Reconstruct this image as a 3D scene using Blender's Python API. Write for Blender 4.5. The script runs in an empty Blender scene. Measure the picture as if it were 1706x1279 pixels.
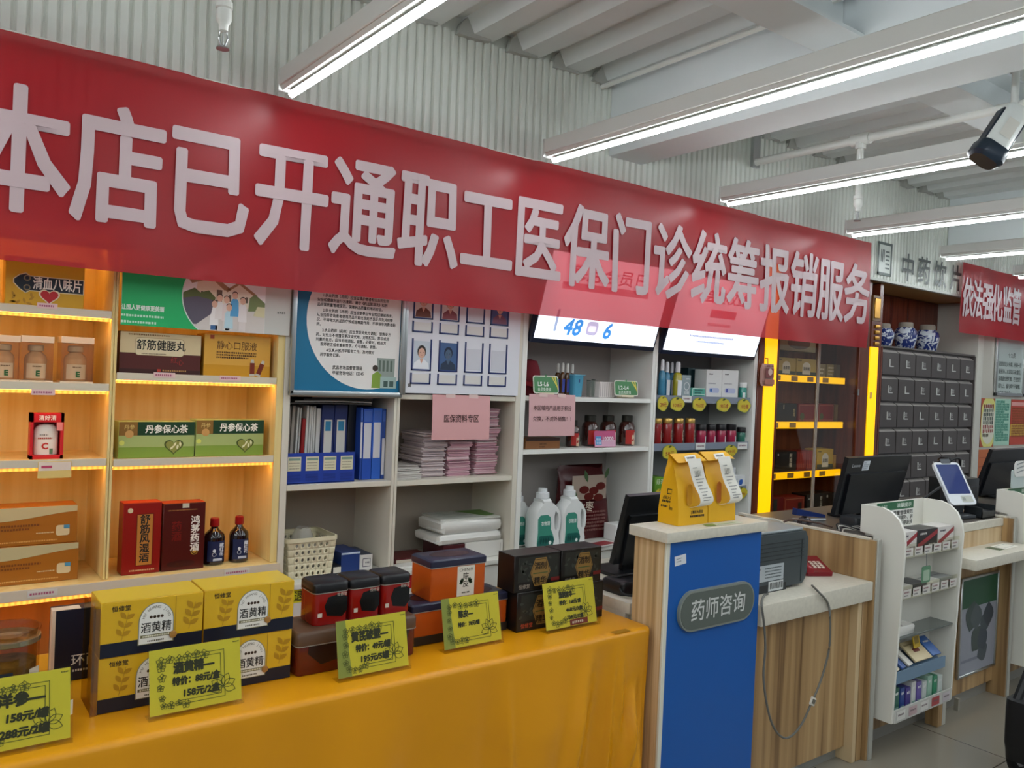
import bpy, bmesh, math, random
from mathutils import Vector, Matrix
random.seed(7)
PI = math.pi
SC = bpy.context.scene
COL = SC.collection

# ------------------------------------------------------------------ camera, world, exposure
EYE = Vector((0.0, 0.0, 1.55))
FPX = 1361.5                                   # focal length in pixels of a 1706 px wide frame
CR = Vector((0.799066, -0.599672, 0.043449))   # camera right, up and forward in the shop's axes (x along the shelf wall, y into it)
CU = Vector((-0.028739, 0.034089, 0.999006))
CF = Vector((0.600557, 0.799520, -0.010006))
cam = bpy.data.cameras.new('camera')
cam.sensor_width = 36.0
cam.lens = FPX / 1706 * 36
cam.clip_start = 0.05
cam_o = bpy.data.objects.new('camera', cam)
COL.objects.link(cam_o)
cam_o.matrix_world = Matrix(((CR.x, CU.x, -CF.x, EYE.x), (CR.y, CU.y, -CF.y, EYE.y), (CR.z, CU.z, -CF.z, EYE.z), (0, 0, 0, 1)))
SC.camera = cam_o
w = bpy.data.worlds.new('world')
SC.world = w
w.use_nodes = True
w.node_tree.nodes['Background'].inputs[0].default_value = (0.86, 0.93, 1.0, 1)
w.node_tree.nodes['Background'].inputs[1].default_value = 0.24
SC.view_settings.view_transform = 'Standard'
SC.view_settings.look = 'None'
SC.view_settings.gamma = 1.0
SC.view_settings.use_curve_mapping = False
SC.view_settings.exposure = 0.15
SC.cycles.use_denoising = True
SC.cycles.max_bounces = 8
SC.cycles.transparent_max_bounces = 24
SC.cycles.sample_clamp_indirect = 8
TUBE = 34.0      # emission of the ceiling tubes
LED = 1.2        # emission of the warm shelf strips
RAIL = .95       # emission of the yellow rails and posts of the glass cabinet
LEDT = 13.0      # emission of the LED tape behind the strips' diffusers
SCREEN = 1.15    # emission of the two advertising screens


def ray(px, py):
    return CR * ((px - 853) / FPX) + CU * (-(py - 639.5) / FPX) + CF


def at(px, py, Y):            # the point of the plane y = Y seen at a place of the photograph
    d = ray(px, py)
    return EYE + d * (Y / d.y)


def atz(px, py, z):           # the same on the level z
    d = ray(px, py)
    return EYE + d * ((z - EYE.z) / d.z)


def rect(x0, y0, x1, y1, Y):  # left, top, right, bottom of a front face -> X0, X1, Z0, Z1
    xm, ym = (x0 + x1) / 2, (y0 + y1) / 2
    return at(x0, ym, Y).x, at(x1, ym, Y).x, at(xm, y1, Y).z, at(xm, y0, Y).z


def rad(x0, x1, y, Y):        # radius of a round thing that shows from x0 to x1 at that depth
    P = at((x0 + x1) / 2, y, Y) - EYE
    return (x1 - x0) / 2 / FPX * P.dot(CF) * 1.05


# ------------------------------------------------------------------ materials
MATS = {}


def lin(h):
    h = h.lstrip('#')
    c = [int(h[i:i + 2], 16) / 255 for i in (0, 2, 4)]
    return tuple(v / 12.92 if v <= .04045 else ((v + .055) / 1.055) ** 2.4 for v in c) + (1,)


def mat(name, col, rough=.5, metal=0, emit=0, trans=0, ior=1.45, coat=0, alpha=1, var=0, scale=6, bump=0, spec=None):
    if name in MATS:
        return MATS[name]
    m = bpy.data.materials.new(name)
    m.use_nodes = True
    nt = m.node_tree
    b = nt.nodes['Principled BSDF']
    c = lin(col)
    b.inputs['Base Color'].default_value = c
    b.inputs['Roughness'].default_value = rough
    b.inputs['Metallic'].default_value = metal
    b.inputs['IOR'].default_value = ior
    b.inputs['Transmission Weight'].default_value = trans
    b.inputs['Coat Weight'].default_value = coat
    b.inputs['Alpha'].default_value = alpha
    if spec is not None:
        b.inputs['Specular IOR Level'].default_value = spec
    if emit:
        b.inputs['Emission Color'].default_value = c
        b.inputs['Emission Strength'].default_value = emit
    if var or bump:
        tc = nt.nodes.new('ShaderNodeTexCoord')
        n = nt.nodes.new('ShaderNodeTexNoise')
        n.inputs['Scale'].default_value = scale
        n.inputs['Detail'].default_value = 5
        nt.links.new(tc.outputs['Object'], n.inputs['Vector'])
        if var:
            r = nt.nodes.new('ShaderNodeValToRGB')
            r.color_ramp.elements[0].position = .3
            r.color_ramp.elements[1].position = .7
            r.color_ramp.elements[0].color = tuple(v * (1 - var) for v in c[:3]) + (1,)
            r.color_ramp.elements[1].color = tuple(min(1, v * (1 + var)) for v in c[:3]) + (1,)
            nt.links.new(n.outputs['Fac'], r.inputs['Fac'])
            nt.links.new(r.outputs['Color'], b.inputs['Base Color'])
        if bump:
            bp = nt.nodes.new('ShaderNodeBump')
            bp.inputs['Strength'].default_value = bump
            bp.inputs['Distance'].default_value = .004
            nt.links.new(n.outputs['Fac'], bp.inputs['Height'])
            nt.links.new(bp.outputs['Normal'], b.inputs['Normal'])
    MATS[name] = m
    return m


def wood(name, cols, stretch=(34, 34, 1.1), rough=.42, detail=3.0):
    if name in MATS:
        return MATS[name]
    m = bpy.data.materials.new(name)
    m.use_nodes = True
    nt = m.node_tree
    b = nt.nodes['Principled BSDF']
    b.inputs['Roughness'].default_value = rough
    tc = nt.nodes.new('ShaderNodeTexCoord')
    mp = nt.nodes.new('ShaderNodeMapping')
    mp.inputs['Scale'].default_value = stretch
    n = nt.nodes.new('ShaderNodeTexNoise')
    n.inputs['Scale'].default_value = 1.0
    n.inputs['Detail'].default_value = detail
    n.inputs['Distortion'].default_value = .25
    r = nt.nodes.new('ShaderNodeValToRGB')
    els = r.color_ramp.elements
    k = len(cols)
    els[0].position, els[0].color = .3, lin(cols[0])
    els[1].position, els[1].color = .72, lin(cols[-1])
    for i in range(1, k - 1):
        e = els.new(.3 + .42 * i / (k - 1))
        e.color = lin(cols[i])
    nt.links.new(tc.outputs['Object'], mp.inputs['Vector'])
    nt.links.new(mp.outputs['Vector'], n.inputs['Vector'])
    nt.links.new(n.outputs['Fac'], r.inputs['Fac'])
    nt.links.new(r.outputs['Color'], b.inputs['Base Color'])
    MATS[name] = m
    return m


def cloth(name, col, see=.1, glow=.25, rough=.42):     # thin banner cloth: some light goes through, and a little of what is behind shows
    m = bpy.data.materials.new(name)
    m.use_nodes = True
    nt = m.node_tree
    b = nt.nodes['Principled BSDF']
    b.inputs['Base Color'].default_value = lin(col)
    b.inputs['Roughness'].default_value = rough
    out = nt.nodes['Material Output']
    tl = nt.nodes.new('ShaderNodeBsdfTranslucent')
    tl.inputs[0].default_value = lin(col)
    tp = nt.nodes.new('ShaderNodeBsdfTransparent')
    c = lin(col)
    tp.inputs[0].default_value = tuple(.35 + .65 * v for v in c[:3]) + (1,)
    m1 = nt.nodes.new('ShaderNodeMixShader')
    m2 = nt.nodes.new('ShaderNodeMixShader')
    m1.inputs[0].default_value = glow
    m2.inputs[0].default_value = see
    nt.links.new(b.outputs[0], m1.inputs[1])
    nt.links.new(tl.outputs[0], m1.inputs[2])
    nt.links.new(m1.outputs[0], m2.inputs[1])
    nt.links.new(tp.outputs[0], m2.inputs[2])
    nt.links.new(m2.outputs[0], out.inputs[0])
    MATS[name] = m
    return m


def film(name, tint, refl=.06, rough=.03):     # thin clear sheet: straight-through light with a faint reflection
    if name in MATS:
        return MATS[name]
    m = bpy.data.materials.new(name)
    m.use_nodes = True
    nt = m.node_tree
    nt.nodes.remove(nt.nodes['Principled BSDF'])
    out = nt.nodes['Material Output']
    tp = nt.nodes.new('ShaderNodeBsdfTransparent')
    tp.inputs[0].default_value = lin(tint)
    gl = nt.nodes.new('ShaderNodeBsdfGlossy')
    gl.inputs['Roughness'].default_value = rough
    lw = nt.nodes.new('ShaderNodeLayerWeight')
    lw.inputs[0].default_value = .25
    mr = nt.nodes.new('ShaderNodeMapRange')
    mr.inputs['To Min'].default_value = refl
    mr.inputs['To Max'].default_value = .13
    mx = nt.nodes.new('ShaderNodeMixShader')
    nt.links.new(lw.outputs['Fresnel'], mr.inputs['Value'])
    nt.links.new(mr.outputs['Result'], mx.inputs[0])
    nt.links.new(tp.outputs[0], mx.inputs[1])
    nt.links.new(gl.outputs[0], mx.inputs[2])
    nt.links.new(mx.outputs[0], out.inputs[0])
    MATS[name] = m
    return m


def pattern(name, c0, c1, scale=26, cut=.5, rough=.2):    # two-colour glaze (painted porcelain)
    m = bpy.data.materials.new(name)
    m.use_nodes = True
    nt = m.node_tree
    b = nt.nodes['Principled BSDF']
    b.inputs['Roughness'].default_value = rough
    tc = nt.nodes.new('ShaderNodeTexCoord')
    n = nt.nodes.new('ShaderNodeTexNoise')
    n.inputs['Scale'].default_value = scale
    n.inputs['Distortion'].default_value = 1.6
    r = nt.nodes.new('ShaderNodeValToRGB')
    r.color_ramp.elements[0].position = cut - .03
    r.color_ramp.elements[1].position = cut + .03
    r.color_ramp.elements[0].color = lin(c0)
    r.color_ramp.elements[1].color = lin(c1)
    nt.links.new(tc.outputs['Object'], n.inputs['Vector'])
    nt.links.new(n.outputs['Fac'], r.inputs['Fac'])
    nt.links.new(r.outputs['Color'], b.inputs['Base Color'])
    MATS[name] = m
    return m


def tiles(name, c0, c1, cj, size):
    m = bpy.data.materials.new(name)
    m.use_nodes = True
    nt = m.node_tree
    b = nt.nodes['Principled BSDF']
    b.inputs['Roughness'].default_value = .16
    tc = nt.nodes.new('ShaderNodeTexCoord')
    mp = nt.nodes.new('ShaderNodeMapping')
    mp.inputs['Location'].default_value = (.15, .13, 0)
    br = nt.nodes.new('ShaderNodeTexBrick')
    br.offset = 0
    br.inputs['Scale'].default_value = 1.0
    br.inputs['Brick Width'].default_value = size
    br.inputs['Row Height'].default_value = size
    br.inputs['Mortar Size'].default_value = .003
    br.inputs['Color1'].default_value = lin(c0)
    br.inputs['Color2'].default_value = lin(c1)
    br.inputs['Mortar'].default_value = lin(cj)
    nt.links.new(tc.outputs['Object'], mp.inputs['Vector'])
    nt.links.new(mp.outputs['Vector'], br.inputs['Vector'])
    nt.links.new(br.outputs['Color'], b.inputs['Base Color'])
    MATS[name] = m
    return m


def C(col, rough=.5, **k):       # plain paint of one colour
    key = 'paint_%s_%d' % (col.lstrip('#'), int(rough * 100)) + ''.join('_%s%s' % (a, v) for a, v in sorted(k.items()))
    return mat(key, col, rough, **k)


# ------------------------------------------------------------------ glyphs
GLY = {}


def glyphs(s):
    k = s
    if k not in GLY:
        cu = bpy.data.curves.new('lettering', 'FONT')
        cu.body = s
        cu.resolution_u = 2
        o = bpy.data.objects.new('lettering', cu)
        me = o.to_mesh()
        GLY[k] = ([(v.co.x, v.co.y) for v in me.vertices], [tuple(p.vertices) for p in me.polygons])
        o.to_mesh_clear()
        bpy.data.objects.remove(o)
        bpy.data.curves.remove(cu)
    return GLY[k]


# ------------------------------------------------------------------ mesh builder
class Fr:                        # a flat face to print on: origin, right, up, outward
    def __init__(s, o=(0, 0, 0), ex=(1, 0, 0), ez=(0, 0, 1)):
        s.o, s.ex, s.ez = Vector(o), Vector(ex).normalized(), Vector(ez).normalized()
        s.n = s.ex.cross(s.ez) * 1.0
    def p(s, u, v, k=0):
        return s.o + s.ex * u + s.ez * v + s.n * k


FRONT = Fr()                     # n = x cross z = -y: towards the customer


def rrect(w, h, r, seg=5, cx=0, cy=0):
    pts = []
    for (sx, sy, a0) in ((1, 1, 0), (-1, 1, 90), (-1, -1, 180), (1, -1, 270)):
        for i in range(seg + 1):
            a = math.radians(a0 + 90 * i / seg)
            pts.append((cx + sx * (w / 2 - r) + r * math.cos(a), cy + sy * (h / 2 - r) + r * math.sin(a)))
    return pts


def circ(cx, cy, rx, ry=None, n=28, a0=0, a1=360):
    ry = rx if ry is None else ry
    full = abs(a1 - a0) >= 360
    m = n if full else n + 1
    return [(cx + rx * math.cos(math.radians(a0 + (a1 - a0) * i / n)), cy + ry * math.sin(math.radians(a0 + (a1 - a0) * i / n))) for i in range(m)]


def clip(pts, x0, y0, x1, y1):   # polygon cut to a rectangle
    for (ax, lim, sg) in ((0, x0, 1), (0, x1, -1), (1, y0, 1), (1, y1, -1)):
        out = []
        for i in range(len(pts)):
            a, b = pts[i - 1], pts[i]
            ia, ib = (a[ax] - lim) * sg >= 0, (b[ax] - lim) * sg >= 0
            if ia != ib:
                t = (lim - a[ax]) / (b[ax] - a[ax])
                out.append((a[0] + (b[0] - a[0]) * t, a[1] + (b[1] - a[1]) * t))
            if ib:
                out.append(b)
        pts = out
        if not pts:
            return []
    return pts


class MB:
    def __init__(s):
        s.v, s.f, s.mi, s.ms = [], [], [], []
    def m(s, m):
        if m not in s.ms:
            s.ms.append(m)
        return s.ms.index(m)
    def add(s, vs, fs, m, M=None):
        k, i = len(s.v), s.m(m)
        for v in vs:
            v = Vector(v)
            s.v.append(M @ v if M else v)
        for f in fs:
            s.f.append([k + a for a in f])
            s.mi.append(i)
    def box(s, x0, x1, y0, y1, z0, z1, m, bev=0, seg=2, M=None):
        vs = [(x, y, z) for x in (x0, x1) for y in (y0, y1) for z in (z0, z1)]
        fs = [(0, 1, 3, 2), (4, 6, 7, 5), (0, 4, 5, 1), (2, 3, 7, 6), (0, 2, 6, 4), (1, 5, 7, 3)]
        if bev:
            b = bmesh.new()
            bv = [b.verts.new(v) for v in vs]
            for f in fs:
                b.faces.new([bv[i] for i in f])
            bmesh.ops.bevel(b, geom=list(b.edges), offset=bev, segments=seg, affect='EDGES', profile=.6)
            b.verts.index_update()
            s.add([v.co for v in b.verts], [[v.index for v in f.verts] for f in b.faces], m, M)
            b.free()
        else:
            s.add(vs, fs, m, M)
        return s
    def poly(s, F, pts, m, lift=.0005):
        if len(pts) >= 3:
            s.add([F.p(u, v, lift) for u, v in pts], [list(range(len(pts)))], m)
        return s
    def quad(s, F, u0, v0, u1, v1, m, lift=.0005):
        return s.poly(F, [(u0, v0), (u1, v0), (u1, v1), (u0, v1)], m, lift)
    def prism(s, F, pts, d, m, lift=0, side=None):  # an outline given thickness d behind the face
        n = len(pts)
        a = [F.p(u, v, lift) for u, v in pts]
        b = [F.p(u, v, lift - d) for u, v in pts]
        s.add(a + b, [list(range(n)), list(range(2 * n - 1, n - 1, -1))], m)
        s.add(a + b, [[i, n + i, n + (i + 1) % n, (i + 1) % n] for i in range(n)], side or m)
        return s
    def stroke(s, F, pts, wd, m, lift=.0008, closed=False):
        n = len(pts)
        for i in range(n if closed else n - 1):
            (ax, ay), (bx, by) = pts[i], pts[(i + 1) % n]
            L = math.hypot(bx - ax, by - ay) or 1e-6
            ox, oy = -(by - ay) / L * wd / 2, (bx - ax) / L * wd / 2
            ex, ey = (bx - ax) / L * wd * .3, (by - ay) / L * wd * .3
            s.poly(F, [(ax - ox - ex, ay - oy - ey), (bx - ox + ex, by - oy + ey), (bx + ox + ex, by + oy + ey), (ax + ox - ex, ay + oy - ey)], m, lift)
        return s
    def text(s, F, t, u, v, h, m, lift=.0009, al='C', width=None, bold=0.0, sx=1.0, vert=False, disp=None, shear=0):
        if vert:
            for i, ch in enumerate(t):
                s.text(F, ch, u, v - i * h * 1.08, h, m, lift, 'C', None, bold, sx)
            return s
        vs, fs = glyphs(t)
        if not vs:
            return s
        x0, x1 = min(a for a, _ in vs), max(a for a, _ in vs)
        k = h / .92
        kx = k * sx if width is None else width / max(x1 - x0, 1e-6)
        off = {'C': -(x0 + x1) / 2, 'L': -x0, 'R': -x1}[al]
        yo = -.36
        if bold <= 0:
            sh = [(0, 0)]
        else:
            sh = [(bold * math.cos(q), bold * math.sin(q)) for q in [PI / 4 + PI / 2 * i for i in range(4)]]
            if bold > .035:
                sh = [(bold * math.cos(q), bold * math.sin(q)) for q in [PI / 4 * i for i in range(8)]] + [(0, 0)]
            if disp:
                sh = [(bold * math.cos(q), bold * math.sin(q)) for q in [PI / 8 * i for i in range(16)]] + [(0, 0)]
        for n, (dx, dy) in enumerate(sh):
            pts = []
            for a, b in vs:
                uu, vv = u + (a + off) * kx + dx * k + shear * (b + yo) * k, v + (b + yo + dy) * k
                d = disp(uu, vv) if disp else 0
                pts.append(F.p(uu, vv, lift + d + 2e-6 * n))
            s.add(pts, fs, m)
        return s
    def dashes(s, F, u0, v, u1, h, m, lift=.0008, seed=0):     # a line of print too small to read
        r = random.Random(seed)
        u = u0
        while u < u1:
            wd = min(h * r.uniform(.7, 1.0), u1 - u)
            s.quad(F, u, v - h / 2 * r.uniform(.7, 1), u + wd * .8, v + h / 2 * r.uniform(.7, 1), m, lift)
            u += wd + h * .12
        return s
    def lathe(s, prof, m, c=(0, 0, 0), seg=20, M=None, sx=1, sy=1):
        vs, fs = [], []
        for r, z in prof:
            for i in range(seg):
                a = 2 * PI * i / seg
                vs.append((c[0] + r * sx * math.cos(a), c[1] + r * sy * math.sin(a), c[2] + z))
        for j in range(len(prof) - 1):
            for i in range(seg):
                k = (i + 1) % seg
                fs.append([j * seg + i, j * seg + k, (j + 1) * seg + k, (j + 1) * seg + i])
        if prof[0][0] > 1e-5:
            fs.append(list(range(seg - 1, -1, -1)))
        if prof[-1][0] > 1e-5:
            fs.append([(len(prof) - 1) * seg + i for i in range(seg)])
        s.add(vs, fs, m, M)
        return s
    def loft(s, rings, m, cap0=True, cap1=True, M=None):
        n = len(rings[0])
        vs = [p for r in rings for p in r]
        fs = []
        for j in range(len(rings) - 1):
            for i in range(n):
                k = (i + 1) % n
                fs.append([j * n + i, j * n + k, (j + 1) * n + k, (j + 1) * n + i])
        if cap0:
            fs.append(list(range(n - 1, -1, -1)))
        if cap1:
            fs.append([(len(rings) - 1) * n + i for i in range(n)])
        s.add(vs, fs, m, M)
        return s
    def tube(s, pts, r, m, seg=8):
        pts = [Vector(p) for p in pts]
        rings = []
        up = Vector((0, 0, 1))
        for i, p in enumerate(pts):
            d = (pts[min(i + 1, len(pts) - 1)] - pts[max(i - 1, 0)]).normalized()
            a = d.cross(up)
            if a.length < .1:
                a = d.cross(Vector((1, 0, 0)))
            a.normalize()
            b = a.cross(d).normalized()
            rr = r[i] if isinstance(r, (list, tuple)) else r
            rings.append([p + a * math.cos(2 * PI * k / seg) * rr + b * math.sin(2 * PI * k / seg) * rr for k in range(seg)])
        s.loft(rings, m)
        return s
    def build(s, name, parent=None, loc=None, rot=None, flat=False):
        me = bpy.data.meshes.new(name)
        me.from_pydata([tuple(v) for v in s.v], [], s.f)
        for m in s.ms:
            me.materials.append(m)
        me.polygons.foreach_set('material_index', s.mi)
        if not flat:
            me.polygons.foreach_set('use_smooth', [True] * len(me.polygons))
            me.set_sharp_from_angle(angle=math.radians(38))
        me.update()
        o = bpy.data.objects.new(name, me)
        COL.objects.link(o)
        if parent is not None:
            o.parent = parent
        if loc is not None:
            o.location = loc
        if rot is not None:
            o.rotation_euler = rot
        return o


def smooth_path(pts, n=10):      # Catmull-Rom through the points
    P = [Vector(p) for p in pts]
    P = [P[0] * 2 - P[1]] + P + [P[-1] * 2 - P[-2]]
    out = []
    for i in range(1, len(P) - 2):
        a, b, c, d = P[i - 1:i + 3]
        for k in range(n):
            t = k / n
            out.append(.5 * ((2 * b) + (c - a) * t + (2 * a - 5 * b + 4 * c - d) * t * t + (3 * b - a - 3 * c + d) * t ** 3))
    out.append(P[-2])
    return out


def tag(o, label, cat, group=None, kind=None):
    o['label'] = label
    o['category'] = cat
    if group:
        o['group'] = group
    if kind:
        o['kind'] = kind
    return o


def struct(o, label, cat):
    o['kind'] = 'structure'
    o['label'] = label
    o['category'] = cat
    return o


def thing(name, label, cat, loc=(0, 0, 0), rot=None, group=None):
    o = bpy.data.objects.new(name, None)
    COL.objects.link(o)
    o.location = loc
    o.empty_display_size = .05
    if rot:
        o.rotation_euler = rot
    return tag(o, label, cat, group)


def dup(root, loc, label=None, rot=None):
    r = root.copy()
    COL.objects.link(r)
    r.location = loc
    if rot is not None:
        r.rotation_euler = rot
    if label:
        r['label'] = label
    for ch in list(root.children):
        c = ch.copy()
        COL.objects.link(c)
        c.parent = r
        for g in ch.children:
            d = g.copy()
            COL.objects.link(d)
            d.parent = c
    return r
# ------------------------------------------------------------------ materials of the place
CREAM = C('#d9d3c4', .4)
WHITE = C('#e6e6e0', .38)
WHITEG = C('#dcdcd4', .3)
DECK = mat('painted_steel_deck', '#dadedd', .55, var=.05, scale=2)
FLUTE = mat('fluted_cladding', '#e0e4dc', .5, var=.04, scale=3)
BEAM = mat('painted_beam', '#dde3e4', .6, var=.04, scale=2)
OAK_LIT = wood('pale_zebra_oak', ['#a08058', '#c2a173', '#d0b186', '#dcc39c'], (60, 60, .7), .4)  # lighter copy of the zebra oak: light on the pillar side put into its colour
MAPLE = wood('maple_board', ['#dfc27a', '#e9d290', '#efdca2'], (26, 26, 1.0), .4)
OAK = wood('zebra_oak', ['#745737', '#9f7e54', '#b08f62', '#c0a175'], (22, 22, .55), .4)
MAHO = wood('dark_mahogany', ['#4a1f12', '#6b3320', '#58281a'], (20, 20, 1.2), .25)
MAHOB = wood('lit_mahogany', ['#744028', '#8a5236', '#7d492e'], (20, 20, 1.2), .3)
EBONY = mat('dark_drawer_paint', '#4a4442', .34, var=.08, scale=5)
BLACK = C('#141518', .35)
BLACKM = C('#1c1d20', .55)
STEEL = C('#b9bcbc', .28, metal=1)
GOLD = C('#b98a3a', .3, metal=1)
GLASS = film('clear_glass', '#f4f7f5', .03)
ACRYL = film('clear_acrylic', '#fbfbf5', .015)
INK = C('#1d1c18', .6)
PAPER = C('#ece9df', .7)
RED = C('#b01a1a', .4)
LEDM = mat('warm_led_strip', '#ffac42', .5, emit=LED)
nt_ = LEDM.node_tree                     # the single diodes show as beads along the strip
tc_, sp_, mu_, si_, mr_ = [nt_.nodes.new('ShaderNode' + k) for k in ('TexCoord', 'SeparateXYZ', 'Math', 'Math', 'MapRange')]
mu_.operation, si_.operation = 'MULTIPLY', 'SINE'
mu_.inputs[1].default_value = 2 * PI / .0165
mr_.inputs['From Min'].default_value = -1
mr_.inputs['To Min'].default_value, mr_.inputs['To Max'].default_value = LED * .72, LED * 1.35
nt_.links.new(tc_.outputs['Object'], sp_.inputs[0])
nt_.links.new(sp_.outputs['X'], mu_.inputs[0])
nt_.links.new(mu_.outputs[0], si_.inputs[0])
nt_.links.new(si_.outputs[0], mr_.inputs['Value'])
nt_.links.new(mr_.outputs['Result'], nt_.nodes['Principled BSDF'].inputs['Emission Strength'])
LEDD = mat('warm_led_tape', '#ffc268', .5, emit=LEDT)
TUBEM = mat('lit_tube', '#f4fbff', .5, emit=TUBE)
RAILM = mat('lit_yellow_rail', '#ffbc00', .4, emit=RAIL)
SCRM = mat('lit_screen', '#eaf2ff', .3, emit=SCREEN)

SF, SB = 3.06, 3.40      # front edge and back board of the shelf wall
BASE = .70               # top of the low cupboards under the white shelves

# ------------------------------------------------------------------ the room
b = MB()
b.box(-6, 10, -5, 3.6, -.05, 0, tiles('floor_tiles', '#8f897c', '#8b8578', '#45413b', .8))
struct(b.build('floor'), 'beige polished floor tiles with dark joints', 'floor')

b = MB()                                       # steel deck: trapezoid ribs running away from the shelf wall
x, prof = -6.0, []
while x < 10.1:
    prof += [(x, 3.02), (x + .11, 3.02), (x + .15, 3.085), (x + .225, 3.085)]
    x += .265
for y0, y1 in ((-5, 3.02),):
    vs = [(px, y0, pz) for px, pz in prof] + [(px, y1, pz) for px, pz in prof]
    n = len(prof)
    b.add(vs, [[i, i + 1, n + i + 1, n + i] for i in range(n - 1)], DECK)
b.box(-6, 10, -5, 3.1, 3.12, 3.16, DECK)
struct(b.build('ceiling'), 'ribbed pale grey steel deck ceiling', 'ceiling')

b = MB()
b.box(-6, 10, 3.44, 3.52, 0, 3.1, C('#a8927a', .6))
struct(b.build('wall_back'), 'wall behind the shelves', 'wall')

b = MB()                                       # fluted bulkhead over the shelves
x = -6.0
prof = []
while x < 9.9:
    prof += [(x, 3.012), (x + .006, 3.0), (x + .030, 3.0), (x + .036, 3.012)]
    x += .042
n = len(prof)
vs = [(px, py, 2.325) for px, py in prof] + [(px, py, 3.02 + .012 * math.sin(px * 23) * math.sin(px * 7)) for px, py in prof]
b.add(vs, [[i, i + 1, n + i + 1, n + i] for i in range(n - 1)], FLUTE)
b.box(-6, 9.9, 3.013, 3.03, 2.32, 3.02, FLUTE)
b.box(-6, 9.9, 3.022, 3.05, 3.0, 3.13, FLUTE)
b.box(-6, 9.9, 2.995, 3.03, 2.31, 2.328, C('#c8cac4', .5))
struct(b.build('trim_1'), 'fluted pale cladding band above the shelves', 'wall cladding')
b = MB()
b.box(-6, 9.9, 3.03, 3.44, 2.315, 2.33, C('#b58a4e', .5))
struct(b.build('trim_2'), 'tan soffit under the fluted cladding', 'soffit')

b = MB()                                       # rough plaster plugs where the deck ribs meet the cladding
x = -3.0
r = random.Random(3)
while x < 9.8:
    pts = [(x + .105 + r.uniform(-.015, .015), 3.0), (x + .115, 3.045 + r.uniform(0, .02)), (x + .15, 3.09), (x + .20, 3.092),
           (x + .235 + r.uniform(-.02, .02), 3.06), (x + .27, 3.0 + r.uniform(0, .02)), (x + .2, 2.985 + r.uniform(0, .03))]
    b.prism(Fr((0, 2.985 + r.uniform(-.01, .008), 0)), pts, .03, C('#b4b6b0', .9))
    x += .265
struct(b.build('trim_3'), 'rough grey plaster filling the rib ends above the cladding', 'filler')


def beam(name, x0, x1, y0, y1, z0, z1, label, flange=None):
    b = MB()
    if flange:                                 # steel I-section along x: lower flange and web
        b.box(x0, x1, y0, y1, z0, z0 + .014, BEAM)
        ym = (y0 + y1) / 2
        b.box(x0, x1, ym - .006, ym + .006, z0 + .014, z1, BEAM)
        b.box(x0, x1, y0, y1, z1 - .012, z1, BEAM)
    else:
        b.box(x0, x1, y0, y1, z0, z1, BEAM, .008)
    return struct(b.build(name), label, 'beam')


beam('ceiling_beam', 2.79, 3.02, -5, 2.998, 2.66, 3.12, 'boxed ceiling beam running from the cladding over the banner')
beam('ceiling_beam', 6.30, 6.53, -5, 2.998, 2.62, 3.12, 'boxed ceiling beam above the second banner')
beam('ceiling_joist_beam', -6, 2.788, 1.66, 1.85, 2.84, 3.02, 'steel joist crossing to the left side of the boxed beam', True)
beam('ceiling_joist_beam', 3.022, 6.298, 1.66, 1.85, 2.84, 3.02, 'steel joist crossing between the two boxed beams', True)
beam('ceiling_joist_beam', 6.532, 10, 1.66, 1.85, 2.84, 3.02, 'steel joist beyond the second boxed beam', True)

b = MB()                                       # glossy end wall with the notices
b.box(7.10, 9.9, 3.06, 3.44, 0, 2.31, C('#b9b5a9', .18))
struct(b.build('wall_right'), 'glossy beige wall panel right of the herb drawers', 'wall')
b = MB()
b.box(7.0, 7.1, 3.045, 3.44, 0, 2.31, C('#c2c0b6', .35), .003)
struct(b.build('trim_4'), 'pale vertical post beside the herb drawers', 'post')

# ------------------------------------------------------------------ ceiling lamps
CASE = C('#dcddd9', .4)
LX = [1.06 + 1.18 * k for k in range(-4, 7)]
LLAB = ['lit tube lamp, far out past the left end of the banner', 'lit tube lamp, second out past the left end of the banner', 'lit tube lamp, third out past the left end of the banner', 'long lit tube lamp out past the left end of the banner', 'lit tube lamp ending at the top edge of the banner over its fifth character',
        'lit tube lamp passing just below the boxed beam', 'lit tube lamp ending above the last third of the banner',
        'lit tube lamp ending above the right end of the long banner', 'lit tube lamp ending above the gap between the two banners',
        'lit tube lamp over the second banner', 'farthest lit tube lamp at the right']
LY0, LY1, LZ = -3.0, 2.78, 2.478


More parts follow.
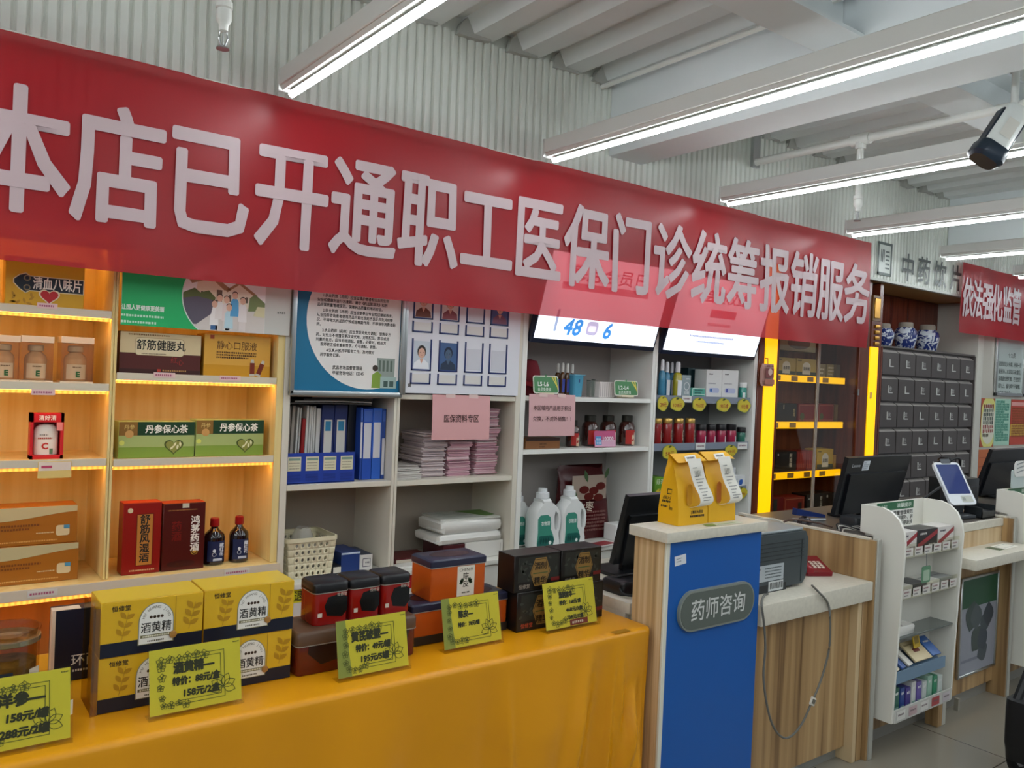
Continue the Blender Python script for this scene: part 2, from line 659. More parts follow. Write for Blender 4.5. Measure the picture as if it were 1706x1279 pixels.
def tube_lamp():
    t = thing('tube_lamp', LLAB[0], 'ceiling lamp', (LX[0], LY1, LZ), group='ceiling tube lamps')
    L = LY1 - LY0
    c = MB()
    c.box(-.036, .036, -L, 0, .040, .100, CASE, .003, 1)
    c.prism(Fr((0, .001, 0)), [(-.030, .041), (.030, .041), (.024, .026), (-.024, .026)], -L, CASE, -.001)
    c.build('casing', t)
    e = MB()
    e.box(-.038, .038, -.004, .006, .024, .102, CASE, .002, 1)
    for dx, dz in ((-.022, .062), (-.008, .062), (.006, .062)):
        e.box(dx, dx + .005, -.006, .0075, dz, dz + .012, BLACK)
    e.build('end_plate', t)
    g = MB()
    g.loft([[(.0125 * math.cos(a), y, .012 + .0125 * math.sin(a)) for a in [PI * (.93 + 1.14 * q / 8) for q in range(9)]] for y in (-L + .02, -.03)], TUBEM)
    g.loft([[(.0126 * math.cos(a), y, .0125 + .0126 * math.sin(a)) for a in [PI * (.08 + .84 * q / 6) for q in range(7)]] for y in (-L + .02, -.03)], CASE)
    g.build('tube', t)
    y = -.75
    while y > -L:
        h = MB()
        h.box(-.006, .006, y - .01, y, .004, .034, CASE)
        h.build('tube_clip', t)
        y -= .9
    for y in (-1.75, -3.3, -4.8):
        s = MB()
        s.tube([(0, y, .085), (0, y, .55)], .004, STEEL, 6)
        s.build('hanging_rod', t)
    return t


lamp0 = tube_lamp()
for i in range(1, 11):
    dup(lamp0, (LX[i], LY1, LZ), LLAB[i])

# ------------------------------------------------------------------ pipes and sprinklers
PIPE = C('#dfe0da', .45)


def sprinkler(x, y, z, top, label):
    t = thing('fire_sprinkler', label, 'sprinkler', (x, y, z), group='ceiling sprinklers')
    p = MB()
    p.tube([(0, 0, .13), (0, 0, top - z)], .0165, PIPE, 14)
    p.build('drop_pipe', t)
    c = MB()
    c.lathe([(.0165, .13), (.022, .128), (.023, .112), (.019, .108), (.021, .100), (.022, .082), (.018, .074), (.013, .066), (.012, .050), (.006, .046)], PIPE, seg=14)
    c.build('coupling', t)
    h = MB()
    h.tube([(-.010, 0, .048), (-.012, 0, .03), (-.006, 0, .012), (0, 0, .008)], .0024, STEEL, 6)
    h.tube([(.010, 0, .048), (.012, 0, .03), (.006, 0, .012), (0, 0, .008)], .0024, STEEL, 6)
    h.tube([(0, 0, .046), (0, 0, .012)], .003, STEEL, 6)
    h.lathe([(.004, .008), (.017, .004), (.018, 0), (.003, .001)], STEEL, seg=14)
    h.build('spray_head', t)
    return t


p = at(371, 82, 2.3)
sprinkler(p.x, p.y, p.z, 3.02, 'white sprinkler on a drop pipe above the left end of the banner')
p = at(1428, 368, 2.305)
sprinkler(p.x, p.y, p.z, 2.82, 'white sprinkler hanging between the tube lamps near the right end of the long banner')
PXX = p.x
t = MB()
t.tube([(PXX, 2.98, 2.83), (PXX, -3, 2.83)], .021, PIPE, 12)
t.lathe([(.03, -.05), (.03, .05)], PIPE, (PXX, 2.305, 2.83), 14, Matrix.Translation((PXX, 2.305, 2.83)) @ Matrix.Rotation(PI / 2, 4, 'X') @ Matrix.Translation((-PXX, -2.305, -2.83)))
t.lathe([(.026, -.05), (.026, 0)], PIPE, (PXX, 2.305, 2.83), 14)
t.box(PXX - .03, PXX + .03, 2.94, 2.96, 2.80, 3.03, STEEL)
tag(t.build('water_pipe'), 'white horizontal water pipe under the ceiling deck', 'pipe')
t = MB()
t.tube([(2.72, 2.99, 2.985), (2.72, -3, 2.985)], .012, PIPE, 8)
tag(t.build('conduit_pipe'), 'thin white conduit along the left of the boxed beam', 'pipe')

# ------------------------------------------------------------------ banners
BR = cloth('red_banner_cloth', '#be1827', .27, .32, .34)
BW = cloth('white_banner_print', '#dcc6c9', .12, .25, .4)


def ripple(x, z):
    return .006 * math.sin(2.1 * x + 3 * z) * math.sin(1.3 * x + .5) + .004 * math.sin(6.3 * x - 7 * z) + .0025 * math.sin(14 * x + 11 * z)


def banner(name, label, x0, x1, z0, z1, Y, chars, cz, h, sx, bold):
    t = thing(name, label, 'banner', ((x0 + x1) / 2, Y, z1), group='red cloth banners')
    ox, oz = (x0 + x1) / 2, z1
    nx, nz = int((x1 - x0) / .035), int((z1 - z0) / .035)
    b = MB()
    vs = []
    for j in range(nz + 1):
        for i in range(nx + 1):
            x, z = x0 + (x1 - x0) * i / nx, z0 + (z1 - z0) * j / nz
            vs.append((x - ox, ripple(x, z), z - oz))
    b.add(vs, [[j * (nx + 1) + i, j * (nx + 1) + i + 1, (j + 1) * (nx + 1) + i + 1, (j + 1) * (nx + 1) + i] for j in range(nz) for i in range(nx)], BR)
    b.build('banner_cloth', t)
    g = MB()
    for ch, cx in chars:
        g.text(Fr((-ox, 0, -oz)), ch, cx, cz, h, BW, .006, 'C', None, bold, sx, disp=lambda u, v: -ripple(u, v))
    g.build('lettering', t)
    c = MB()
    c.tube([(x0 - ox, .004, 0), (x1 - ox, .004, 0)], .0025, PIPE, 6)
    c.build('hanging_cord', t)
    return t


XS = [.278, .545, .845, 1.131, 1.434, 1.700, 1.980, 2.279, 2.590, 2.854, 3.157, 3.473, 3.775, 4.093, 4.390, 4.690, 4.930]
XS = [.262 + (4.915 - .262) * (i / 16) + (0.0 if i else .01) for i in range(17)]
banner('cloth_banner', 'long red banner with white Chinese characters across the shelf wall', -.35, 5.07, 1.832, 2.521, 2.9,
       list(zip('本店已开通职工医保门诊统筹报销服务', XS)), 2.165, .372, .72, .019)
xs2 = [at(px, 495, 2.95).x for px in (1612, 1629, 1646, 1661, 1678, 1693)] + [8.0]
banner('cloth_banner', 'shorter red banner hanging at the right over the beige wall', 6.46, 9.4, 2.03, 2.565, 2.95,
       list(zip('依法强化监管', xs2)), 2.30, .29, .57, .02)
for i, (bx, bz) in enumerate(((5.05, 2.515), (6.44, 2.56))):
    pass

# ------------------------------------------------------------------ lettering over the herb drawers
t = thing('wall_sign', 'dark raised lettering for herbal slices on the fluted cladding', 'sign', (5.9, 3.0, 2.5))
F = Fr((-5.9, 0, -2.5))
b = MB()
X0, X1, Z0, Z1 = rect(1459, 404, 1483, 459, 3.0)
b.prism(F, [(X0, Z0), (X1, Z0), (X1, Z1), (X0, Z1)], .012, C('#d3dad3', .4), .012)
for (a0, c0, a1, c1) in ((X0, Z0, X1, Z0 + .018), (X0, Z1 - .018, X1, Z1), (X0, Z0, X0 + .02, Z1), (X1 - .02, Z0, X1, Z1)):
    b.quad(F, a0, c0, a1, c1, C('#5f6a66', .5), .0135)
w_, h_ = X1 - X0, Z1 - Z0
for k in range(3):
    b.quad(F, X0 + w_ * (.22 + .1 * k), Z0 + h_ * .40, X0 + w_ * (.27 + .1 * k), Z0 + h_ * .78, C('#5f6a66', .5), .0135)
for k in range(5):
    b.quad(F, X0 + w_ * .55, Z0 + h_ * (.2 + .125 * k), X0 + w_ * .82, Z0 + h_ * (.25 + .125 * k), C('#5f6a66', .5), .0135)
b.build('emblem_plate', t)
b = MB()
for ch, px, py in (('中', 1509, 447), ('药', 1536, 452), ('饮', 1563, 458), ('片', 1589, 464)):
    p = at(px, py, 3.0)
    b.text(F, ch, p.x, p.z, .19, C('#3c4340', .4), .016, 'C', None, .02, .95)
b.build('lettering', t)

# ------------------------------------------------------------------ security camera at the right
p = at(1668, 222, 1.38)
t = thing('security_camera', 'white security camera with dark front visor hanging in front of the tube lamps', 'camera', p)
ex_ = Vector((.40, -.27, .80)).normalized()
ey_ = Vector((.6, .8, 0))
ey_ = (ey_ - ex_ * ey_.dot(ex_)).normalized()
ez_ = ex_.cross(ey_)
Rm = Matrix(((ex_.x, ey_.x, ez_.x, 0), (ex_.y, ey_.y, ez_.y, 0), (ex_.z, ey_.z, ez_.z, 0), (0, 0, 0, 1))) @ Matrix.Scale(1.3, 4)
b = MB()
b.loft([[Rm @ Vector((x, u, v)) for u, v in rrect(.062 * s, .072 * s, .02, 4)] for x, s in ((-.075, .95), (-.05, 1.05), (.07, 1.0), (.085, .8))], C('#e9ece8', .3))
b.build('housing', t)
b = MB()
b.loft([[Rm @ Vector((x, u, v)) for u, v in rrect(.074 * s, .086 * s, .022, 4)] for x, s in ((-.098, .86), (-.088, 1.06), (-.055, 1.06), (-.05, 1.0))], C('#1d2a38', .3))
for s_ in (-1, 1):
    b.box(-.06, .06, -.02, .02, s_ * .036 - .004, s_ * .036 + .004, C('#1d2a38', .3), .003, 1, Rm)
b.build('visor', t)
b = MB()
F = Fr(Rm @ Vector((0, -.0335, 0)), -ex_, -ez_)
b.quad(F, -.045, -.022, .03, .024, C('#dcd9d0', .5), .001)
for k in range(3):
    b.dashes(F, -.035, -.012 + .007 * k, -.012, .005, INK, seed=k)
b.build('label', t)
b = MB()
b.tube(smooth_path([(.02, .01, .05), (.07, .01, .09), (.11, .01, .10), (.15, .02, .12)]), .012, C('#c7cac6', .35), 8)
b.tube(smooth_path([(.04, -.03, .0), (.09, -.02, .03), (.12, .0, .08), (.15, .02, .12)]), .005, C('#c7cac6', .35), 8)
b.tube([(.15, .02, .10), (.15, .02, 3.02 - p.z)], .014, C('#dfe1dd', .4), 10)
b.build('bracket', t)
# ------------------------------------------------------------------ shelf units along the wall
def cabinet(label, x0, x1, z0, z1, shelves, m, mb, tl=.018, tr=.018, led=False, group=None, glass=False, ts=.022):
    t = thing('shelf_cabinet', label, 'shelf unit', (x0, SF, 0), group=group)
    W = x1 - x0
    b = MB(); b.box(tl, W - tr, SB - SF - .012, SB - SF, z0, z1, mb); b.build('back_panel', t)
    for xa, xb in ((0, tl), (W - tr, W)):
        b = MB(); b.box(xa, xb, 0, SB - SF, z0, z1, m, .0015, 1); b.build('side_panel', t)
    b = MB(); b.box(tl, W - tr, 0, SB - SF - .012, z1 - .02, z1, m); b.build('top_panel', t)
    for z in shelves:
        if glass:
            b = MB(); b.box(tl + .004, W - tr - .004, .016, SB - SF - .02, z - .010, z, C('#9aa5a3', .15))
            s = b.build('shelf', t)
            b = MB(); b.prism(Fr((0, .0155, z)), [(tl + .004, -.014), (W - tr - .004, -.014), (W - tr - .004, .026), (tl + .004, .026)], .004, C('#7f8796', .3))
            b.build('price_rail', s)
            continue
        b = MB(); b.box(tl, W - tr, 0.002, SB - SF - .012, z - ts, z, m, .0015, 1); s = b.build('shelf', t)
        if led:
            if z > 1.9:          # behind the banner: only the tape, far back under the board
                b = MB(); b.box(tl + .006, W - tr - .006, .14, .152, z - ts - .006, z - ts - .001, LEDD); b.build('led_strip', s)
                b = MB(); b.box(tl + .002, W - tr - .002, .118, .130, z - ts - .030, z - ts, m); b.build('added_valance', s)  # unseen board, added to hide the glowing tape behind the banner
                continue
            b = MB(); b.box(tl + .004, W - tr - .004, .006, .018, z - ts - .011, z - ts - .001, LEDM); b.box(tl + .006, W - tr - .006, .019, .030, z - ts - .006, z - ts - .001, LEDD); b.build('led_strip', s)
            b = MB(); b.box(tl + .002, W - tr - .002, -.003, .0015, z - ts, z + .004, C('#d9cdb6', .25), .0008, 1); b.build('price_rail', s)
    return t


cabinet('maple shelf unit with warm strip lights holding the heart-emblem box, at the far left', -.02, .588, .79, 2.31, [1.985, 1.707, 1.459, 1.204], MAPLE, MAPLE, .018, .009, True, 'warm lit shelf units')
cabinet('maple shelf unit with warm strip lights holding the green poster and tea boxes', .589, 1.194, .79, 2.31, [1.985, 1.499, 1.200], MAPLE, MAPLE, .009, .028, True, 'warm lit shelf units')
cabinet('cream shelf unit of blue folders under the teal framed rules', 1.195, 1.695, BASE, 2.31, [1.455, 1.084], CREAM, C('#a69d90', .5), .028, .014)
cabinet('cream shelf unit of pink paper bundles under the staff photo board', 1.696, 2.352, BASE, 2.31, [1.452, 1.080], CREAM, C('#a69d90', .5), .014, .028)
cabinet('white shelf unit with brown bottles and detergent under the left lit screen', 2.353, 3.258, BASE, 2.31, [1.457, 1.200], WHITE, C('#aaa49f', .5), .03, .02)
cabinet('white shelf unit with glass shelves and yellow tags under the right lit screen', 3.259, 4.145, BASE, 2.31, [1.454, 1.189, .925], WHITE, C('#858887', .5), .018, .03, glass=True)

# base of the warm unit: deep ledge with a light strip, open front below with a brown back
t = thing('base_cabinet', 'maple base ledge with a warm strip light under both warm shelf units', 'base cabinet', (-.02, SF, 0))
b = MB(); b.box(0, 1.214, -.035, SB - SF, .756, .789, MAPLE, .002, 1); s = b.build('ledge', t)
b = MB(); b.box(.004, 1.21, -.030, -.018, .744, .755, LEDM); b.box(.006, 1.208, -.016, -.004, .749, .755, LEDD); b.build('led_strip', s)
b = MB(); b.box(0, 1.214, -.039, -.0345, .758, .793, C('#d9cdb6', .25), .0008, 1); b.build('price_rail', s)
b = MB(); b.box(0, 1.214, .20, .215, 0, .755, wood('brown_board', ['#8a5526', '#a86c34', '#96602c'], (18, 18, 1), .45)); b.build('back_panel', t)
for xa in (0, 1.196):
    b = MB(); b.box(xa, xa + .018, -.02, .2, 0, .755, MAPLE); b.build('side_panel', t)


def base(label, x0, x1, seams, m, top):
    t = thing('base_cabinet', label, 'base cabinet', (x0, SF, 0))
    W = x1 - x0
    b = MB(); b.box(0, W, 0, SB - SF, .06, BASE - .022, m); b.build('body', t)
    b = MB(); b.box(0, W, -.03, SB - SF, BASE - .022, BASE - .001, top, .003, 2); b.build('worktop', t)
    b = MB(); b.box(.02, W - .02, .03, SB - SF, 0, .06, BLACKM); b.build('plinth', t)
    xs = [0] + seams + [W]
    for i in range(len(xs) - 1):
        b = MB(); b.box(xs[i] + .002, xs[i + 1] - .002, -.018, -.001, .065, BASE - .027, m, .0015, 1)
        d = b.build('door', t)
        b = MB(); b.box(xs[i + 1] - .05, xs[i + 1] - .04, -.03, -.019, .44, .54, STEEL, .002, 1); b.build('handle', d)
    return t


base('white base cupboard with the yellow returns label on its door', 1.195, 1.695, [.24], WHITEG, WHITEG)
base('white base cupboard with the small red tag on its door', 1.696, 2.352, [.2], WHITEG, WHITEG)
base('white base cupboard behind the black gift boxes', 2.353, 3.258, [.45], WHITEG, WHITEG)
base('white base cupboard hidden low behind the blue panelled pillar', 3.259, 4.145, [.44], WHITEG, WHITEG)

# stickers on the cupboard doors
X0, X1, Z0, Z1 = rect(470, 974, 541, 996, 3.04)
b = MB()
Z0 += .0
F = Fr((0, 3.0405, 0))
Z0, Z1 = Z0 - .015, Z1 - .015
b.prism(F, [(X0, Z0), (X1, Z0), (X1, Z1), (X0, Z1)], .0015, C('#d9d42a', .5))
b.stroke(F, [(X0 + .006, Z0 + .008), (X1 - .006, Z0 + .008), (X1 - .006, Z1 - .008), (X0 + .006, Z1 - .008)], .002, INK, closed=True)
b.text(F, '退货', X0 + .085, (Z0 + Z1) / 2, .036, INK, bold=.02, sx=.9)
tag(b.build('paper_label'), 'yellow returns label stuck on the white door behind the red tins', 'label')
X0, X1, Z0, Z1 = rect(680, 949, 710, 971, 3.04)
b = MB()
Z0, Z1 = Z0 - .018, Z1 - .018
b.prism(F, [(X0, Z0), (X1, Z0), (X1, Z1), (X0, Z1)], .0015, C('#b31c22', .45))
b.quad(F, X0 + .022, Z0 + .014, X0 + .048, Z1 - .010, PAPER)
tag(b.build('paper_label'), 'small red label with a white square stuck on the white cupboard door', 'label')

# ------------------------------------------------------------------ framed rules, staff board, poster
X0, X1, Z0, Z1 = 1.212, 1.700, 1.445, 2.2
t = thing('framed_notice', 'silver framed teal rules for pharmacists hung over the blue folders', 'framed notice', (X0, 3.045, Z0))
W, H = X1 - X0, Z1 - Z0
b = MB(); b.box(.01, W - .01, .001, .012, .01, H - .01, C('#0d6c93', .4))
F = Fr((0, .001, 0))
cx, cz, rr = .330, .300, .272
ci = clip(circ(cx, cz, rr, rr * 1.02, 60), .016, .022, W - .014, H)
b.poly(F, ci, C('#e6e3df', .5), .0006)
lines = ['1.执业药师（药师）应当以维护患者和公众的生命', '安全和健康利益行为准则，遵守《药品管理法》和药', '品经营质量管理规范，保障药品质量和用药安全。',
         '2.执业药师（药师）应当定期参加专业知识继续教育，', '从业指导咨询患者使用药品可能出现的不良反应及其他情', '况，不得夸大药品的疗效或隐瞒副作用，不得误导消费者购', '药。',
         '3.执业药师（药师）应当凭医师处方调配，销售处方', '药，对处方不得擅自更改或代用，对有配伍、禁忌或超', '剂量的处方，应当拒绝调配、销售，必要时，经处方', '医师更正或者重新签字，方可调配、销售。',
         '4.认真开展药学服务工作，及时做好', '药学服务记录。']
zz = .392
for i, l in enumerate(lines):
    if i in (3, 7, 11):
        zz -= .004
    b.text(F, l, (.125 if l[0] in '1234' else .100) + (.0 if i < 6 else -.0 if i < 10 else .02), zz, .0138, INK, .0012, 'L', None, .018, .90)
    zz -= .0186
for l, z in (('武昌市场监督管理局', .108), ('举报咨询电话：12345', .086)):
    b.text(F, l, .175, z, .0158, INK, .0012, 'L', None, .018, .85)
g = C('#7f9d3a', .5)
b.poly(F, circ(.365, .112, .013, n=14), C('#3a2d22', .6), .0012)
b.poly(F, [(.35, .03), (.395, .03), (.395, .085), (.375, .1), (.352, .085)], g, .0010)
b.quad(F, .372, .075, .455, .155, C('#8f9a92', .5), .0009)
for k in range(4):
    b.quad(F, .38 + .018 * k, .10, .39 + .018 * k, .145, C('#5b6a60', .5), .0011)
b.quad(F, .39, .03, .465, .078, C('#9fb5b0', .5), .0011)
b.quad(F, .405, .035, .425, .06, C('#3f5752', .5), .0013)
b.quad(F, .432, .035, .452, .06, C('#3f5752', .5), .0013)
b.build('notice_sheet', t)
for nm, (a, c, d, e) in (('l', (-.004, .014, -.004, H)), ('r', (W - .012, W + .001, -.004, H)), ('b', (-.004, W + .001, -.008, .014))):
    b = MB(); b.box(a, c, -.014, .004, d, e, STEEL, .004, 2); b.build('frame_rail', t)

X0, X1, Z0, Z1 = 1.718, 2.325, 1.458, 2.2
t = thing('staff_board', 'white staff photo board with dark blue card slots beside the framed rules', 'notice board', (X0, 3.047, Z0))
W, H = X1 - X0, Z1 - Z0
b = MB(); b.box(0, W, 0, .01, 0, H, C('#dedfe6', .35)); F = Fr()
b.text(F, '网', .024, .032, .016, INK, bold=.02)
b.build('board', t)
b = MB(); b.box(-.016, 0, -.012, .01, -.008, H, STEEL, .003, 2); b.build('frame_rail', t)
NAVY = C('#1b2c66', .4)
xs = [at(px, 590, 3.05).x - X0 for px in (685, 730, 773.5, 814)]
ws = [at(px, 590, 3.05).x - X0 - x for px, x in zip((718, 762, 804, 844), xs)]


def portrait(b, x, z, w, h, kind):
    if kind == 'empty':
        b.quad(F, x + .012, z + .012, x + w - .012, z + h - .03, C('#cfd0d8', .2), .0012)
        return
    bg, hair, top = {'w': ('#c3ccd6', '#2b2320', '#e8eaee'), 'b': ('#3f5e8c', '#1c2a40', '#22324a'), 'p': ('#d8cfc8', '#5a2f22', '#6a3a2a'), 'm': ('#dcd8d4', '#4a2424', '#8a4a52'), 'k': ('#4a5a8c', '#2a2f50', '#7f5068')}[kind]
    skin = {'b': '#4a5f78'}.get(kind, '#d6a994')
    b.quad(F, x + .006, z + .006, x + w - .006, z + h * .93, C(bg, .3), .0010)
    cx = x + w * .5
    b.poly(F, circ(cx, z + h * .60, w * .22, h * .20, 20), C(hair, .6), .0013)
    b.poly(F, circ(cx, z + h * .55, w * .17, h * .165, 20), C(skin, .5), .0016)
    b.poly(F, [(x + .010, z + .008), (x + w - .010, z + .008), (x + w * .86, z + h * .24), (x + w * .62, z + h * .36), (x + w * .38, z + h * .36), (x + w * .14, z + h * .24)], C(top, .5), .0014)
    b.poly(F, [(x + w * .40, z + h * .37), (x + w * .60, z + h * .37), (x + w * .5, z + h * .22)], C(skin, .5), .0017)
    for s in (-1, 1):
        b.poly(F, circ(cx + s * w * .07, z + h * .575, w * .022, w * .016, 8), INK, .0019)
    b.quad(F, cx - w * .035, z + h * .475, cx + w * .035, z + h * .487, C('#9a4a48', .5), .0019)


def slot(b, x, z, w, h):
    wd = .0065
    for (a, c, d, e) in ((x, z, x + w, z + wd), (x, z, x + wd, z + h), (x + w - wd, z, x + w, z + h)):
        b.prism(F, [(a, c), (d, c), (d, e), (a, e)], .003, NAVY, .003)


for row, kinds in enumerate((('w', 'b', 'empty', 'empty'), ('p', 'm', 'empty', 'k'))):
    for i, k in enumerate(kinds):
        zr = .097 + row * .222
        pw = ws[i]
        b = MB()
        slot(b, xs[i], zr, pw, .137)
        slot(b, xs[i] - .002, zr - .058, pw + .002, .048)
        portrait(b, xs[i], zr, pw, .137, k)
        b.quad(F, xs[i] + .006, zr - .050, xs[i] + pw - .006, zr - .014, C('#d9d6d2', .4), .0009)
        if k != 'empty' and k != 'b':
            b.dashes(F, xs[i] + .012, zr - .034, xs[i] + pw - .012, .012, C('#9a4a48', .5), seed=i + row)
        b.build('photo_slot', t)

X0, X1, Z0, Z1 = rect(201, 452, 466, 551, 3.045)
t = MB()
X0, X1, Z0 = .603, 1.203, at(330, 549, 3.045).z
W, H = X1 - X0, .30
F = Fr()
t.box(0, W, .0005, .004, 0, H, C('#c9c9c2', .4))
t.quad(F, 0, 0, .50, H, C('#f0efee', .4), .0006)                       # photograph: sky and drive
cxp, czp, rp = .325, .128, .145
def inphoto(pts):
    return clip(pts, .2, 0.0, .499, .27)
arc = circ(.348, .12, .150, .150, 40)
t.poly(F, inphoto([(.2, .11), (.3, .13), (.42, .11), (.499, .10), (.499, 0), (.2, 0)]), C('#d6cfc8', .5), .0008)
t.poly(F, inphoto([(.2, .05), (.27, .05), (.30, .08), (.315, .12), (.29, .145), (.26, .135), (.24, .15), (.2, .13)]), C('#5d6b3c', .6), .0016)
t.poly(F, inphoto([(.2, .02), (.25, .02), (.30, .06), (.31, .11), (.25, .12), (.2, .11)]), C('#5f5a68', .6), .0018)
t.poly(F, inphoto([(.24, .10), (.345, .10), (.345, .16), (.30, .188), (.25, .178)]), C('#e4d6bd', .5), .0010)
t.poly(F, inphoto([(.33, .09), (.455, .09), (.455, .145), (.40, .178), (.36, .15), (.33, .18)]), C('#eadfca', .5), .0012)
t.poly(F, inphoto([(.22, .178), (.30, .205), (.37, .155), (.345, .150), (.30, .188), (.23, .166)]), C('#a8835f', .5), .0014)
t.poly(F, inphoto([(.350, .150), (.40, .188), (.468, .142), (.455, .138), (.40, .176), (.356, .144)]), C('#a8835f', .5), .0014)
for (a, c, d, e) in ((.318, .105, .338, .150), (.362, .11, .371, .135), (.262, .115, .270, .14), (.425, .11, .433, .132)):
    t.quad(F, a, c, d, e, C('#6c5a4a', .5), .0014)
t.poly(F, inphoto([(.435, .08), (.499, .085), (.499, .115), (.46, .145), (.44, .13)]), C('#7a8a5a', .6), .0016)
t.poly(F, inphoto([(.455, .065), (.499, .06), (.499, .10), (.47, .10)]), C('#d8d2a8', .5), .0018)
for (px, hz, col, leg) in ((.312, .105, '#f2efec', '#3f6a9a'), (.33, .128, '#e9e4e0', '#d8d0c8'), (.355, .124, '#e8dcd8', '#e0d8d0'), (.385, .142, '#5aa9dc', '#d9d2cc'), (.415, .124, '#ece6e4', '#e2dad6'), (.365, .096, '#bfe0ea', '#d9d2cc')):
    t.poly(F, [(px - .016, hz - .085), (px + .016, hz - .085), (px + .014, hz - .03), (px + .008, hz - .02), (px - .008, hz - .02), (px - .014, hz - .03)], C(col, .5), .0016 + px * .0004)
    t.quad(F, px - .012, max(.004, hz - .13), px + .012, hz - .085, C(leg, .5), .0015)
    t.poly(F, circ(px, hz - .008, .0105, .013, 14), C('#e0b59c', .5), .0020 + px * .0004)
    t.poly(F, circ(px, hz - .001, .0105, .009, 12), C('#2f2520', .6), .0018 + px * .0004)
green = [(0, 0), (.222, 0)] + [(.348 + .150 * math.cos(math.radians(a)), .12 + .150 * math.sin(math.radians(a))) for a in range(233, 88, -6)] + [(.348, H), (0, H)]
t.poly(F, green, C('#1db566', .4), .0030)
t.stroke(F, [(.348 + .150 * math.cos(math.radians(a)), .12 + .150 * math.sin(math.radians(a))) for a in range(233, 88, -6)], .004, C('#e4f2e8', .4), .0034)
t.poly(F, [(0, .205), (.088, .205), (.094, .211), (.094, .262), (0, .262)], C('#e6cf86', .4), .0034)
t.text(F, '让国人更健康更美丽', .0, .062, .018, C('#e8f5ec', .4), .0036, 'L', .138, .03)
t.dashes(F, .0, .034, .138, .009, C('#bfe6cf', .4), .0036, 4)
t.dashes(F, .0, .012, .115, .009, C('#bfe6cf', .4), .0036, 5)
t.dashes(F, .548, .085, .58, .009, C('#85857f', .4), .001, 6)
tag(t.build('poster', loc=(X0, 3.0445, Z0)), 'green poster with a family photo taped across the warm shelf unit', 'poster')

# ------------------------------------------------------------------ lit advertising screens
def screen(label, x0, x1, zb, yb, art, tilt=.30, H=.42):
    t = thing('display_screen', label, 'screen', ((x0 + x1) / 2, yb, zb), (tilt, 0, 0), 'lit screens over the white shelves')
    W = x1 - x0
    b = MB(); b.box(-W / 2 - .012, W / 2 + .012, .002, .035, -.024, H + .012, C('#1a2238', .4), .004, 2); b.build('bezel', t)
    b = MB(); F = Fr((0, .0015, 0)); b.quad(F, -W / 2, 0, W / 2, H, SCRM, .0005)
    b.build('lit_panel', t, flat=True)
    b = MB(); art(b, F, W, H); b.build('picture', t)
    b = MB(); b.box(-.06, .06, .035, .10, H * .4, H * .6, BLACKM); b.build('mount', t)
    return t


def emi(col, e):
    return mat('lit_' + col.lstrip('#'), col, .4, emit=e)


def art_e(b, F, W, H):
    blue = emi('#3f8fe0', .8)
    b.text(F, '48', -.18, .070, .105, blue, .0012, 'C', None, .03, 1.0, shear=.2)
    b.text(F, '6', .055, .066, .105, blue, .0012, 'C', None, .03, 1.0, shear=.2)
    b.poly(F, rrect(.075, .07, .02, 4, -.055, .070), emi('#b9b6d6', .8), .001)
    b.poly(F, rrect(.05, .03, .01, 4, -.055, .067), emi('#e8e4f4', .9), .0014)
    b.quad(F, -.30, .04, -.285, .15, emi('#9fb4d6', .8), .001)
    b.quad(F, -.31, .25, .27, .285, emi('#d98aa4', .8), .001)
    b.text(F, '每月会员日', -.02, .335, .075, emi('#c24a72', .8), .0012, 'C', .5, .02)


def art_f(b, F, W, H):
    for k, (a, c) in enumerate(((-.22, .16), (-.15, .09))):
        b.dashes(F, a, .092 - .030 * k, c, .013, emi('#8f9dbb', .8), .0012, k)
    b.quad(F, -.10, .205, .12, .25, emi('#cf5f80', .8), .001)
    b.dashes(F, -.10, .165, .10, .02, emi('#c77a8e', .8), .0012, 5)
    b.text(F, '会员权益', 0, .32, .07, emi('#c24a72', .8), .0012, 'C', .36, .02)


zb = at(1000, 571, 3.03).z
screen('lit screen with blue figures behind the banner, the left of the pair', 2.40, 3.215, zb, 3.04, art_e)
zb = at(1180, 588, 3.03).z
screen('lit white screen behind the banner, the right of the pair', 3.29, 4.085, zb, 3.04, art_f)

# ------------------------------------------------------------------ paper notices on the shelf fronts
def sheet(label, x0, y0, x1, y1, Y, col, lines, tape=True, skew=0):
    X0, X1, Z0, Z1 = rect(x0, y0, x1, y1, Y)
    w, h = X1 - X0, Z1 - Z0
    t = thing('paper_notice', label, 'notice', ((X0 + X1) / 2, Y, Z1), (0, skew, 0))
    b = MB()
    n = 10
    vs = []
    for j in range(n + 1):
        for i in range(n + 1):
            u, v = -w / 2 + w * i / n, -h * j / n
            vs.append((u, -.004 * math.sin(j / n * 2.4) - .003 * (2 * i / n - 1) ** 2 * j / n, v))
    b.add(vs, [[j * 11 + i, j * 11 + i + 1, (j + 1) * 11 + i + 1, (j + 1) * 11 + i] for j in range(n) for i in range(n)], C(col, .7))
    F = Fr((0, -.0045, 0))
    for (s, u, v, hh, wd) in lines:
        b.text(F, s, u, v, hh, C('#4a2a2a', .6), .0012, 'C', wd, .012)
    b.build('paper', t)
    if tape:
        for u in (-w * .2, w * .2):
            b = MB(); b.prism(Fr((0, -.0015, 0)), [(u - .025, -.012), (u + .025, -.014), (u + .024, .004), (u - .026, .006)], .0004, C('#e6c9c4', .15), .001)
            b.build('tape', t)
    return t


sheet('pink paper notice for medical insurance papers taped over the paper bundles', 719, 658, 815, 732, 3.052, '#dba6a6', [('医保资料专区', 0, -.105, .034, .185)])
sheet('pink paper notice taped over the jars under the green grade sign', 880, 657, 957, 726, 3.052, '#d6abac', [('本区域内产品用于积分', 0, -.066, .024, .24), ('兑换，不对外销售！！', 0, -.118, .024, .24)])
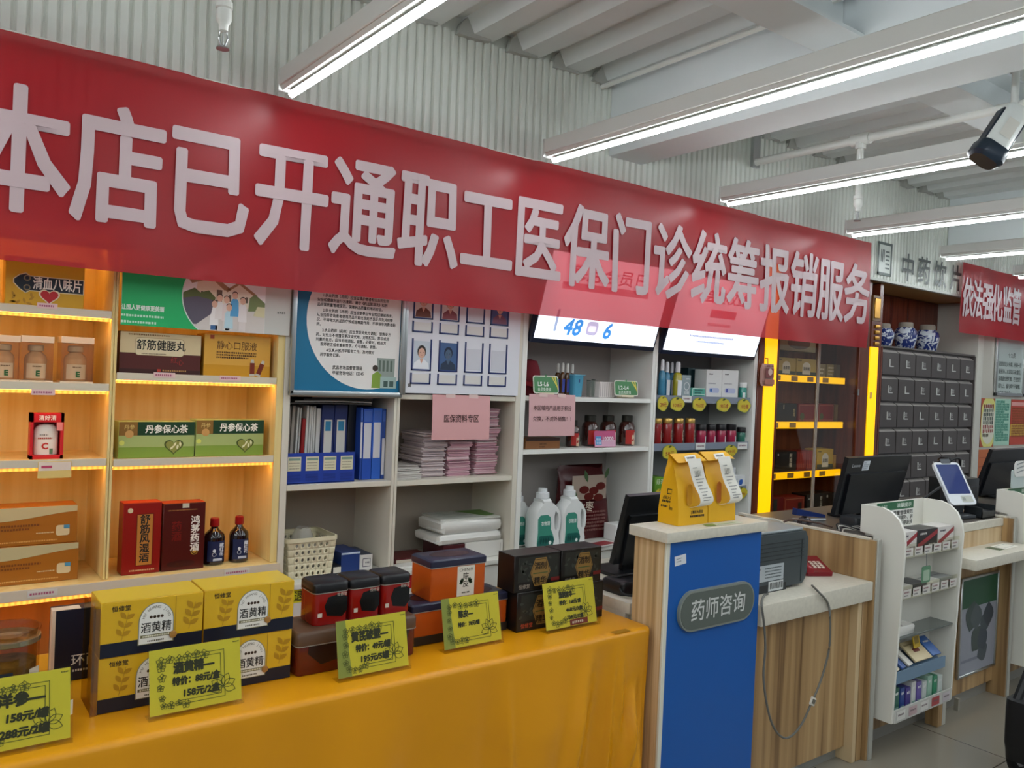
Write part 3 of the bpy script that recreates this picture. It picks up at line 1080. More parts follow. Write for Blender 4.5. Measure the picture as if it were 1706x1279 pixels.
# ------------------------------------------------------------------ packaged goods: builders
def carton(name, label, cat, X0, X1, Z0, Z1, Y, depth, col, art=None, group=None, rot=0, rough=.35, top=None, z=None):
    if z is not None:
        Z1, Z0 = z + (Z1 - Z0), z
    w, h = X1 - X0, Z1 - Z0
    b = MB()
    b.box(-w / 2, w / 2, 0, depth, 0, h, C(col, rough), min(.0015, h * .05), 1)
    if top:
        b.quad(Fr((0, 0, h), (1, 0, 0), (0, 1, 0)), -w / 2 + .001, .001, w / 2 - .001, depth - .001, C(top, rough), .0004)
    if art:
        art(b, Fr((0, 0, 0)), w, h)
    o = b.build(name, None, ((X0 + X1) / 2, Y, Z0), (0, 0, rot))
    return tag(o, label, cat, group)


def cpx(name, label, cat, x0, y0, x1, y1, Y, depth, col, art=None, group=None, z=None, **k):
    return carton(name, label, cat, *rect(x0, y0, x1, y1, Y), Y, depth, col, art, group, z=z, **k)


def lines(b, F, u0, v, u1, h, n, gap, col, seed=0, lift=.0009):
    for k in range(n):
        b.dashes(F, u0, v - gap * k, u1 - (.2 * (u1 - u0) if k == n - 1 and n > 1 else 0), h, C(col, .5), lift, seed + k)


def leaf(cx, cy, L, a, fat=.32):
    pts = []
    for s in (1, -1):
        for i in range(6):
            t = i / 6 if s > 0 else 1 - i / 6
            pts.append((t * L, s * fat * L * math.sin(PI * t) * .6))
    ca, sa = math.cos(a), math.sin(a)
    return [(cx + u * ca - v * sa, cy + u * sa + v * ca) for u, v in pts]


# ------------------------------------------------------------------ far left warm unit
Z1_, Z2_, Z3_, ZL = 1.7077, 1.4597, 1.2047, .7897


def a_heart(b, F, w, h):
    F = Fr((0, 0, 0))
    nv = C('#16222e', .4)
    sc = [(-w * .40, h * .55), (-w * .33, h * .64), (-w * .25, h * .68), (-w * .2, h * .63), (w * .5 - .002, h * .63), (w * .5 - .002, h * .33), (-w * .2, h * .33), (-w * .25, h * .28), (-w * .33, h * .36), (-w * .40, h * .47)]
    sc = [(u, v) for u, v in sc]
    b.poly(F, sc, nv, .0006)
    b.stroke(F, sc, .003, C('#e9dfb4', .4), .0008, True)
    for v in (.585, .39):
        b.stroke(F, circ(-w * .235, h * v, w * .035, n=16), .004, C('#e9dfb4', .4), .001, True)
    b.text(F, '清血八味片', w * .15, h * .49, h * .25, C('#f3efe2', .4), .0012, 'C', w * .62, .02)
    hp = [(w * .05 + .026 * (16 * math.sin(a) ** 3) / 16, h * .24 + .024 * (13 * math.cos(a) - 5 * math.cos(2 * a) - 2 * math.cos(3 * a) - math.cos(4 * a)) / 16) for a in [2 * PI * i / 36 for i in range(36)]]
    b.poly(F, [(w * .05 + (u - w * .05) * 1.2, h * .24 + (v - h * .24) * 1.2) for u, v in hp], C('#f0e2c0', .4), .0012)
    b.poly(F, hp, C('#c22026', .35), .0015)
    for k in range(9):
        b.poly(F, leaf(-w * .45 + k * .008, h * (.08 + .05 * (k % 3)), .02, k), C('#b98d1c', .4), .0007)


cpx('medicine_box', 'yellow medicine box with a red heart and navy scroll, on the top warm shelf', 'medicine box', 9, 424, 141, 505, 3.10, .09, '#d9ab1e', a_heart, z=Z1_)


def vit_e(label, x0, x1):
    X0, X1, Z0, Z1 = rect(x0, 556, x1, 633, 3.10)
    w, h = X1 - X0, Z1 - Z0
    t = thing('boxed_bottle', label, 'boxed bottle', ((X0 + X1) / 2, 3.10, Z2_), group='clear boxed bottles on the warm shelf')
    b = MB(); b.box(-w / 2, w / 2, 0, w * .9, 0, h, film('smoky_clear_box', '#f0e2d0', .08, .06)); b.build('clear_box', t)
    b = MB(); b.box(-w / 2 - .001, w / 2 + .001, -.001, w * .9 + .001, h * .87, h + .001, C('#d9cbb4', .3)); b.build('box_top', t)
    b = MB(); b.box(-w / 2 - .001, w / 2 + .001, -.001, w * .9 + .001, 0, .007, C('#d9cbb4', .3)); b.build('box_bottom', t)
    r = w * .36
    b = MB()
    b.lathe([(r * .95, .008), (r, .012), (r, h * .50), (r * .92, h * .58), (r * .55, h * .66), (r * .5, h * .68)], C('#cfae88', .2), (0, w * .45, 0), 22)
    bo = b.build('bottle', t)
    b = MB(); b.lathe([(r * .62, h * .68), (r * .7, h * .69), (r * .7, h * .80), (r * .6, h * .82)], C('#d2c2aa', .25), (0, w * .45, 0), 20); b.build('cap', bo)
    b = MB()
    vs, n = [], 10
    for j in (0, 1):
        for i in range(n + 1):
            a = -PI / 2 - .95 + 1.9 * i / n
            vs.append(((r + .0006) * math.cos(a), w * .45 + (r + .0006) * math.sin(a), h * (.09 + .32 * j)))
    b.add(vs, [[i, i + 1, n + 2 + i, n + 1 + i] for i in range(n)], C('#e9e6da', .4))
    F = Fr((0, w * .45 - r, 0))
    b.text(F, 'E', .004, h * .20, h * .15, C('#1f7a3e', .4), .0016, 'C', None, .05)
    b.dashes(F, -.012, h * .35, .014, .005, C('#8a7a62', .5), .0012, 1)
    b.build('label', bo)
    return t


vit_e('clear boxed bottle lettered E, cut by the left edge of the view', -15, 33)
vit_e('clear boxed bottle lettered E, middle of the three on the warm shelf', 35, 89)
vit_e('clear boxed bottle lettered E, nearest the maple divider', 102, 156)

X0, X1, Z0, Z1 = rect(50, 690, 106, 766, 3.11)
w, h = X1 - X0, Z1 - Z0
t = thing('boxed_bottle', 'red carton with a window on a white bottle lettered C', 'boxed bottle', ((X0 + X1) / 2, 3.11, Z3_))
b = MB(); rd = C('#c41c24', .35)
for (a, c, e, f) in ((-w / 2, -w / 2 + .009, 0, h), (w / 2 - .009, w / 2, 0, h), (-w / 2, w / 2, 0, .012), (-w / 2, w / 2, h - .03, h)):
    b.box(a, c, 0, .05, e, f, rd)
b.box(-w / 2, w / 2, .048, .05, 0, h, rd)
b.text(FRONT, '清好清', 0, h - .015, .016, C('#f4e9e2', .4), .0008, 'C', None, .02)
b.quad(FRONT, w * .28, h * .62, w * .46, h * .80, C('#e58a8a', .4))
b.build('carton', t)
b = MB(); b.lathe([(w * .36, .013), (w * .37, .02), (w * .37, h * .60), (w * .33, h * .68), (w * .22, h * .74), (w * .05, h * .76)], C('#ece5d8', .35), (0, .028, 0), 22, sy=.45)
F = Fr((0, .028 - w * .37 * .45, 0))
b.text(F, 'C', -w * .04, h * .28, h * .17, C('#c4261c', .4), .0012, 'C', None, .04)
b.dashes(F, -w * .25, h * .45, w * .18, .006, C('#b9402e', .5), .001, 3)
b.dashes(F, -w * .2, h * .52, w * .05, .006, C('#8c8a84', .5), .001, 4)
b.quad(F, w * .10, h * .10, w * .2, h * .22, C('#5d7f5a', .5), .001)
b.build('bottle', t)

X0, X1, Z0, Z1 = rect(64, 769, 120, 797, 3.04)
b = MB(); w, h = X1 - X0, Z1 - Z0
b.prism(FRONT, [(0, 0), (w, 0), (w, h), (0, h)], .0015, C('#e8c878', .4)); b.quad(FRONT, .002, h * .45, w - .002, h - .002, C('#edd9c8', .4)); b.quad(FRONT, w * .1, h * .6, w * .42, h * .75, C('#c44b6a', .4), .0008)
tag(b.build('price_card', None, (X0, 3.0545, Z0)), 'pale price card hanging from the shelf under the red carton', 'price card')


def a_wave(b, F, w, h):
    b.poly(F, [(-w / 2 + .001, h - .001)] + [(-w / 2 + .001 + (w - .002) * i / 12, h * (.74 + .10 * math.cos(i / 12 * 3.4 + 2.6))) for i in range(13)] + [(w / 2 - .001, h - .001)], C('#bfb48a', .4), .0006)
    b.poly(F, circ(-w * .36, h * .86, .010, .005, 14), C('#3d5a44', .5), .001)
    lines(b, F, -w * .42, h * .52, w * .12, .008, 2, .012, '#7a4418', 3)
    b.dashes(F, w * .08, h * .30, w * .26, .004, C('#e0c99a', .5), .001, 4)
    lines(b, F, -w * .42, h * .10, w * .3, .005, 1, .01, '#d9a45a', 5)
    b.poly(F, rrect(w * .14, h * .28, .008, 4, w * .35, h * .34), C('#d8c59a', .4), .001)
    b.quad(F, w * .36, h * .38, w * .42, h * .48, C('#4f8fae', .4), .0014)


for k, (y0, y1, z, lab) in enumerate(((915, 975, ZL, 'orange-brown carton with a pale wave, lower of the stacked pair'), (846, 910, ZL + .1285, 'orange-brown carton with a pale wave, upper of the stacked pair'))):
    X0, X1, Z0, Z1 = rect(-40, y0, 130, y1, 3.11)
    carton('medicine_box', lab + ' at the far left', 'medicine box', X0, X1 - .002 * k, z, z + .1275, 3.11 + .004 * k, .10, '#a5661f', a_wave, 'stacked orange cartons')

# ------------------------------------------------------------------ second warm unit
ZB1, ZB2 = 1.4997, 1.2007


def a_sj(b, F, w, h):
    b.quad(F, -w / 2 + .001, h * .5, w / 2 - .001, h - .001, C('#d8c49a', .4), .0004)
    b.quad(F, -w / 2 + .001, .001, w / 2 - .001, h * .12, C('#3a1512', .4), .0004)
    b.poly(F, rrect(w * .6, h * .42, .012, 4, -.005, h * .66), C('#e2d3ae', .4), .0008)
    b.stroke(F, rrect(w * .6, h * .42, .012, 4, -.005, h * .66), .0012, C('#8a6a40', .5), .001, True)
    b.text(F, '舒筋健腰丸', .0, h * .70, h * .24, INK, .0012, 'C', w * .60, .02)
    b.dashes(F, -w * .24, h * .49, w * .06, .004, C('#6b5236', .5), .001, 2)
    b.dashes(F, -w * .4, h * .94, w * .1, .006, C('#8a6a40', .5), .001, 3)
    for i, ch in enumerate('红心'):
        b.text(F, ch, w * (.16 + .08 * i), h * (.36 - .05 * i), .022, C('#9c2c22', .5), .001)
    b.quad(F, w * .0 - .012, h * .07, 0, h * .13, C('#b5382a', .5), .001)
    b.dashes(F, .006, h * .10, w * .32, .007, C('#b98a52', .5), .001, 7)


def a_jx(b, F, w, h):
    b.quad(F, -w / 2 + .001, .001, w / 2 - .001, h * .28, C('#cf9416', .4), .0004)
    b.quad(F, -w * .42, h * .88, -w * .36, h * .97, C('#a8481c', .4), .0008)
    b.text(F, '静心口服液', -w * .02, h * .74, h * .20, C('#5a3a12', .5), .001, 'C', w * .60, .0)
    for k in range(3):
        b.dashes(F, -w * .32, h * (.575 - .06 * k), w * (.28 if k < 2 else .16), .007, C('#5a3a12', .5), .001, 11 + k)
    for (u, a) in ((.22, .0), (.36, -.35)):
        pts = [(-.009, 0), (.009, 0), (.009, .045), (-.009, .045)]
        ca, sa = math.cos(a), math.sin(a)
        tr = lambda q: [(w * u + x * ca - y * sa - (.012 if a else 0), h * .07 + x * sa + y * ca) for x, y in q]
        b.poly(F, tr(pts), C('#7a2a12', .3), .001)
        b.poly(F, tr([(-.010, -.006), (.010, -.006), (.010, .003), (-.010, .003)]), C('#c9c2b4', .3), .0013)
        b.poly(F, tr([(-.007, .045), (.007, .045), (.005, .058), (-.005, .058)]), C('#c9c2b4', .3), .0013)


cpx('medicine_box', 'maroon and beige pill carton under the green poster', 'medicine box', 199, 550, 335, 619, 3.095, .10, '#54201a', a_sj, z=ZB1)
cpx('medicine_box', 'golden carton with two brown vials pictured, under the green poster', 'medicine box', 340, 552, 451, 622, 3.095, .10, '#dba540', a_jx, z=ZB1)


def a_tea(b, F, w, h):
    b.quad(F, -w / 2 + .001, h * .62, w / 2 - .001, h - .001, C('#173d22', .35), .0004)
    b.quad(F, -w / 2 + .001, h * .62, -w * .26, h - .001, C('#85622a', .35), .0006)
    b.poly(F, circ(-w * .365, h * .66, .014, n=18), C('#c79a5a', .4), .001)
    b.text(F, '丹参', -w * .365, h * .85, .016, C('#d8bf74', .4), .001)
    b.text(F, '丹参保心茶', w * .12, h * .79, h * .22, C('#f0efe4', .4), .001, 'C', w * .56, .03)
    b.quad(F, -w / 2 + .001, .001, w / 2 - .001, h * .3, C('#7f9c3e', .4), .0004)
    s = .0021
    hp = [(w * .22 + s * 16 * math.sin(a) ** 3, h * .31 + s * .9 * (13 * math.cos(a) - 5 * math.cos(2 * a) - 2 * math.cos(3 * a) - math.cos(4 * a))) for a in [2 * PI * i / 36 for i in range(36)]]
    b.poly(F, hp, C('#4d5a26', .4), .0008)
    b.poly(F, [(w * .22 + (u - w * .22) * .84, h * .315 + (v - h * .315) * .84) for u, v in hp], C('#8a8f45', .4), .001)
    for k in range(4):
        b.poly(F, leaf(w * .17 + .012 * k, h * .22 + .010 * (k % 2), .02, .8 + .3 * k), C('#dfe0b8', .4), .0013)
    b.poly(F, circ(-w * .48 + .006, h * .42, .009, n=12), C('#cdd66a', .4), .001)


for k, (x0, x1, lab) in enumerate(((197, 324, 'green herbal tea box next to the maple divider'), (326, 439, 'green herbal tea box at the right of the pair'))):
    cpx('tea_box', lab, 'tea box', x0, 705, x1, 765, 3.105, .085, '#a5b672', a_tea, 'green tea boxes', z=ZB2)


def a_wine1(b, F, w, h):
    b.poly(F, circ(-w * .32, h * .90, w * .07, n=16), C('#d8c8a0', .4), .0008)
    b.quad(F, -w * .14, h * .12, w * .28, h * .84, C('#c07d34', .4), .0006)
    b.stroke(F, [(-w * .14, h * .12), (w * .28, h * .12), (w * .28, h * .84), (-w * .14, h * .84)], .002, C('#5a1410', .4), .0009, True)
    b.text(F, '舒筋风湿酒', w * .07, h * .765, h * .125, INK, .001, 'C', None, .03, 1.0, True)
    b.dashes(F, -w * .30, h * .055, w * .36, .006, C('#e0b080', .5), .001, 4)


def a_wine2(b, F, w, h):
    b.text(F, '鸿茅药酒', w * .26, h * .74, h * .125, C('#efe6da', .4), .001, 'C', None, .03, 1.0, True)
    b.quad(F, -w * .06, h * .93, w * .10, h - .001, C('#cfc7b0', .4), .0007)
    b.dashes(F, -w * .4, h * .9, w * .3, .004, C('#a06a3a', .5), .0008, 2)
    b.text(F, '药酒', -w * .18, h * .66, .034, C('#74150f', .4), .0008, 'C', None, .02, 1, True)
    b.stroke(F, circ(w * .26, h * .27, w * .08, n=18), .003, C('#c79a3a', .4), .001, True)
    b.poly(F, circ(w * .26, h * .27, w * .05, n=14), C('#c79a3a', .4), .001)
    b.poly(F, circ(-w * .05, h * .10, w * .34, h * .05, 20), C('#3a0a08', .4), .0007)


cpx('liquor_box', 'tall red tonic wine carton with a gold vertical panel', 'liquor box', 204, 836, 268, 954, 3.09, .07, '#8e130e', a_wine1, z=ZL, top='#c23a20')
cpx('liquor_box', 'tall maroon wine carton beside the small dark bottles', 'liquor box', 271, 837, 341, 948, 3.085, .075, '#4c0e0c', a_wine2, z=ZL, top='#a83a20')


def tonic(label, x0, x1, y0, y1):
    X0, X1, Z0, Z1 = rect(x0, y0, x1, y1, 3.11)
    w, h = X1 - X0, Z1 - Z0
    t = thing('tonic_bottle', label, 'bottle', ((X0 + X1) / 2, 3.14, ZL), group='small dark tonic bottles')
    r = w / 2
    b = MB(); b.lathe([(r * .9, 0), (r, .004), (r, h * .58), (r * .9, h * .66), (r * .55, h * .73), (r * .35, h * .78), (r * .33, h * .86)], mat('dark_bottle_glass', '#160a10', .08, coat=1), seg=26); b.build('bottle_body', t)
    b = MB(); b.lathe([(r * .42, h * .82), (r * .44, h * .83), (r * .42, h * .985), (r * .36, h)], C('#a01418', .35), seg=18); b.build('cap', t)
    b = MB(); n = 12; vs = []
    for j in (0, 1):
        for i in range(n + 1):
            a = -PI / 2 - .9 + 1.8 * i / n
            vs.append(((r + .0006) * math.cos(a), (r + .0006) * math.sin(a), h * (.08 + .44 * j)))
    b.add(vs, [[i, i + 1, n + 2 + i, n + 1 + i] for i in range(n)], C('#1d2a52', .35))
    F = Fr((0, -r - .0004, 0))
    b.text(F, '藏红花', r * .42, h * .44, .015, C('#dfe4f0', .4), .001, 'C', None, .02, 1, True)
    b.poly(F, circ(-r * .25, h * .32, .006, n=14), C('#dfe4f0', .4), .001)
    b.stroke(F, circ(-r * .25, h * .24, .007, n=16), .002, C('#dfe4f0', .4), .001, True)
    b.quad(F, -r * .35, h * .10, r * .5, h * .15, C('#b9c0d4', .4), .001)
    b.build('label', t)


tonic('small dark tonic bottle with red cap next to the maroon carton', 343, 378, 866, 942)
tonic('small dark tonic bottle with red cap nearest the end of the warm ledge', 386, 418, 861, 936)

for k, (x0, y0, x1, y1, yy) in enumerate(((256, 622, 292, 629, 3.055), (366, 627, 401, 634, 3.055), (52, 650, 92, 658, 3.055), (62, 507, 96, 514, 3.055))):
    X0, X1, Z0, Z1 = rect(x0, y0, x1, y1, yy)
    b = MB(); b.prism(FRONT, [(0, 0), (X1 - X0, 0), (X1 - X0, .018), (0, .018)], .001, C('#e6c4c0', .35)); b.dashes(FRONT, .006, .009, X1 - X0 - .01, .007, C('#b0607a', .5), .0006, k)
    tag(b.build('price_tag', None, (X0, 3.0555, Z0)), ['pink price tag under the maroon pill carton', 'pink price tag under the golden carton', 'pink price tag under the clear boxed bottles', 'pink price tag under the heart-emblem box'][k], 'price tag', 'pink price tags on the warm shelves')
for k, (x0, y0, x1, y1) in enumerate(((46, 976, 96, 988), (374, 946, 416, 955))):
    X0, X1, Z0, Z1 = rect(x0, y0, x1, y1, 3.02)
    b = MB(); b.prism(FRONT, [(0, 0), (X1 - X0, 0), (X1 - X0, .022), (0, .022)], .001, C('#d9d3c8', .35)); b.dashes(FRONT, .006, .011, X1 - X0 - .01, .008, C('#b0607a', .5), .0006, k)
    tag(b.build('price_tag', None, (X0, 3.0195, .766)), ['price tag on the ledge under the orange-brown cartons', 'price tag on the ledge under the small dark bottles'][k], 'price tag', 'price tags on the warm ledge')

# ------------------------------------------------------------------ blue folders
ZC = 1.0847


def pf(label, x0, x1, ytop, ybot, Y, depth, col, art=None, name='document_folder', lean=0, group='folders and binders on the cream shelf', cat='folder'):
    X0, X1, Z0, Z1 = rect(x0, ytop, x1, ybot, Y)
    h = Z1 - ZC
    w = X1 - X0
    b = MB()
    b.box(-w / 2, w / 2, 0, depth, 0, h, C(col, .35), .0015, 1)
    if art:
        art(b, FRONT, w, h)
    o = b.build(name, None, ((X0 + X1) / 2, Y, ZC + abs(math.sin(lean)) * w * .5), (0, lean, 0))
    return tag(o, label, cat, group)


for k, (x0, x1, y, col, ln, lab) in enumerate(((475, 481, 677, '#9b9288', .02, 'grey folder against the left side of the folder shelf'), (482, 487, 675, '#a8a096', .03, 'second grey folder from the left of the folder shelf'),
        (490.5, 493.5, 678, '#d6d4ce', .03, 'white folder left of the red binder, the wider one'), (495, 497.5, 679, '#c9c6c0', .03, 'thin white folder touching the red binder'),
        (499.5, 505, 697, '#9c1c1c', .03, 'short red binder among white folders'), (507, 511, 675, '#dcdad4', .02, 'white folder just right of the red binder'), (512.2, 515.5, 676, '#d4d2cc', .018, 'second white folder right of the red binder'),
        (517, 520, 677, '#dddad5', .005, 'third white folder right of the red binder'), (520.5, 524, 676, '#cfccc6', .005, 'fourth white folder right of the red binder'), (525, 532, 680, '#d9d6d0', .01, 'thick white folder against the navy binders'))):
    pf(lab, x0, x1, y, 800, 3.18, .2, col, lean=ln)


def a_bind(b, F, w, h):
    b.quad(F, -w * .32, h * .06, w * .34, h * .80, C('#d9d4cb', .45), .0006)
    b.quad(F, -w * .22, h * .65, w * .24, h * .78, C('#2f83ac', .4), .0009)
    b.quad(F, -w * .32, h * .13, w * .34, h * .21, C('#4a86b0', .4), .0009)
    b.dashes(F, -w * .08, h * .265, w * .22, .006, C('#6a6660', .5), .0009, 3)


pf('navy box binder with white spine label, left of the two', 535, 555.5, 674, 800, 3.17, .2, '#1b2a63', a_bind, 'box_binder')
pf('navy box binder with white spine label, right of the two', 556, 577.5, 674, 800, 3.17, .2, '#1b2a63', a_bind, 'box_binder')
pf('black-navy wide binder right of the labelled pair', 579, 592, 673, 795, 3.165, .2, '#10141f', None, 'box_binder')


def a_slip(k):
    def f(b, F, w, h):
        b.quad(F, -w * .40, h * (.30 if k != 3 else .06), w * .36, h * (.80 if k != 3 else .58), C('#d2d2d8', .4), .0006)
        b.quad(F, -w * .40, h * .82, w * .36, h * .97, C('#3f62b4', .4), .0006)
    return f


for k, (x0, x1, y, col, ln, lab) in enumerate(((600.5, 604.3, 679, '#24479a', -.01, 'blue document case leaning beside the black-navy binder'), (604.5, 620, 681, '#2650b0', -.005, 'bright blue document case with a pale spine slip'),
        (620.5, 635.5, 680, '#2f63c4', -.005, 'widest bright blue document case'), (635.9, 642, 681, '#2a4a96', -.005, 'blue document case nearest the right side of the folder shelf'))):
    pf(lab, x0, x1, y, 798, 3.12, .24, col, a_slip(k), 'document_case', ln)

X0, X1, Z0, Z1 = rect(475, 754, 591, 803, 3.085)
t = thing('file_organizer', 'blue plastic file organizer with four label windows on the folder shelf', 'file organizer', ((X0 + X1) / 2, 3.085, ZC))
w, h = X1 - X0, Z1 - ZC
BL = C('#23409e', .35)
b = MB()
b.box(-w / 2, w / 2, 0, .003, 0, h, BL, .001, 1)
b.box(-w / 2, w / 2, 0, .072, 0, .004, BL)
for k in range(5):
    x = -w / 2 + (w - .004) * k / 4
    b.box(x, x + .004, .003, .072, .004, h * .96, BL)
for k in range(4):
    x = -w / 2 + w * (k + .5) / 4
    for q in range(7):
        b.quad(FRONT, x - w * .09, h * (.08 + .035 * q), x + w * .09, h * (.095 + .035 * q), C('#1b2f78', .4), .0006)
b.build('organizer_tray', t)
for k in range(4):
    x = -w / 2 + w * (k + .5) / 4
    b = MB()
    b.prism(FRONT, [(x - w * .092, h * .42), (x + w * .092, h * .42), (x + w * .092, h * .88), (x - w * .092, h * .88)], .0006, C('#d8d2b4', .5), .0012)
    b.quad(FRONT, x - w * .08, h * .76, x + w * .08, h * .84, C('#7f9a8c', .5), .0016)
    for q in range(3):
        b.dashes(FRONT, x - w * .075, h * (.68 - .09 * q), x + w * .07, .004, C('#8a8474', .5), .0016, q)
    b.build('label_card', t)

# loose sheets lying over the folders
zt = at(560, 672, 3.17).z - .003
for k in range(4):
    b = MB()
    n = 8
    x0, x1 = 1.225 + .045 * k, 1.60 + .012 * k
    vs = []
    for j in (0, 1):
        for i in range(n + 1):
            u = i / n
            vs += [(x0 + (x1 - x0) * u, 3.11 + .02 * k + .2 * j, zt + .0075 * k + .003 * math.sin(3 * u))]
    fs = [[i, i + 1, n + 2 + i, n + 1 + i] for i in range(n)]
    m_ = C(['#3a3634', '#c6c0b8', '#4a4642', '#b59a98'][k], .5)
    b.add(vs, fs, m_)
    b.add([(a, c, e + .006) for a, c, e in vs], fs, m_)
    for i in range(n):
        q = [vs[i], vs[i + 1]]
        b.add([q[0], q[1], (q[1][0], q[1][1], q[1][2] + .006), (q[0][0], q[0][1], q[0][2] + .006)], [(0, 1, 2, 3)], m_)
    tag(b.build('magazine'), ['dark magazine lying lowest across the folder tops', 'pale magazine lying second across the folder tops', 'dark magazine lying third across the folder tops', 'pinkish magazine lying topmost across the folder tops'][k], 'magazine', 'magazines lying on the folders')

# ------------------------------------------------------------------ paper bundles under the pink notice
ZD = 1.0807
r = random.Random(11)


def bundle_mesh(seed, w, d, h, hue):
    q = random.Random(seed)
    b = MB()
    ms = [C(c, .75) for c in hue]
    n = 5
    for k in range(n):
        z0, z1 = h * k / n, h * (k + .92) / n
        dx, dy = q.uniform(-.006, .006), q.uniform(0, .012)
        sag = q.uniform(-.004, .004)
        vs = []
        for j in range(5):
            u = -w / 2 + w * j / 4 + dx
            bz = sag * math.sin(PI * j / 4) * .35
            vs += [(u, dy, z0 + bz), (u, dy, z1 + bz), (u, dy + d, z0), (u, dy + d, z1)]
        fs = []
        for j in range(4):
            a, c = j * 4, j * 4 + 4
            fs += [(a, c, c + 1, a + 1), (a + 1, c + 1, c + 3, a + 3), (a + 2, a + 3, c + 3, c + 2), (a, a + 2, c + 2, c)]
        fs += [(0, 1, 3, 2), (16, 18, 19, 17)]
        b.add(vs, fs, ms[q.randrange(len(ms))])
    return b


HU = {'a': ['#c9b9bb', '#d3c6c4', '#b7a6ab', '#cfc0bf'], 'b': ['#cf9fae', '#d9b3bb', '#c08c9c', '#d8c0c2'], 'c': ['#cf9fae', '#b7838f', '#d6c4c4', '#c9a3ab']}
bun = {k: [bundle_mesh(s + 17 * i, .118, .2, .021, HU[k]) for s in range(3)] for i, k in enumerate('abc')}
for col_k, (x0, x1, ytop, lab) in {'a': (704, 745, 716, 'greyish pink bundle of receipts in the left stack under the pink notice'), 'b': (746, 791, 733, 'pink bundle of receipts in the middle stack under the pink notice'), 'c': (792, 837, 672, 'pink bundle of receipts in the tall right stack')}.items():
    X0, X1, _, Zt = rect(x0, ytop, x1, 790, 3.12)
    n = int((Zt - ZD) / .0225)
    protos = [None] * 3
    for k in range(n):
        s = r.randrange(3)
        loc = ((X0 + X1) / 2 + r.uniform(-.006, .006), 3.12 + r.uniform(0, .012), ZD + .0008 + .0222 * k)
        rot = (0, 0, r.uniform(-.04, .04))
        if protos[s] is None:
            protos[s] = tag(bun[col_k][s].build('paper_bundle', None, loc, rot), lab, 'paper bundle', lab.replace('bundle', 'bundles', 1))
        else:
            dup(protos[s], loc, rot=rot)
for k in range(5):
    q = bundle_mesh(90 + k, .125, .17, .010, ['#d3cfc8', '#c9c2bd', '#dad6d0'])
    tag(q.build('paper_bundle', None, (1.788 + .006 * (k % 2), 3.085 + .01 * k, ZD + .0008 + .0113 * k), (0, 0, .06 - .03 * k)), 'flat white paper bundle lying left of the pink stacks', 'paper bundle', 'flat white paper bundles beside the pink stacks')

# ------------------------------------------------------------------ lower cream shelves
ZW = .6997
X0, X1, Z0, Z1 = rect(478, 896, 560, 960, 3.09)
t = thing('plastic_basket', 'cream perforated plastic basket holding a clear bag', 'basket', ((X0 + X1) / 2, 3.09, ZW + .002))
w, h = X1 - X0, Z1 - ZW
CB = C('#e0d8b8', .4)
b = MB()
nx, nz = 8, 5
def bx(u, v, side):      # tapered wall point
    f = .86 + .14 * v
    hw, y0, y1 = w / 2 * f, .10 - .10 * f, .10 + .10 * f
    return {'f': (hw * u, y0, v * h), 'b': (-hw * u, y1, v * h), 'r': (hw, (y0 + y1) / 2 + (y1 - y0) / 2 * u, v * h), 'l': (-hw, (y0 + y1) / 2 - (y1 - y0) / 2 * u, v * h)}[side]
for sd in 'fbrl':
    vs, fs = [], []
    for j in range(nz):
        for i in range(nx):
            u0, u1 = -1 + 2 * i / nx, -1 + 2 * (i + 1) / nx
            v0, v1 = j / nz * .9, (j + 1) / nz * .9
            cu, cv = (u0 + u1) / 2, (v0 + v1) / 2
            hole = 1 if (0 < i < nx - 1 or sd in 'rl') else 0
            k = len(vs)
            out = [bx(u0, v0, sd), bx(cu, v0, sd), bx(u1, v0, sd), bx(u1, cv, sd), bx(u1, v1, sd), bx(cu, v1, sd), bx(u0, v1, sd), bx(u0, cv, sd)]
            inn = [bx(cu + (u1 - u0) * .23 * math.cos(a), cv + (v1 - v0) * .25 * math.sin(a), sd) for a in [math.radians(225 + 45 * q) for q in range(8)]]
            vs += out + inn
            fs += [[k + q, k + (q + 1) % 8, k + 8 + (q + 1) % 8, k + 8 + q] for q in range(8)]
            if not hole:
                fs.append([k + 8 + q for q in range(8)])
    b.add(vs, fs, CB)
b.add([bx(-1, 0, 'f'), bx(1, 0, 'f'), bx(-1, 0, 'b'), bx(1, 0, 'b')], [(0, 1, 2, 3)], CB)
o_ = b.build('basket_wall', t)
sm = o_.modifiers.new('thick', 'SOLIDIFY'); sm.thickness = .0025
b = MB()
for s0, s1 in (('f', None),):
    b.loft([[Vector((u * s, .10 + v * s, z)) for u, v in rrect(w, .20, .02, 4)] for s, z in ((.995, h * .89), (1.06, h * .90), (1.06, h), (.995, h))], CB, False, False)
b.build('rim', t)
b = MB()
rr = random.Random(5)
rings = []
for j in range(7):
    f = j / 6
    rings.append([((w * .34) * (1 - .55 * f ** 2) * math.cos(a) * rr.uniform(.85, 1.1), .10 + .060 * (1 - .5 * f ** 2) * math.sin(a) * rr.uniform(.85, 1.1), h * .06 + h * 1.06 * f + rr.uniform(-.004, .004)) for a in [2 * PI * i / 14 for i in range(14)]])
b.loft(rings, mat('crinkled_plastic', '#cfcac2', .2, alpha=.45))
tag(b.build('plastic_bag', None, ((X0 + X1) / 2, 3.09, ZW + .005)), 'crumpled clear plastic bag lying in the cream basket', 'bag')

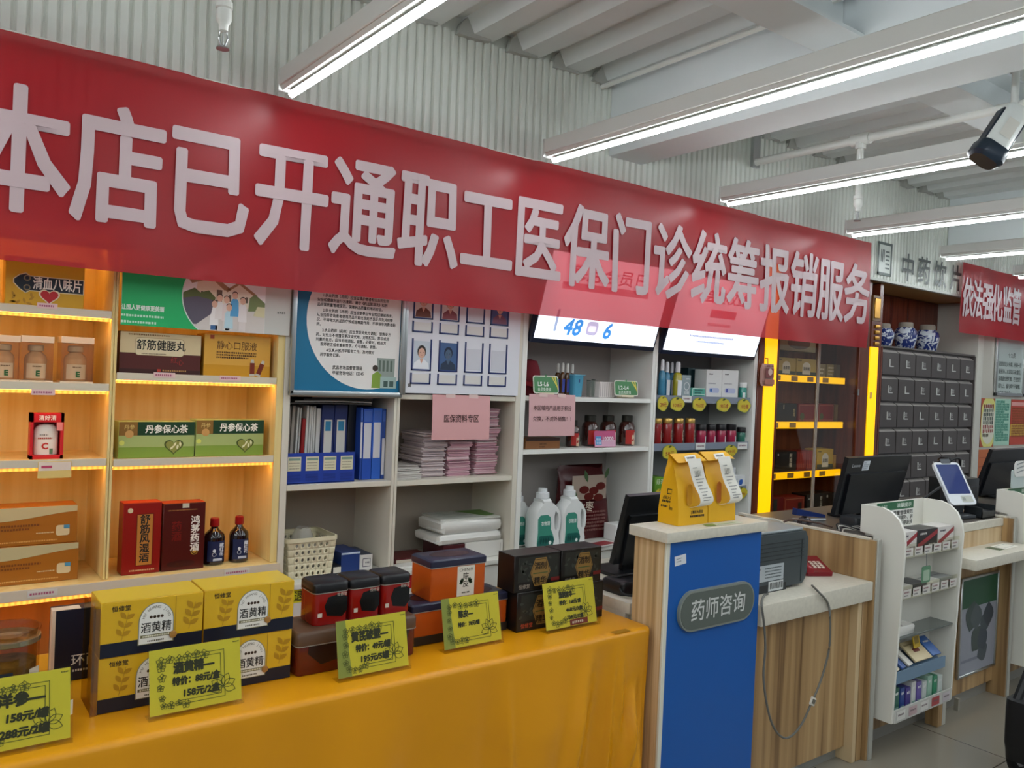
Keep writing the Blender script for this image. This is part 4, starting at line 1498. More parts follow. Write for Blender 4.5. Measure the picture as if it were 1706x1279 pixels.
X0, X1, Z0, Z1 = rect(553, 921, 567, 942, 3.12)
carton('notebook', 'black notebook lying flat right of the cream basket', 'notebook', X0, X1, ZW, ZW + .035, 3.11, .16, '#1b1d22', lambda b, F, w, h: b.quad(F, -w / 2 + .003, .005, w / 2, h - .006, C('#cfcabd', .6)), rot=.03)
def a_pill(b, F, w, h):
    b.quad(F, -w * .42, h * .1, w * .42, h * .9, C('#d6d4d0', .5)); b.stroke(F, [(-w * .3, h * .25), (w * .3, h * .25), (w * .3, h * .75), (-w * .3, h * .75)], .003, C('#6a6670', .5), .001, True); b.dashes(F, -w * .1, h * .5, w * .25, .008, C('#6a6670', .5), .001, 4)
cpx('medicine_box', 'dark blue carton lying beside the black notebook', 'medicine box', 569, 906, 600, 938, 3.125, .16, '#1f3a78', lambda b, F, w, h: b.quad(F, -w * .5, h * .9, w * .5, h - .001, C('#b9c6d8', .5)), z=ZW)
cpx('medicine_box', 'white end of a small medicine carton beside the dark blue one', 'medicine box', 601, 911, 621, 937, 3.115, .17, '#d8d6d2', a_pill, z=ZW, top='#2f3a55')

X0, X1, Z0, Z1 = rect(662, 912, 721, 928, 3.13)
carton('notebook', 'maroon notebook lying on the worktop under the paper bundles', 'notebook', X0, X1, ZW, ZW + .024, 3.14, .15, '#5a1518', lambda b, F, w, h: b.quad(F, -w / 2 + .004, .005, w / 2 - .001, h - .005, C('#d8cfbd', .6)), rot=-.06)
X0, X1, Z0, Z1 = rect(660, 930, 700, 940, 3.08)
carton('paper_bundle', 'thin white paper pad in front of the maroon notebook', 'paper', X0, X1, ZW, ZW + .008, 3.075, .055, '#dcdad4', rot=.03)
X0, X1 = at(735, 915, 3.12).x, at(834, 905, 3.12).x
zz = ZW
carton('medicine_box', 'dark maroon box at the bottom of the wrapped stack', 'box', X0, X0 + .115, zz, zz + .072, 3.10, .18, '#4a1a20', lambda b, F, w, h: lines(b, F, -w * .3, h * .6, w * .4, .008, 2, .02, '#b9a0a0', 3))
carton('paper_box', 'white paper ream box at the bottom of the wrapped stack', 'box', X0 + .117, X1, zz, zz + .074, 3.10, .19, '#dad8d2', lambda b, F, w, h: b.stroke(F, [(w * .3, h * .3), (w * .42, h * .3), (w * .42, h * .8)], .002, C('#9a968e', .5)))


def wrapped(label, x0, x1, z0, z1, Y, seed):
    q = random.Random(seed)
    b = MB()
    w, h = x1 - x0, z1 - z0
    rings = []
    for (s, z) in ((.93, 0), (1.0, .15), (1.02, .5), (1.0, .85), (.92, 1)):
        rings.append([(u * s + q.uniform(-.004, .004), .10 + v * s + q.uniform(-.004, .004), h * z) for u, v in rrect(w, .2, .012, 3)])
    b.loft(rings, mat('white_plastic_wrap', '#d9d8d2', .18, bump=.6, scale=30, coat=.6))
    b.prism(Fr((0, .0, 0)), [(-w * .53, h * .3), (-w * .45, h * .1), (-w * .44, h * .6)], .12, mat('white_plastic_wrap', '#d9d8d2'), .01)
    return tag(b.build('wrapped_pack', None, ((x0 + x1) / 2, Y, z0)), label, 'wrapped pack', 'white wrapped paper packs')


wrapped('white plastic-wrapped pack, lower of the two in the stack', X0 - .035, X1 - .012, zz + .074, zz + .118, 3.10, 2)
wrapped('white plastic-wrapped pack, upper one right under the green magazine', X0 - .015, X1 - .010, zz + .119, zz + .178, 3.11, 3)
def a_mag(b, F, w, h):
    G = Fr((0, 0, h), (1, 0, 0), (0, 1, 0))
    b.poly(G, [(-w / 2 + .002, .002), (w / 2 - .06, .002), (-.02, .19), (-w / 2 + .002, .19)], C('#b9bcb4', .4), .0005)
    b.poly(G, [(w * .0, .19), (w / 2 - .002, .19), (w / 2 - .002, .05), (w * .3, .03)], C('#5f8a3c', .4), .0005)
    for k in range(5):
        b.dashes(G, -w * .4, .04 + .025 * k, w * .1, .008, C('#7f8a80', .5), .001, k)
carton('magazine', 'green and white magazine lying on top of the wrapped packs', 'magazine', X0 - .005, X1 - .02, zz + .1785, zz + .186, 3.115, .195, '#c9cbc2', a_mag, rot=-.08)
# ------------------------------------------------------------------ left white unit: points-exchange goods
ZE1, ZE2 = 1.4577, 1.2007
X0, X1, Z0, Z1 = rect(884, 598, 912, 657, 3.10)
w, h = X1 - X0, Z1 - ZE1
t = thing('felt_hat', 'dark red felt hat on the shelf behind the left green grade sign', 'hat', ((X0 + X1) / 2 + .01, 3.09, ZE1))
b = MB(); b.lathe([(w * .56, 0), (w * .57, h * .3), (w * .50, h * .7), (w * .34, h * .95), (w * .05, h)], mat('red_felt', '#6e1220', .8, var=.1, scale=20), (0, .10, 0), 20); b.build('crown', t)
b = MB(); b.loft([[(w * .6 * s * math.cos(a), .10 + .10 * s * math.sin(a), h * (.42 - .32 * (s - .5)) + .01 * math.cos(2 * a)) for a in [PI + PI * i / 12 for i in range(13)]] for s in (.5, .8, 1.05)], C('#8e1a28', .75), False, False); o_ = b.build('brim', t)
o_.modifiers.new('t', 'SOLIDIFY').thickness = .004


def grade(label, x0, y0, x1, y1, txt, ang):
    X0, X1, Z0, Z1 = rect(x0, y0, x1, y1, 3.075)
    w, h = X1 - X0, Z1 - ZE1
    t = thing('shelf_sign', label, 'sign', ((X0 + X1) / 2, 3.075, ZE1 + .004), (-.12, 0, ang), 'green grade signs')
    b = MB(); b.prism(FRONT, rrect(w, h * .90, .012, 4, 0, h * .55), .004, C('#d9dccb', .3))
    b.poly(FRONT, rrect(w - .010, h * .90 - .010, .009, 4, 0, h * .55), C('#1e7431', .3), .0006)
    for k, cc in ((.60, '#d8c93c'), (.72, '#d8c93c')):
        b.poly(FRONT, [(w * (k - .38) + .0, h * .96), (w * (k - .33), h * .96), (w * .46, h * (1.06 - k * .95)), (w * .46, h * (.93 - k * .95))], C(cc, .3), .001)
    b.text(FRONT, txt, -w * .12, h * .58, h * .28, C('#e8ede4', .3), .0012, 'C', w * .42, .02)
    b.text(FRONT, '会员免费领', -w * .08, h * .30, h * .18, C('#cfe0cc', .3), .0012, 'C', w * .52, .015)
    b.poly(FRONT, circ(0, h * 1.0, .006, n=10), C('#1e7431', .3), .001)
    b.build('sign_plate', t)
    b = MB(); b.box(-w * .26, w * .26, -.012, .03, 0, h * .14, C('#d8cdb0', .35), .002, 1); b.build('foot', t)


grade('green grade sign for levels five to six beside the red cap', 889, 627, 933, 657, 'L5-L6', .06)
grade('green grade sign for levels two to four beside the ribbed white box', 1025, 635, 1064, 662, 'L2-L4', .0)


def pump(label, x, y0, y1, wpx, Y, z, liquid, cap, group, lab=None):
    p0 = at(x, y1, Y)
    Z1 = at(x, y0, Y).z
    h = Z1 - z
    r = rad(x - wpx / 2, x + wpx / 2, y1, Y)
    t = thing('spray_bottle', label, 'bottle', (at(x, y1, Y + r).x, Y + r, z), group=group)
    b = MB(); b.lathe([(r * .9, 0), (r, .004), (r, h * .62), (r * .85, h * .68), (r * .4, h * .73)], C(liquid, .12, coat=.5), seg=18); b.build('bottle_body', t)
    b = MB(); b.lathe([(r * .55, h * .72), (r * .58, h * .80), (r * .52, h * .96), (r * .35, h)], C(cap, .3), seg=16); b.build('cap', t)
    if lab:
        b = MB(); n = 8; vs = []
        for j in (0, 1):
            for i in range(n + 1):
                a = -PI / 2 - .75 + 1.5 * i / n
                vs.append(((r + .0007) * math.cos(a), (r + .0007) * math.sin(a), h * (.12 + .40 * j)))
        b.add(vs, [[i, i + 1, n + 2 + i, n + 1 + i] for i in range(n)], C(lab, .4)); b.build('label', t)


BG = 'brown bottles with pale caps'
for x, y0, wp, Y, lab in ((928, 605, 9.5, 3.20, 'brown bottle with pale cap, leftmost of the four on the grade sign shelf'), (936, 604, 8, 3.16, 'brown bottle with pale cap, second of the four on the grade sign shelf'), (944, 605, 8, 3.16, 'brown bottle with pale cap, third of the four on the grade sign shelf'), (952, 606, 7.5, 3.16, 'brown bottle with pale cap against the light blue jug')):
    pump(lab, x, y0, 657, wp, Y, ZE1, '#5a3b20', '#d9d6cf', BG, '#3c4aa0')
X0, X1, Z0, Z1 = rect(962, 626, 979, 657, 3.10)
w, h = X1 - X0, Z1 - ZE1
t = thing('measuring_jug', 'light blue translucent jug beside the brown bottles', 'jug', ((X0 + X1) / 2, 3.12, ZE1))
b = MB(); b.loft([[(u, .04 + v, z) for u, v in rrect(w * s, .07 * s, .012, 3)] for s, z in ((.84, 0), (.92, h * .5), (1, h), (.94, h), (.82, h * .06))], mat('blue_plastic', '#5fb4d4', .2, trans=.3), True, True); b.build('jug_body', t)
b = MB(); b.box(-w * .52, w * .55, .0, .08, h, h + .006, C('#6fbcd8', .3), .002, 1); b.build('lid', t)
b = MB(); b.quad(FRONT, -.004, h * .68, .005, h * .9, C('#1c3f74', .4), -.006); b.build('mark', t)


def tumbler(label, x0, x1, y0, Y):
    X0, X1, Z0, Z1 = rect(x0, y0, x1, 657, Y)
    h = Z1 - ZE1
    r = rad(x0, x1, y0, Y)
    b = MB(); b.lathe([(r * .82, 0), (r, h), (r * .92, h), (r * .74, .006), (0, .006)], GLASS, seg=20)
    b.lathe([(r * .93, h * .97), (r * 1.01, h * .97), (r * 1.01, h), (r * .93, h)], C('#38453f', .3), seg=20)
    tag(b.build('glass_tumbler', None, (at((x0 + x1) / 2, y0, Y + r).x, Y + r, ZE1)), label, 'glass', 'glasses on the grade sign shelf')


tumbler('clear glass with a dark rim next to the light blue jug', 977.5, 985.5, 633, 3.11)
tumbler('clear glass in the middle, left of the ribbed white box', 985.5, 992, 632, 3.14)
tumbler('clear glass touching the ribbed white box', 991, 996, 634, 3.15)
def a_rib(b, F, w, h):
    for k in range(7):
        b.quad(F, -w * .46 + w * .135 * k, h * .05, -w * .40 + w * .135 * k, h * .95, C('#b3aba8', .5))
cpx('ribbed_box', 'white ribbed box beside the right green grade sign', 'box', 999, 634, 1024, 660, 3.11, .08, '#ded8d4', a_rib, z=ZE1)

cpx('gift_box', 'flat brown gift box under the lower pink notice', 'box', 876, 727, 933, 745, 3.09, .12, '#8a5a34', lambda b, F, w, h: (b.quad(F, -w * .5 + .002, h * .72, w * .5 - .002, h - .001, C('#3a2018', .4)), lines(b, F, -w * .1, h * .45, w * .1, .008, 2, .014, '#5a3a20', 2)), z=ZE2)


def redjar(label, x0, x1, y0, Y, tagc):
    X0, X1, Z0, Z1 = rect(x0, y0, x1, 744, Y)
    h = Z1 - ZE2
    r = rad(x0, x1, y0, Y)
    w = 2 * r
    t = thing('glass_jar', label, 'jar', (at((x0 + x1) / 2, 720, Y + r).x, Y + r, ZE2), group='dark fruit jars under the grade sign shelf')
    b = MB(); b.lathe([(r * .9, 0), (r, .006), (r, h * .62), (r * .82, h * .74), (r * .6, h * .80)], mat('dark_jar_glass', '#3a1712', .08, coat=1, var=.3, scale=30), seg=24); b.build('jar_body', t)
    b = MB(); b.lathe([(r * .66, h * .79), (r * .7, h * .80), (r * .7, h * .98), (r * .62, h)], C('#3b3a34', .3, metal=.6), seg=20); b.build('lid', t)
    b = MB(); n = 10
    for (a0, a1, v0, v1, c_) in ((-.9, .5, .06, .52, '#b02a24'), (-.1, .9, .04, .36, '#d3b79a'), (.3, .55, .2, .44, '#e6ddd2')):
        vs = []
        lift = .0006 if v1 > .5 else .001 if v1 < .4 else .0014
        for j in (0, 1):
            for i in range(n + 1):
                a = -PI / 2 + a0 + (a1 - a0) * i / n
                vs.append(((r + lift) * math.cos(a), (r + lift) * math.sin(a), h * (v1 if j else v0)))
        b.add(vs, [[i, i + 1, n + 2 + i, n + 1 + i] for i in range(n)], C(c_, .4))
    b.poly(Fr((0, -r, 0)), leaf(-.002, h * .15, .02, .9, .5), C('#a0281e', .4), .002)
    b.build('label', t)
    return t


redjar('dark fruit jar half hidden behind the lower pink notice', 943, 965, 700, 3.12, 0)
redjar('dark fruit jar behind the pink and blue points card', 969, 996, 692, 3.14, 0)
redjar('dark fruit jar right above the pink and blue points card', 999, 1026, 692, 3.16, 0)
redjar('dark fruit jar alone at the right end of its shelf', 1031, 1057, 692, 3.12, 0)
def a_pts(b, F, w, h):
    b.quad(F, -w / 2 + .001, .001, w / 2 - .001, h * .42, C('#d3a3bb', .3), .0005)
    b.quad(F, -w * .46, h * .12, -w * .18, h * .66, C('#3f8fc4', .3), .001)
    b.text(F, '积分', -w * .32, h * .46, h * .18, C('#e8eef4', .3), .0013)
    b.text(F, '兑换', -w * .32, h * .24, h * .18, C('#e8eef4', .3), .0013)
    b.text(F, '10000', w * .14, h * .52, h * .30, C('#efe2ea', .3), .0013, 'C', w * .5, .03)
X0, X1, Z0, Z1 = rect(992, 719, 1027, 745, 3.07)
w, h = X1 - X0, Z1 - ZE2
b = MB(); b.prism(FRONT, rrect(w, h, .008, 3, 0, h / 2), .003, C('#b84b78', .25)); a_pts(b, FRONT, w, h); b.box(-w * .3, w * .3, .002, .035, 0, .003, ACRYL)
tag(b.build('points_card', None, ((X0 + X1) / 2, 3.072, ZE2 + .0045), (-.12, 0, 0)), 'pink and blue points card in front of the fruit jars', 'card')


def detergent(label, x0, x1, y0, y1, Y):
    X0, X1, Z0, Z1 = rect(x0, y0, x1, y1, Y)
    w, h = X1 - X0, Z1 - ZW
    t = thing('detergent_bottle', label, 'detergent bottle', ((X0 + X1) / 2, Y, ZW), group='white detergent bottles')
    wp = C('#e4e6e4', .3)
    out = [(-.40, 0), (-.46, .03), (-.47, .20), (-.46, .45), (-.45, .60), (-.40, .68), (-.28, .75), (-.20, .79), (-.20, .84), (.10, .84), (.12, .79), (.22, .76), (.36, .70), (.45, .62), (.49, .52), (.49, .42), (.47, .33), (.42, .27), (.42, .20), (.46, .12), (.46, .03), (.40, 0)]
    hole = [(.25, .62), (.33, .58), (.36, .50), (.35, .40), (.31, .33), (.26, .33), (.23, .42), (.22, .54)]
    d = .085
    b = bmesh.new()
    pts = []
    # body: outline inset at front and back, with the handle opening left free
    def ring(sc, y, src, cx, cz):
        return [b.verts.new(((cx + (u - cx) * sc) * w, y, (cz + (v - cz) * sc) * h)) for u, v in src]
    lay = [(.90, 0), (.98, .012), (1.0, d / 2), (.98, d - .012), (.90, d)]
    R = [ring(s, y, out, 0, .42) for s, y in lay]
    Hh = [ring(2 - s, y, hole, .29, .48) for s, y in lay]
    for Q, rev in ((R, False), (Hh, True)):
        for j in range(len(Q) - 1):
            n = len(Q[j])
            for i in range(n):
                b.faces.new([Q[j][i], Q[j][(i + 1) % n], Q[j + 1][(i + 1) % n], Q[j + 1][i]])
    for j in (0, -1):
        es = []
        for loop in (R[j], Hh[j]):
            n = len(loop)
            for i in range(n):
                e = b.edges.get((loop[i], loop[(i + 1) % n]))
                es.append(e)
        bmesh.ops.triangle_fill(b, edges=es, use_beauty=True)
    bmesh.ops.recalc_face_normals(b, faces=b.faces)
    b.verts.index_update()
    q = MB(); q.add([v.co for v in b.verts], [[v.index for v in f.verts] for f in b.faces], wp); b.free()
    q.build('bottle_body', t)
    q = MB(); q.lathe([(w * .17, h * .83), (w * .19, h * .845), (w * .185, h * .93), (w * .13, h * .935), (w * .12, h)], C('#dfe2e4', .3), (-w * .05, d / 2, 0), 22); q.build('cap', t)
    q = MB()
    lp = [(-.32, .10), (-.30, .06), (.02, .05), (.14, .08), (.17, .16), (.12, .26), (.06, .34), (.06, .44), (.04, .54), (-.04, .58), (-.24, .58), (-.31, .52), (-.30, .3)]
    lp = [((u * 1.25 + .02) * w, v * h) for u, v in lp]
    q.poly(FRONT, lp, C('#3f8f7c', .35), .0008)
    q.poly(FRONT, [(u * .98, min(v, h * .22)) for u, v in lp if v < h * .3] + [(w * .10, h * .24), (-w * .29, h * .24)], C('#1f5f58', .35), .0011)
    q.text(FRONT, '衣物清', -w * .10, h * .44, h * .07, C('#e8f0ec', .4), .0014, 'C', w * .3, .02)
    for k in range(4):
        q.poly(FRONT, leaf(-w * .26 + w * .1 * k, h * .10, h * .11, 1.4 + .1 * k), C('#0f4640', .4), .0013)
    q.poly(FRONT, circ(w * .08, h * .12, w * .05, n=14), C('#e4ece8', .4), .0016)
    q.build('label', t)


detergent('white detergent bottle cut off by the cream unit on its left', 851, 892, 822, 912, 3.19)
detergent('white detergent bottle with green label, middle of the row', 890, 937, 815, 916, 3.09)
detergent('white detergent bottle with green label in front of the red date bag', 937, 979, 811, 911, 3.085)

X0, X1, Z0, Z1 = rect(932, 780, 1020, 890, 3.21)
t = thing('food_bag', 'dark red foil bag of dried dates standing behind the detergent bottles', 'bag', ((X0 + X1) / 2 + .02, 3.20, ZW))
w, h = (X1 - X0) * .92, Z1 - ZW
b = MB()
rg = []
for (s, dy, z, dp) in ((1.0, 0, 0, .045), (1.02, 0, .15, .05), (.98, .01, .5, .042), (.93, .02, .8, .026), (.92, .03, .93, .008), (.94, .035, 1.0, .003)):
    rg.append([(w / 2 * s * math.copysign(abs(math.cos(a)) ** .35, math.cos(a)), .06 + dy + dp * math.copysign(abs(math.sin(a)) ** .6, math.sin(a)), h * z + (.012 * math.cos(a * 3) if z == 1 else 0)) for a in [2 * PI * (i + .5) / 24 for i in range(24)]])
b.loft(rg, mat('red_foil', '#4d1418', .25, bump=.5, scale=14))
b.build('bag_body', t)
b = MB()
F = Fr((0, .008, 0), (1, 0, 0), (0, .02, 1))
b.quad(F, -w * .36, h * .56, w * .34, h * .90, C('#a39284', .4), .004)
for (u, v, a) in ((-.12, .70, .5), (.08, .68, -.2), (.22, .74, .9), (-.02, .60, .1), (.18, .58, -.3)):
    b.poly(F, circ(w * u, h * v, w * .10, h * .055, 18), C('#5a1a16', .3), .0048)
for (u, v, a) in ((-.25, .60, 2.4), (.3, .84, 1.1), (-.05, .80, 1.9)):
    b.poly(F, leaf(w * u, h * v, w * .2, a), C('#3f5a34', .4), .0052)
b.text(F, '大枣', -w * .08, h * .46, .055, C('#cdb9a9', .4), .004, 'C', None, .01)
for k in range(6):
    b.dashes(F, -w * .3, h * (.38 - .05 * k), w * .34, .012, C('#7a4a44', .5), .004, k)
b.build('print', t)

p = at(1032, 893, 3.12)
carton('tissue_box', 'small white paper carton on the worktop beside the black monitor', 'box', p.x - .05, p.x + .05, ZW, ZW + .085, 3.10, .09, '#e9e9e6', None)
b = MB(); b.box(-.1, .1, -.05, .05, 0, .004, C('#cfcac6', .5)); b.poly(Fr((0, 0, .004), (1, 0, 0), (0, 1, 0)), [(-.08, -.04), (.08, -.03), (.07, .04), (-.06, .03)], C('#8e2a30', .5))
p = at(1010, 903, 3.09)
tag(b.build('leaflet', None, (p.x - .05, 3.075, ZW), (0, 0, .1)), 'red printed leaflet lying on the worktop behind the black gift boxes', 'leaflet')

# ------------------------------------------------------------------ right white unit
ZF1, ZF2, ZF3 = 1.4547, 1.1897, .9257
OG = 'bottles and cartons on the top glass shelf'
for x, y0, wp, Y, liq, lab in ((1101.5, 598, 11, 3.09, '#3f86a8', 'blue mouthwash bottle half hidden by the shelf divider'), (1109.5, 602, 11, 3.11, '#2a7fa4', 'blue mouthwash bottle, second from the divider'), (1117.5, 603, 9, 3.15, '#1f6f96', 'deeper blue mouthwash bottle behind the yellow one'), (1127.5, 602, 14, 3.09, '#a8a02c', 'yellow-green mouthwash bottle beside the grey carton')):
    pump(lab, x, y0, 660, wp, Y, ZF1, liq, '#e6e2e6', 'mouthwash bottles', '#dfe2e4' if x > 1105 else None)
def a_gr(b, F, w, h):
    b.stroke(F, circ(0, h * .56, w * .3, n=18), .005, C('#dfe4e4', .4), .001, True)
    b.text(F, '安睡', 0, h * .3, .02, C('#e4e8e8', .4), .001)
    b.dashes(F, -w * .1, h * .85, w * .3, .008, C('#e4e8e8', .4), .001, 2)
cpx('medicine_box', 'narrow grey carton with a ring mark beside the yellow bottle', 'medicine box', 1137, 619, 1151, 661, 3.09, .06, '#8f9ea2', a_gr, z=ZF1)
def a_dt(b, F, w, h):
    b.text(F, '洗护', 0, h * .25, h * .2, C('#9fc0bc', .4), .001, 'C', w * .6); b.poly(F, circ(w * .3, h * .6, .008, n=10), C('#bcd0cc', .4), .001)
cpx('medicine_box', 'dark teal carton standing behind the small mint carton', 'medicine box', 1146, 608, 1174, 661, 3.20, .07, '#1c3438', a_dt, z=ZF1)
def a_mint(b, F, w, h):
    b.stroke(F, [(-w * .47, h * .04), (w * .47, h * .04), (w * .47, h * .96), (-w * .47, h * .96)], .004, C('#cfe6dc', .4), .001, True)
    b.quad(F, -w * .44, h * .47, w * .44, h * .52, C('#cfe6dc', .4), .001)
    for k in (0, 1):
        lines(b, F, -w * .3, h * (.36 + .46 * k), w * .3, .010, 2, .014, '#1d4f4a', k)
cpx('medicine_box', 'small mint green carton in front of the dark teal one', 'medicine box', 1153, 640, 1175, 661, 3.085, .05, '#4fa896', a_mint, z=ZF1)
def a_wh(c):
    def f(b, F, w, h):
        b.quad(F, -w / 2 + .001, .001, w / 2 - .001, h * .12, C('#b9bddb', .4))
        b.poly(F, rrect(w * .66, h * .16, h * .07, 5, 0, h * .34), C('#b4bcd8', .3), .001)
        b.poly(F, circ(-w * .2, h * .34, h * .06, n=14), C(c, .3), .0014)
        b.dashes(F, -w * .35, h * .86, -w * .1, .008, INK, .001, 1); b.dashes(F, -w * .38, h * .56, w * .1, .006, C('#7f7f8a', .5), .001, 2)
    return f
cpx('medicine_box', 'white carton with a bluish pill emblem, left of the pair', 'medicine box', 1177, 613, 1202.5, 665, 3.095, .09, '#d9dad8', a_wh('#3f6fae'), 'white pill-emblem cartons', z=ZF1)
cpx('medicine_box', 'white carton with a violet pill emblem, right of the pair', 'medicine box', 1203, 614, 1230, 666, 3.095, .09, '#d9dad8', a_wh('#4a4f9e'), 'white pill-emblem cartons', z=ZF1)


def pot(label, name, x0, x1, y0, y1, Y, z, body, lid, lidh, labc, group, labx=(.0, .75), seal=None, cat='jar'):
    X0, X1, Z0, Z1 = rect(x0, y0, x1, y1, Y)
    h = Z1 - z
    r = rad(x0, x1, y1, Y)
    w = 2 * r
    t = thing(name, label, cat, (at((x0 + x1) / 2, y1, Y + r).x, Y + r, z), group=group)
    b = MB(); b.lathe([(r * .92, 0), (r, .004), (r, h * (1 - lidh) - .008), (r * .9, h * (1 - lidh))], C(body, .2, coat=.4), seg=22); b.build('jar_body', t)
    b = MB(); b.lathe([(r * .96, h * (1 - lidh)), (r * 1.0, h * (1 - lidh) + .003), (r * 1.0, h - .003), (r * .92, h)], lid, seg=22); b.build('lid', t)
    if labc:
        b = MB(); n = 8; vs = []
        for j in (0, 1):
            for i in range(n + 1):
                a = -PI / 2 + labx[0] + (labx[1] - labx[0]) * i / n
                vs.append(((r + .0007) * math.cos(a), (r + .0007) * math.sin(a), h * (1 - lidh) * (.1 + .55 * j)))
        if seal:
            vs = []
            am = (labx[0] + labx[1]) / 2
            for i in range(14):
                q = 2 * PI * i / 14
                a = -PI / 2 + am + .42 * math.cos(q)
                vs.append(((r + .0007) * math.cos(a), (r + .0007) * math.sin(a), h * .42 + h * .2 * math.sin(q)))
            b.add(vs, [list(range(14))], C(labc, .4))
            b.text(Fr(((r + .002) * math.cos(-PI / 2 + am), (r + .002) * math.sin(-PI / 2 + am), h * .42)), '参', 0, 0, h * .2, C('#5a2a20', .4), .001)
        else:
            b.add(vs, [[i, i + 1, n + 2 + i, n + 1 + i] for i in range(n)], C(labc, .4))
        b.build('label', t)
    return t


pot('white and teal pill bottle at the right end of the top glass shelf', 'pill_bottle', 1230, 1243, 637, 667, 3.088, ZF1, '#2f8f80', C('#e9ecea', .3), .26, '#dfeae6', None, (-.9, -.2), cat='bottle')
GL = C('#c9a45a', .25, metal=.7)
for k, (x0, x1, lab) in enumerate(((1087, 1101, 'red jar with gold lid half hidden by the divider'), (1102, 1118, 'red jar with gold lid, second from the divider'), (1121, 1137, 'red jar with gold lid, third from the divider'), (1140, 1156, 'red jar with gold lid next to the black-lidded jars'))):
    pot(lab, 'tea_jar', x0, x1, 697, 737, 3.085, ZF2, '#8e1c1c', GL, .17, '#e0cdb0', 'red jars with gold lids', (.25, .9), True)
BLID = C('#1b1a1c', .4)
for k, (x0, x1, lab) in enumerate(((1159, 1175, 'pink jar with black lid, first after the gold-lidded jars'), (1176, 1191, 'pink jar with black lid, second after the gold-lidded jars'), (1192, 1208, 'pink jar with black lid, third after the gold-lidded jars'), (1209, 1225, 'pink jar with black lid next to the small green jar'))):
    pot(lab, 'cream_jar', x0, x1, 707, 738, 3.085, ZF2, '#9e2444', BLID, .28, '#ded8da', 'pink jars with black lids', (.1, .95))
pot('small dark green jar with black lid at the end of the middle glass shelf', 'cream_jar', 1227, 1241, 712, 739, 3.085, ZF2, '#2f6a58', BLID, .28, '#d0ddd6', None, (.1, .9))
def a_gn(b, F, w, h):
    b.text(F, '绿茶', w * .1, h * .75, .03, C('#dfe8cc', .4), .001); b.quad(F, -w / 2 + .001, .001, w / 2 - .001, h * .14, C('#dfe4d4', .4))
cpx('medicine_box', 'green carton low behind the yellow paper bags', 'medicine box', 1091, 791, 1106, 822, 3.09, .08, '#5f8f2c', a_gn, z=ZF3)
def a_bl(b, F, w, h):
    b.poly(F, leaf(w * .1, h * .35, w * .3, .8, .7), C('#2f5fb0', .4), .001); lines(b, F, -w * .4, h * .75, 0, .006, 3, .012, '#7f8a9a', 2)
cpx('medicine_box', 'white carton with a blue leaf, behind, right of the yellow bags', 'medicine box', 1202, 787, 1225, 822, 3.145, .05, '#dcdfe0', a_bl, z=ZF3)
cpx('medicine_box', 'small white carton with a blue leaf, in front, right of the yellow bags', 'medicine box', 1216, 799, 1241, 823, 3.085, .05, '#dcdfe0', a_bl, z=ZF3)

TY = C('#cbb834', .4)


def tagcloud(label, x0, y0, x1, y1, txt, gcol='#cbb834'):
    X0, X1, Z0, Z1 = rect(x0, y0, x1, y1, 3.066)
    w, h = X1 - X0, Z1 - Z0
    pts = [(w * (.5 * math.cos(a) * (1 + .06 * math.cos(5 * a))), h * (.5 + .5 * math.sin(a) * (1 + .05 * math.sin(4 * a)))) for a in [2 * PI * i / 26 for i in range(26)]]
    b = MB(); b.prism(FRONT, pts, .002, C('#8f9a3a', .4)); b.poly(FRONT, [(u * .93, h * .5 + (v - h * .5) * .9) for u, v in pts], C(gcol, .4), .0005)
    b.text(FRONT, txt, .004, h * .42, h * .30, C('#9a2a1c', .4), .001, 'C', w * .6, .02)
    b.poly(FRONT, leaf(-w * .12, h * .84, w * .25, .2), C('#3f4a1c', .4), .001)
    tag(b.build('price_tag', None, ((X0 + X1) / 2, 3.0685, Z0)), label, 'price tag', 'yellow fruit-shaped price tags')


for a in (('yellow fruit-shaped price tag under the blue mouthwash bottles', 1096, 659, 1114, 685, '29元'), ('yellow fruit-shaped price tag under the yellow mouthwash bottle', 1117, 661, 1141, 685, '10.8元'), ('yellow fruit-shaped price tag under the small mint carton', 1154, 662, 1177, 685, '79元/2支'),
          ('yellow fruit-shaped price tag under the white pill-emblem cartons', 1194, 663, 1218, 686, '198元/盒'), ('yellow fruit-shaped price tag under the white and teal pill bottle', 1229, 664, 1251, 687, '35元/瓶'),
          ('yellow fruit-shaped price tag under the gold-lidded jars', 1104, 741, 1128, 766, '58元'), ('yellow fruit-shaped price tag under the last pink jar', 1208, 741, 1229, 760, '49元'), ('yellow fruit-shaped price tag under the blue leaf cartons', 1223, 811, 1246, 831, '25.8元'), ('yellow fruit-shaped price tag low beside the green carton', 1092, 814, 1106, 832, '12元')):
    tagcloud(*a)
for k, (x0, y0, x1, y1, lab) in enumerate(((1137, 659, 1152, 670, 'white price tag under the narrow grey carton'), (1159, 738, 1175, 749, 'white price tag under the first pink jar'), (1229, 737, 1245, 748, 'white price tag under the small dark green jar'))):
    X0, X1, Z0, Z1 = rect(x0, y0, x1, y1, 3.07)
    b = MB(); b.prism(FRONT, [(0, 0), (X1 - X0, 0), (X1 - X0, Z1 - Z0), (0, Z1 - Z0)], .0015, C('#dcdcd8', .4)); b.dashes(FRONT, .008, (Z1 - Z0) * .55, X1 - X0 - .01, .01, C('#8a6a72', .5), .0006, k)
    tag(b.build('price_tag', None, (X0, 3.0695, Z0)), lab, 'price tag', 'white price tags on the glass shelves')

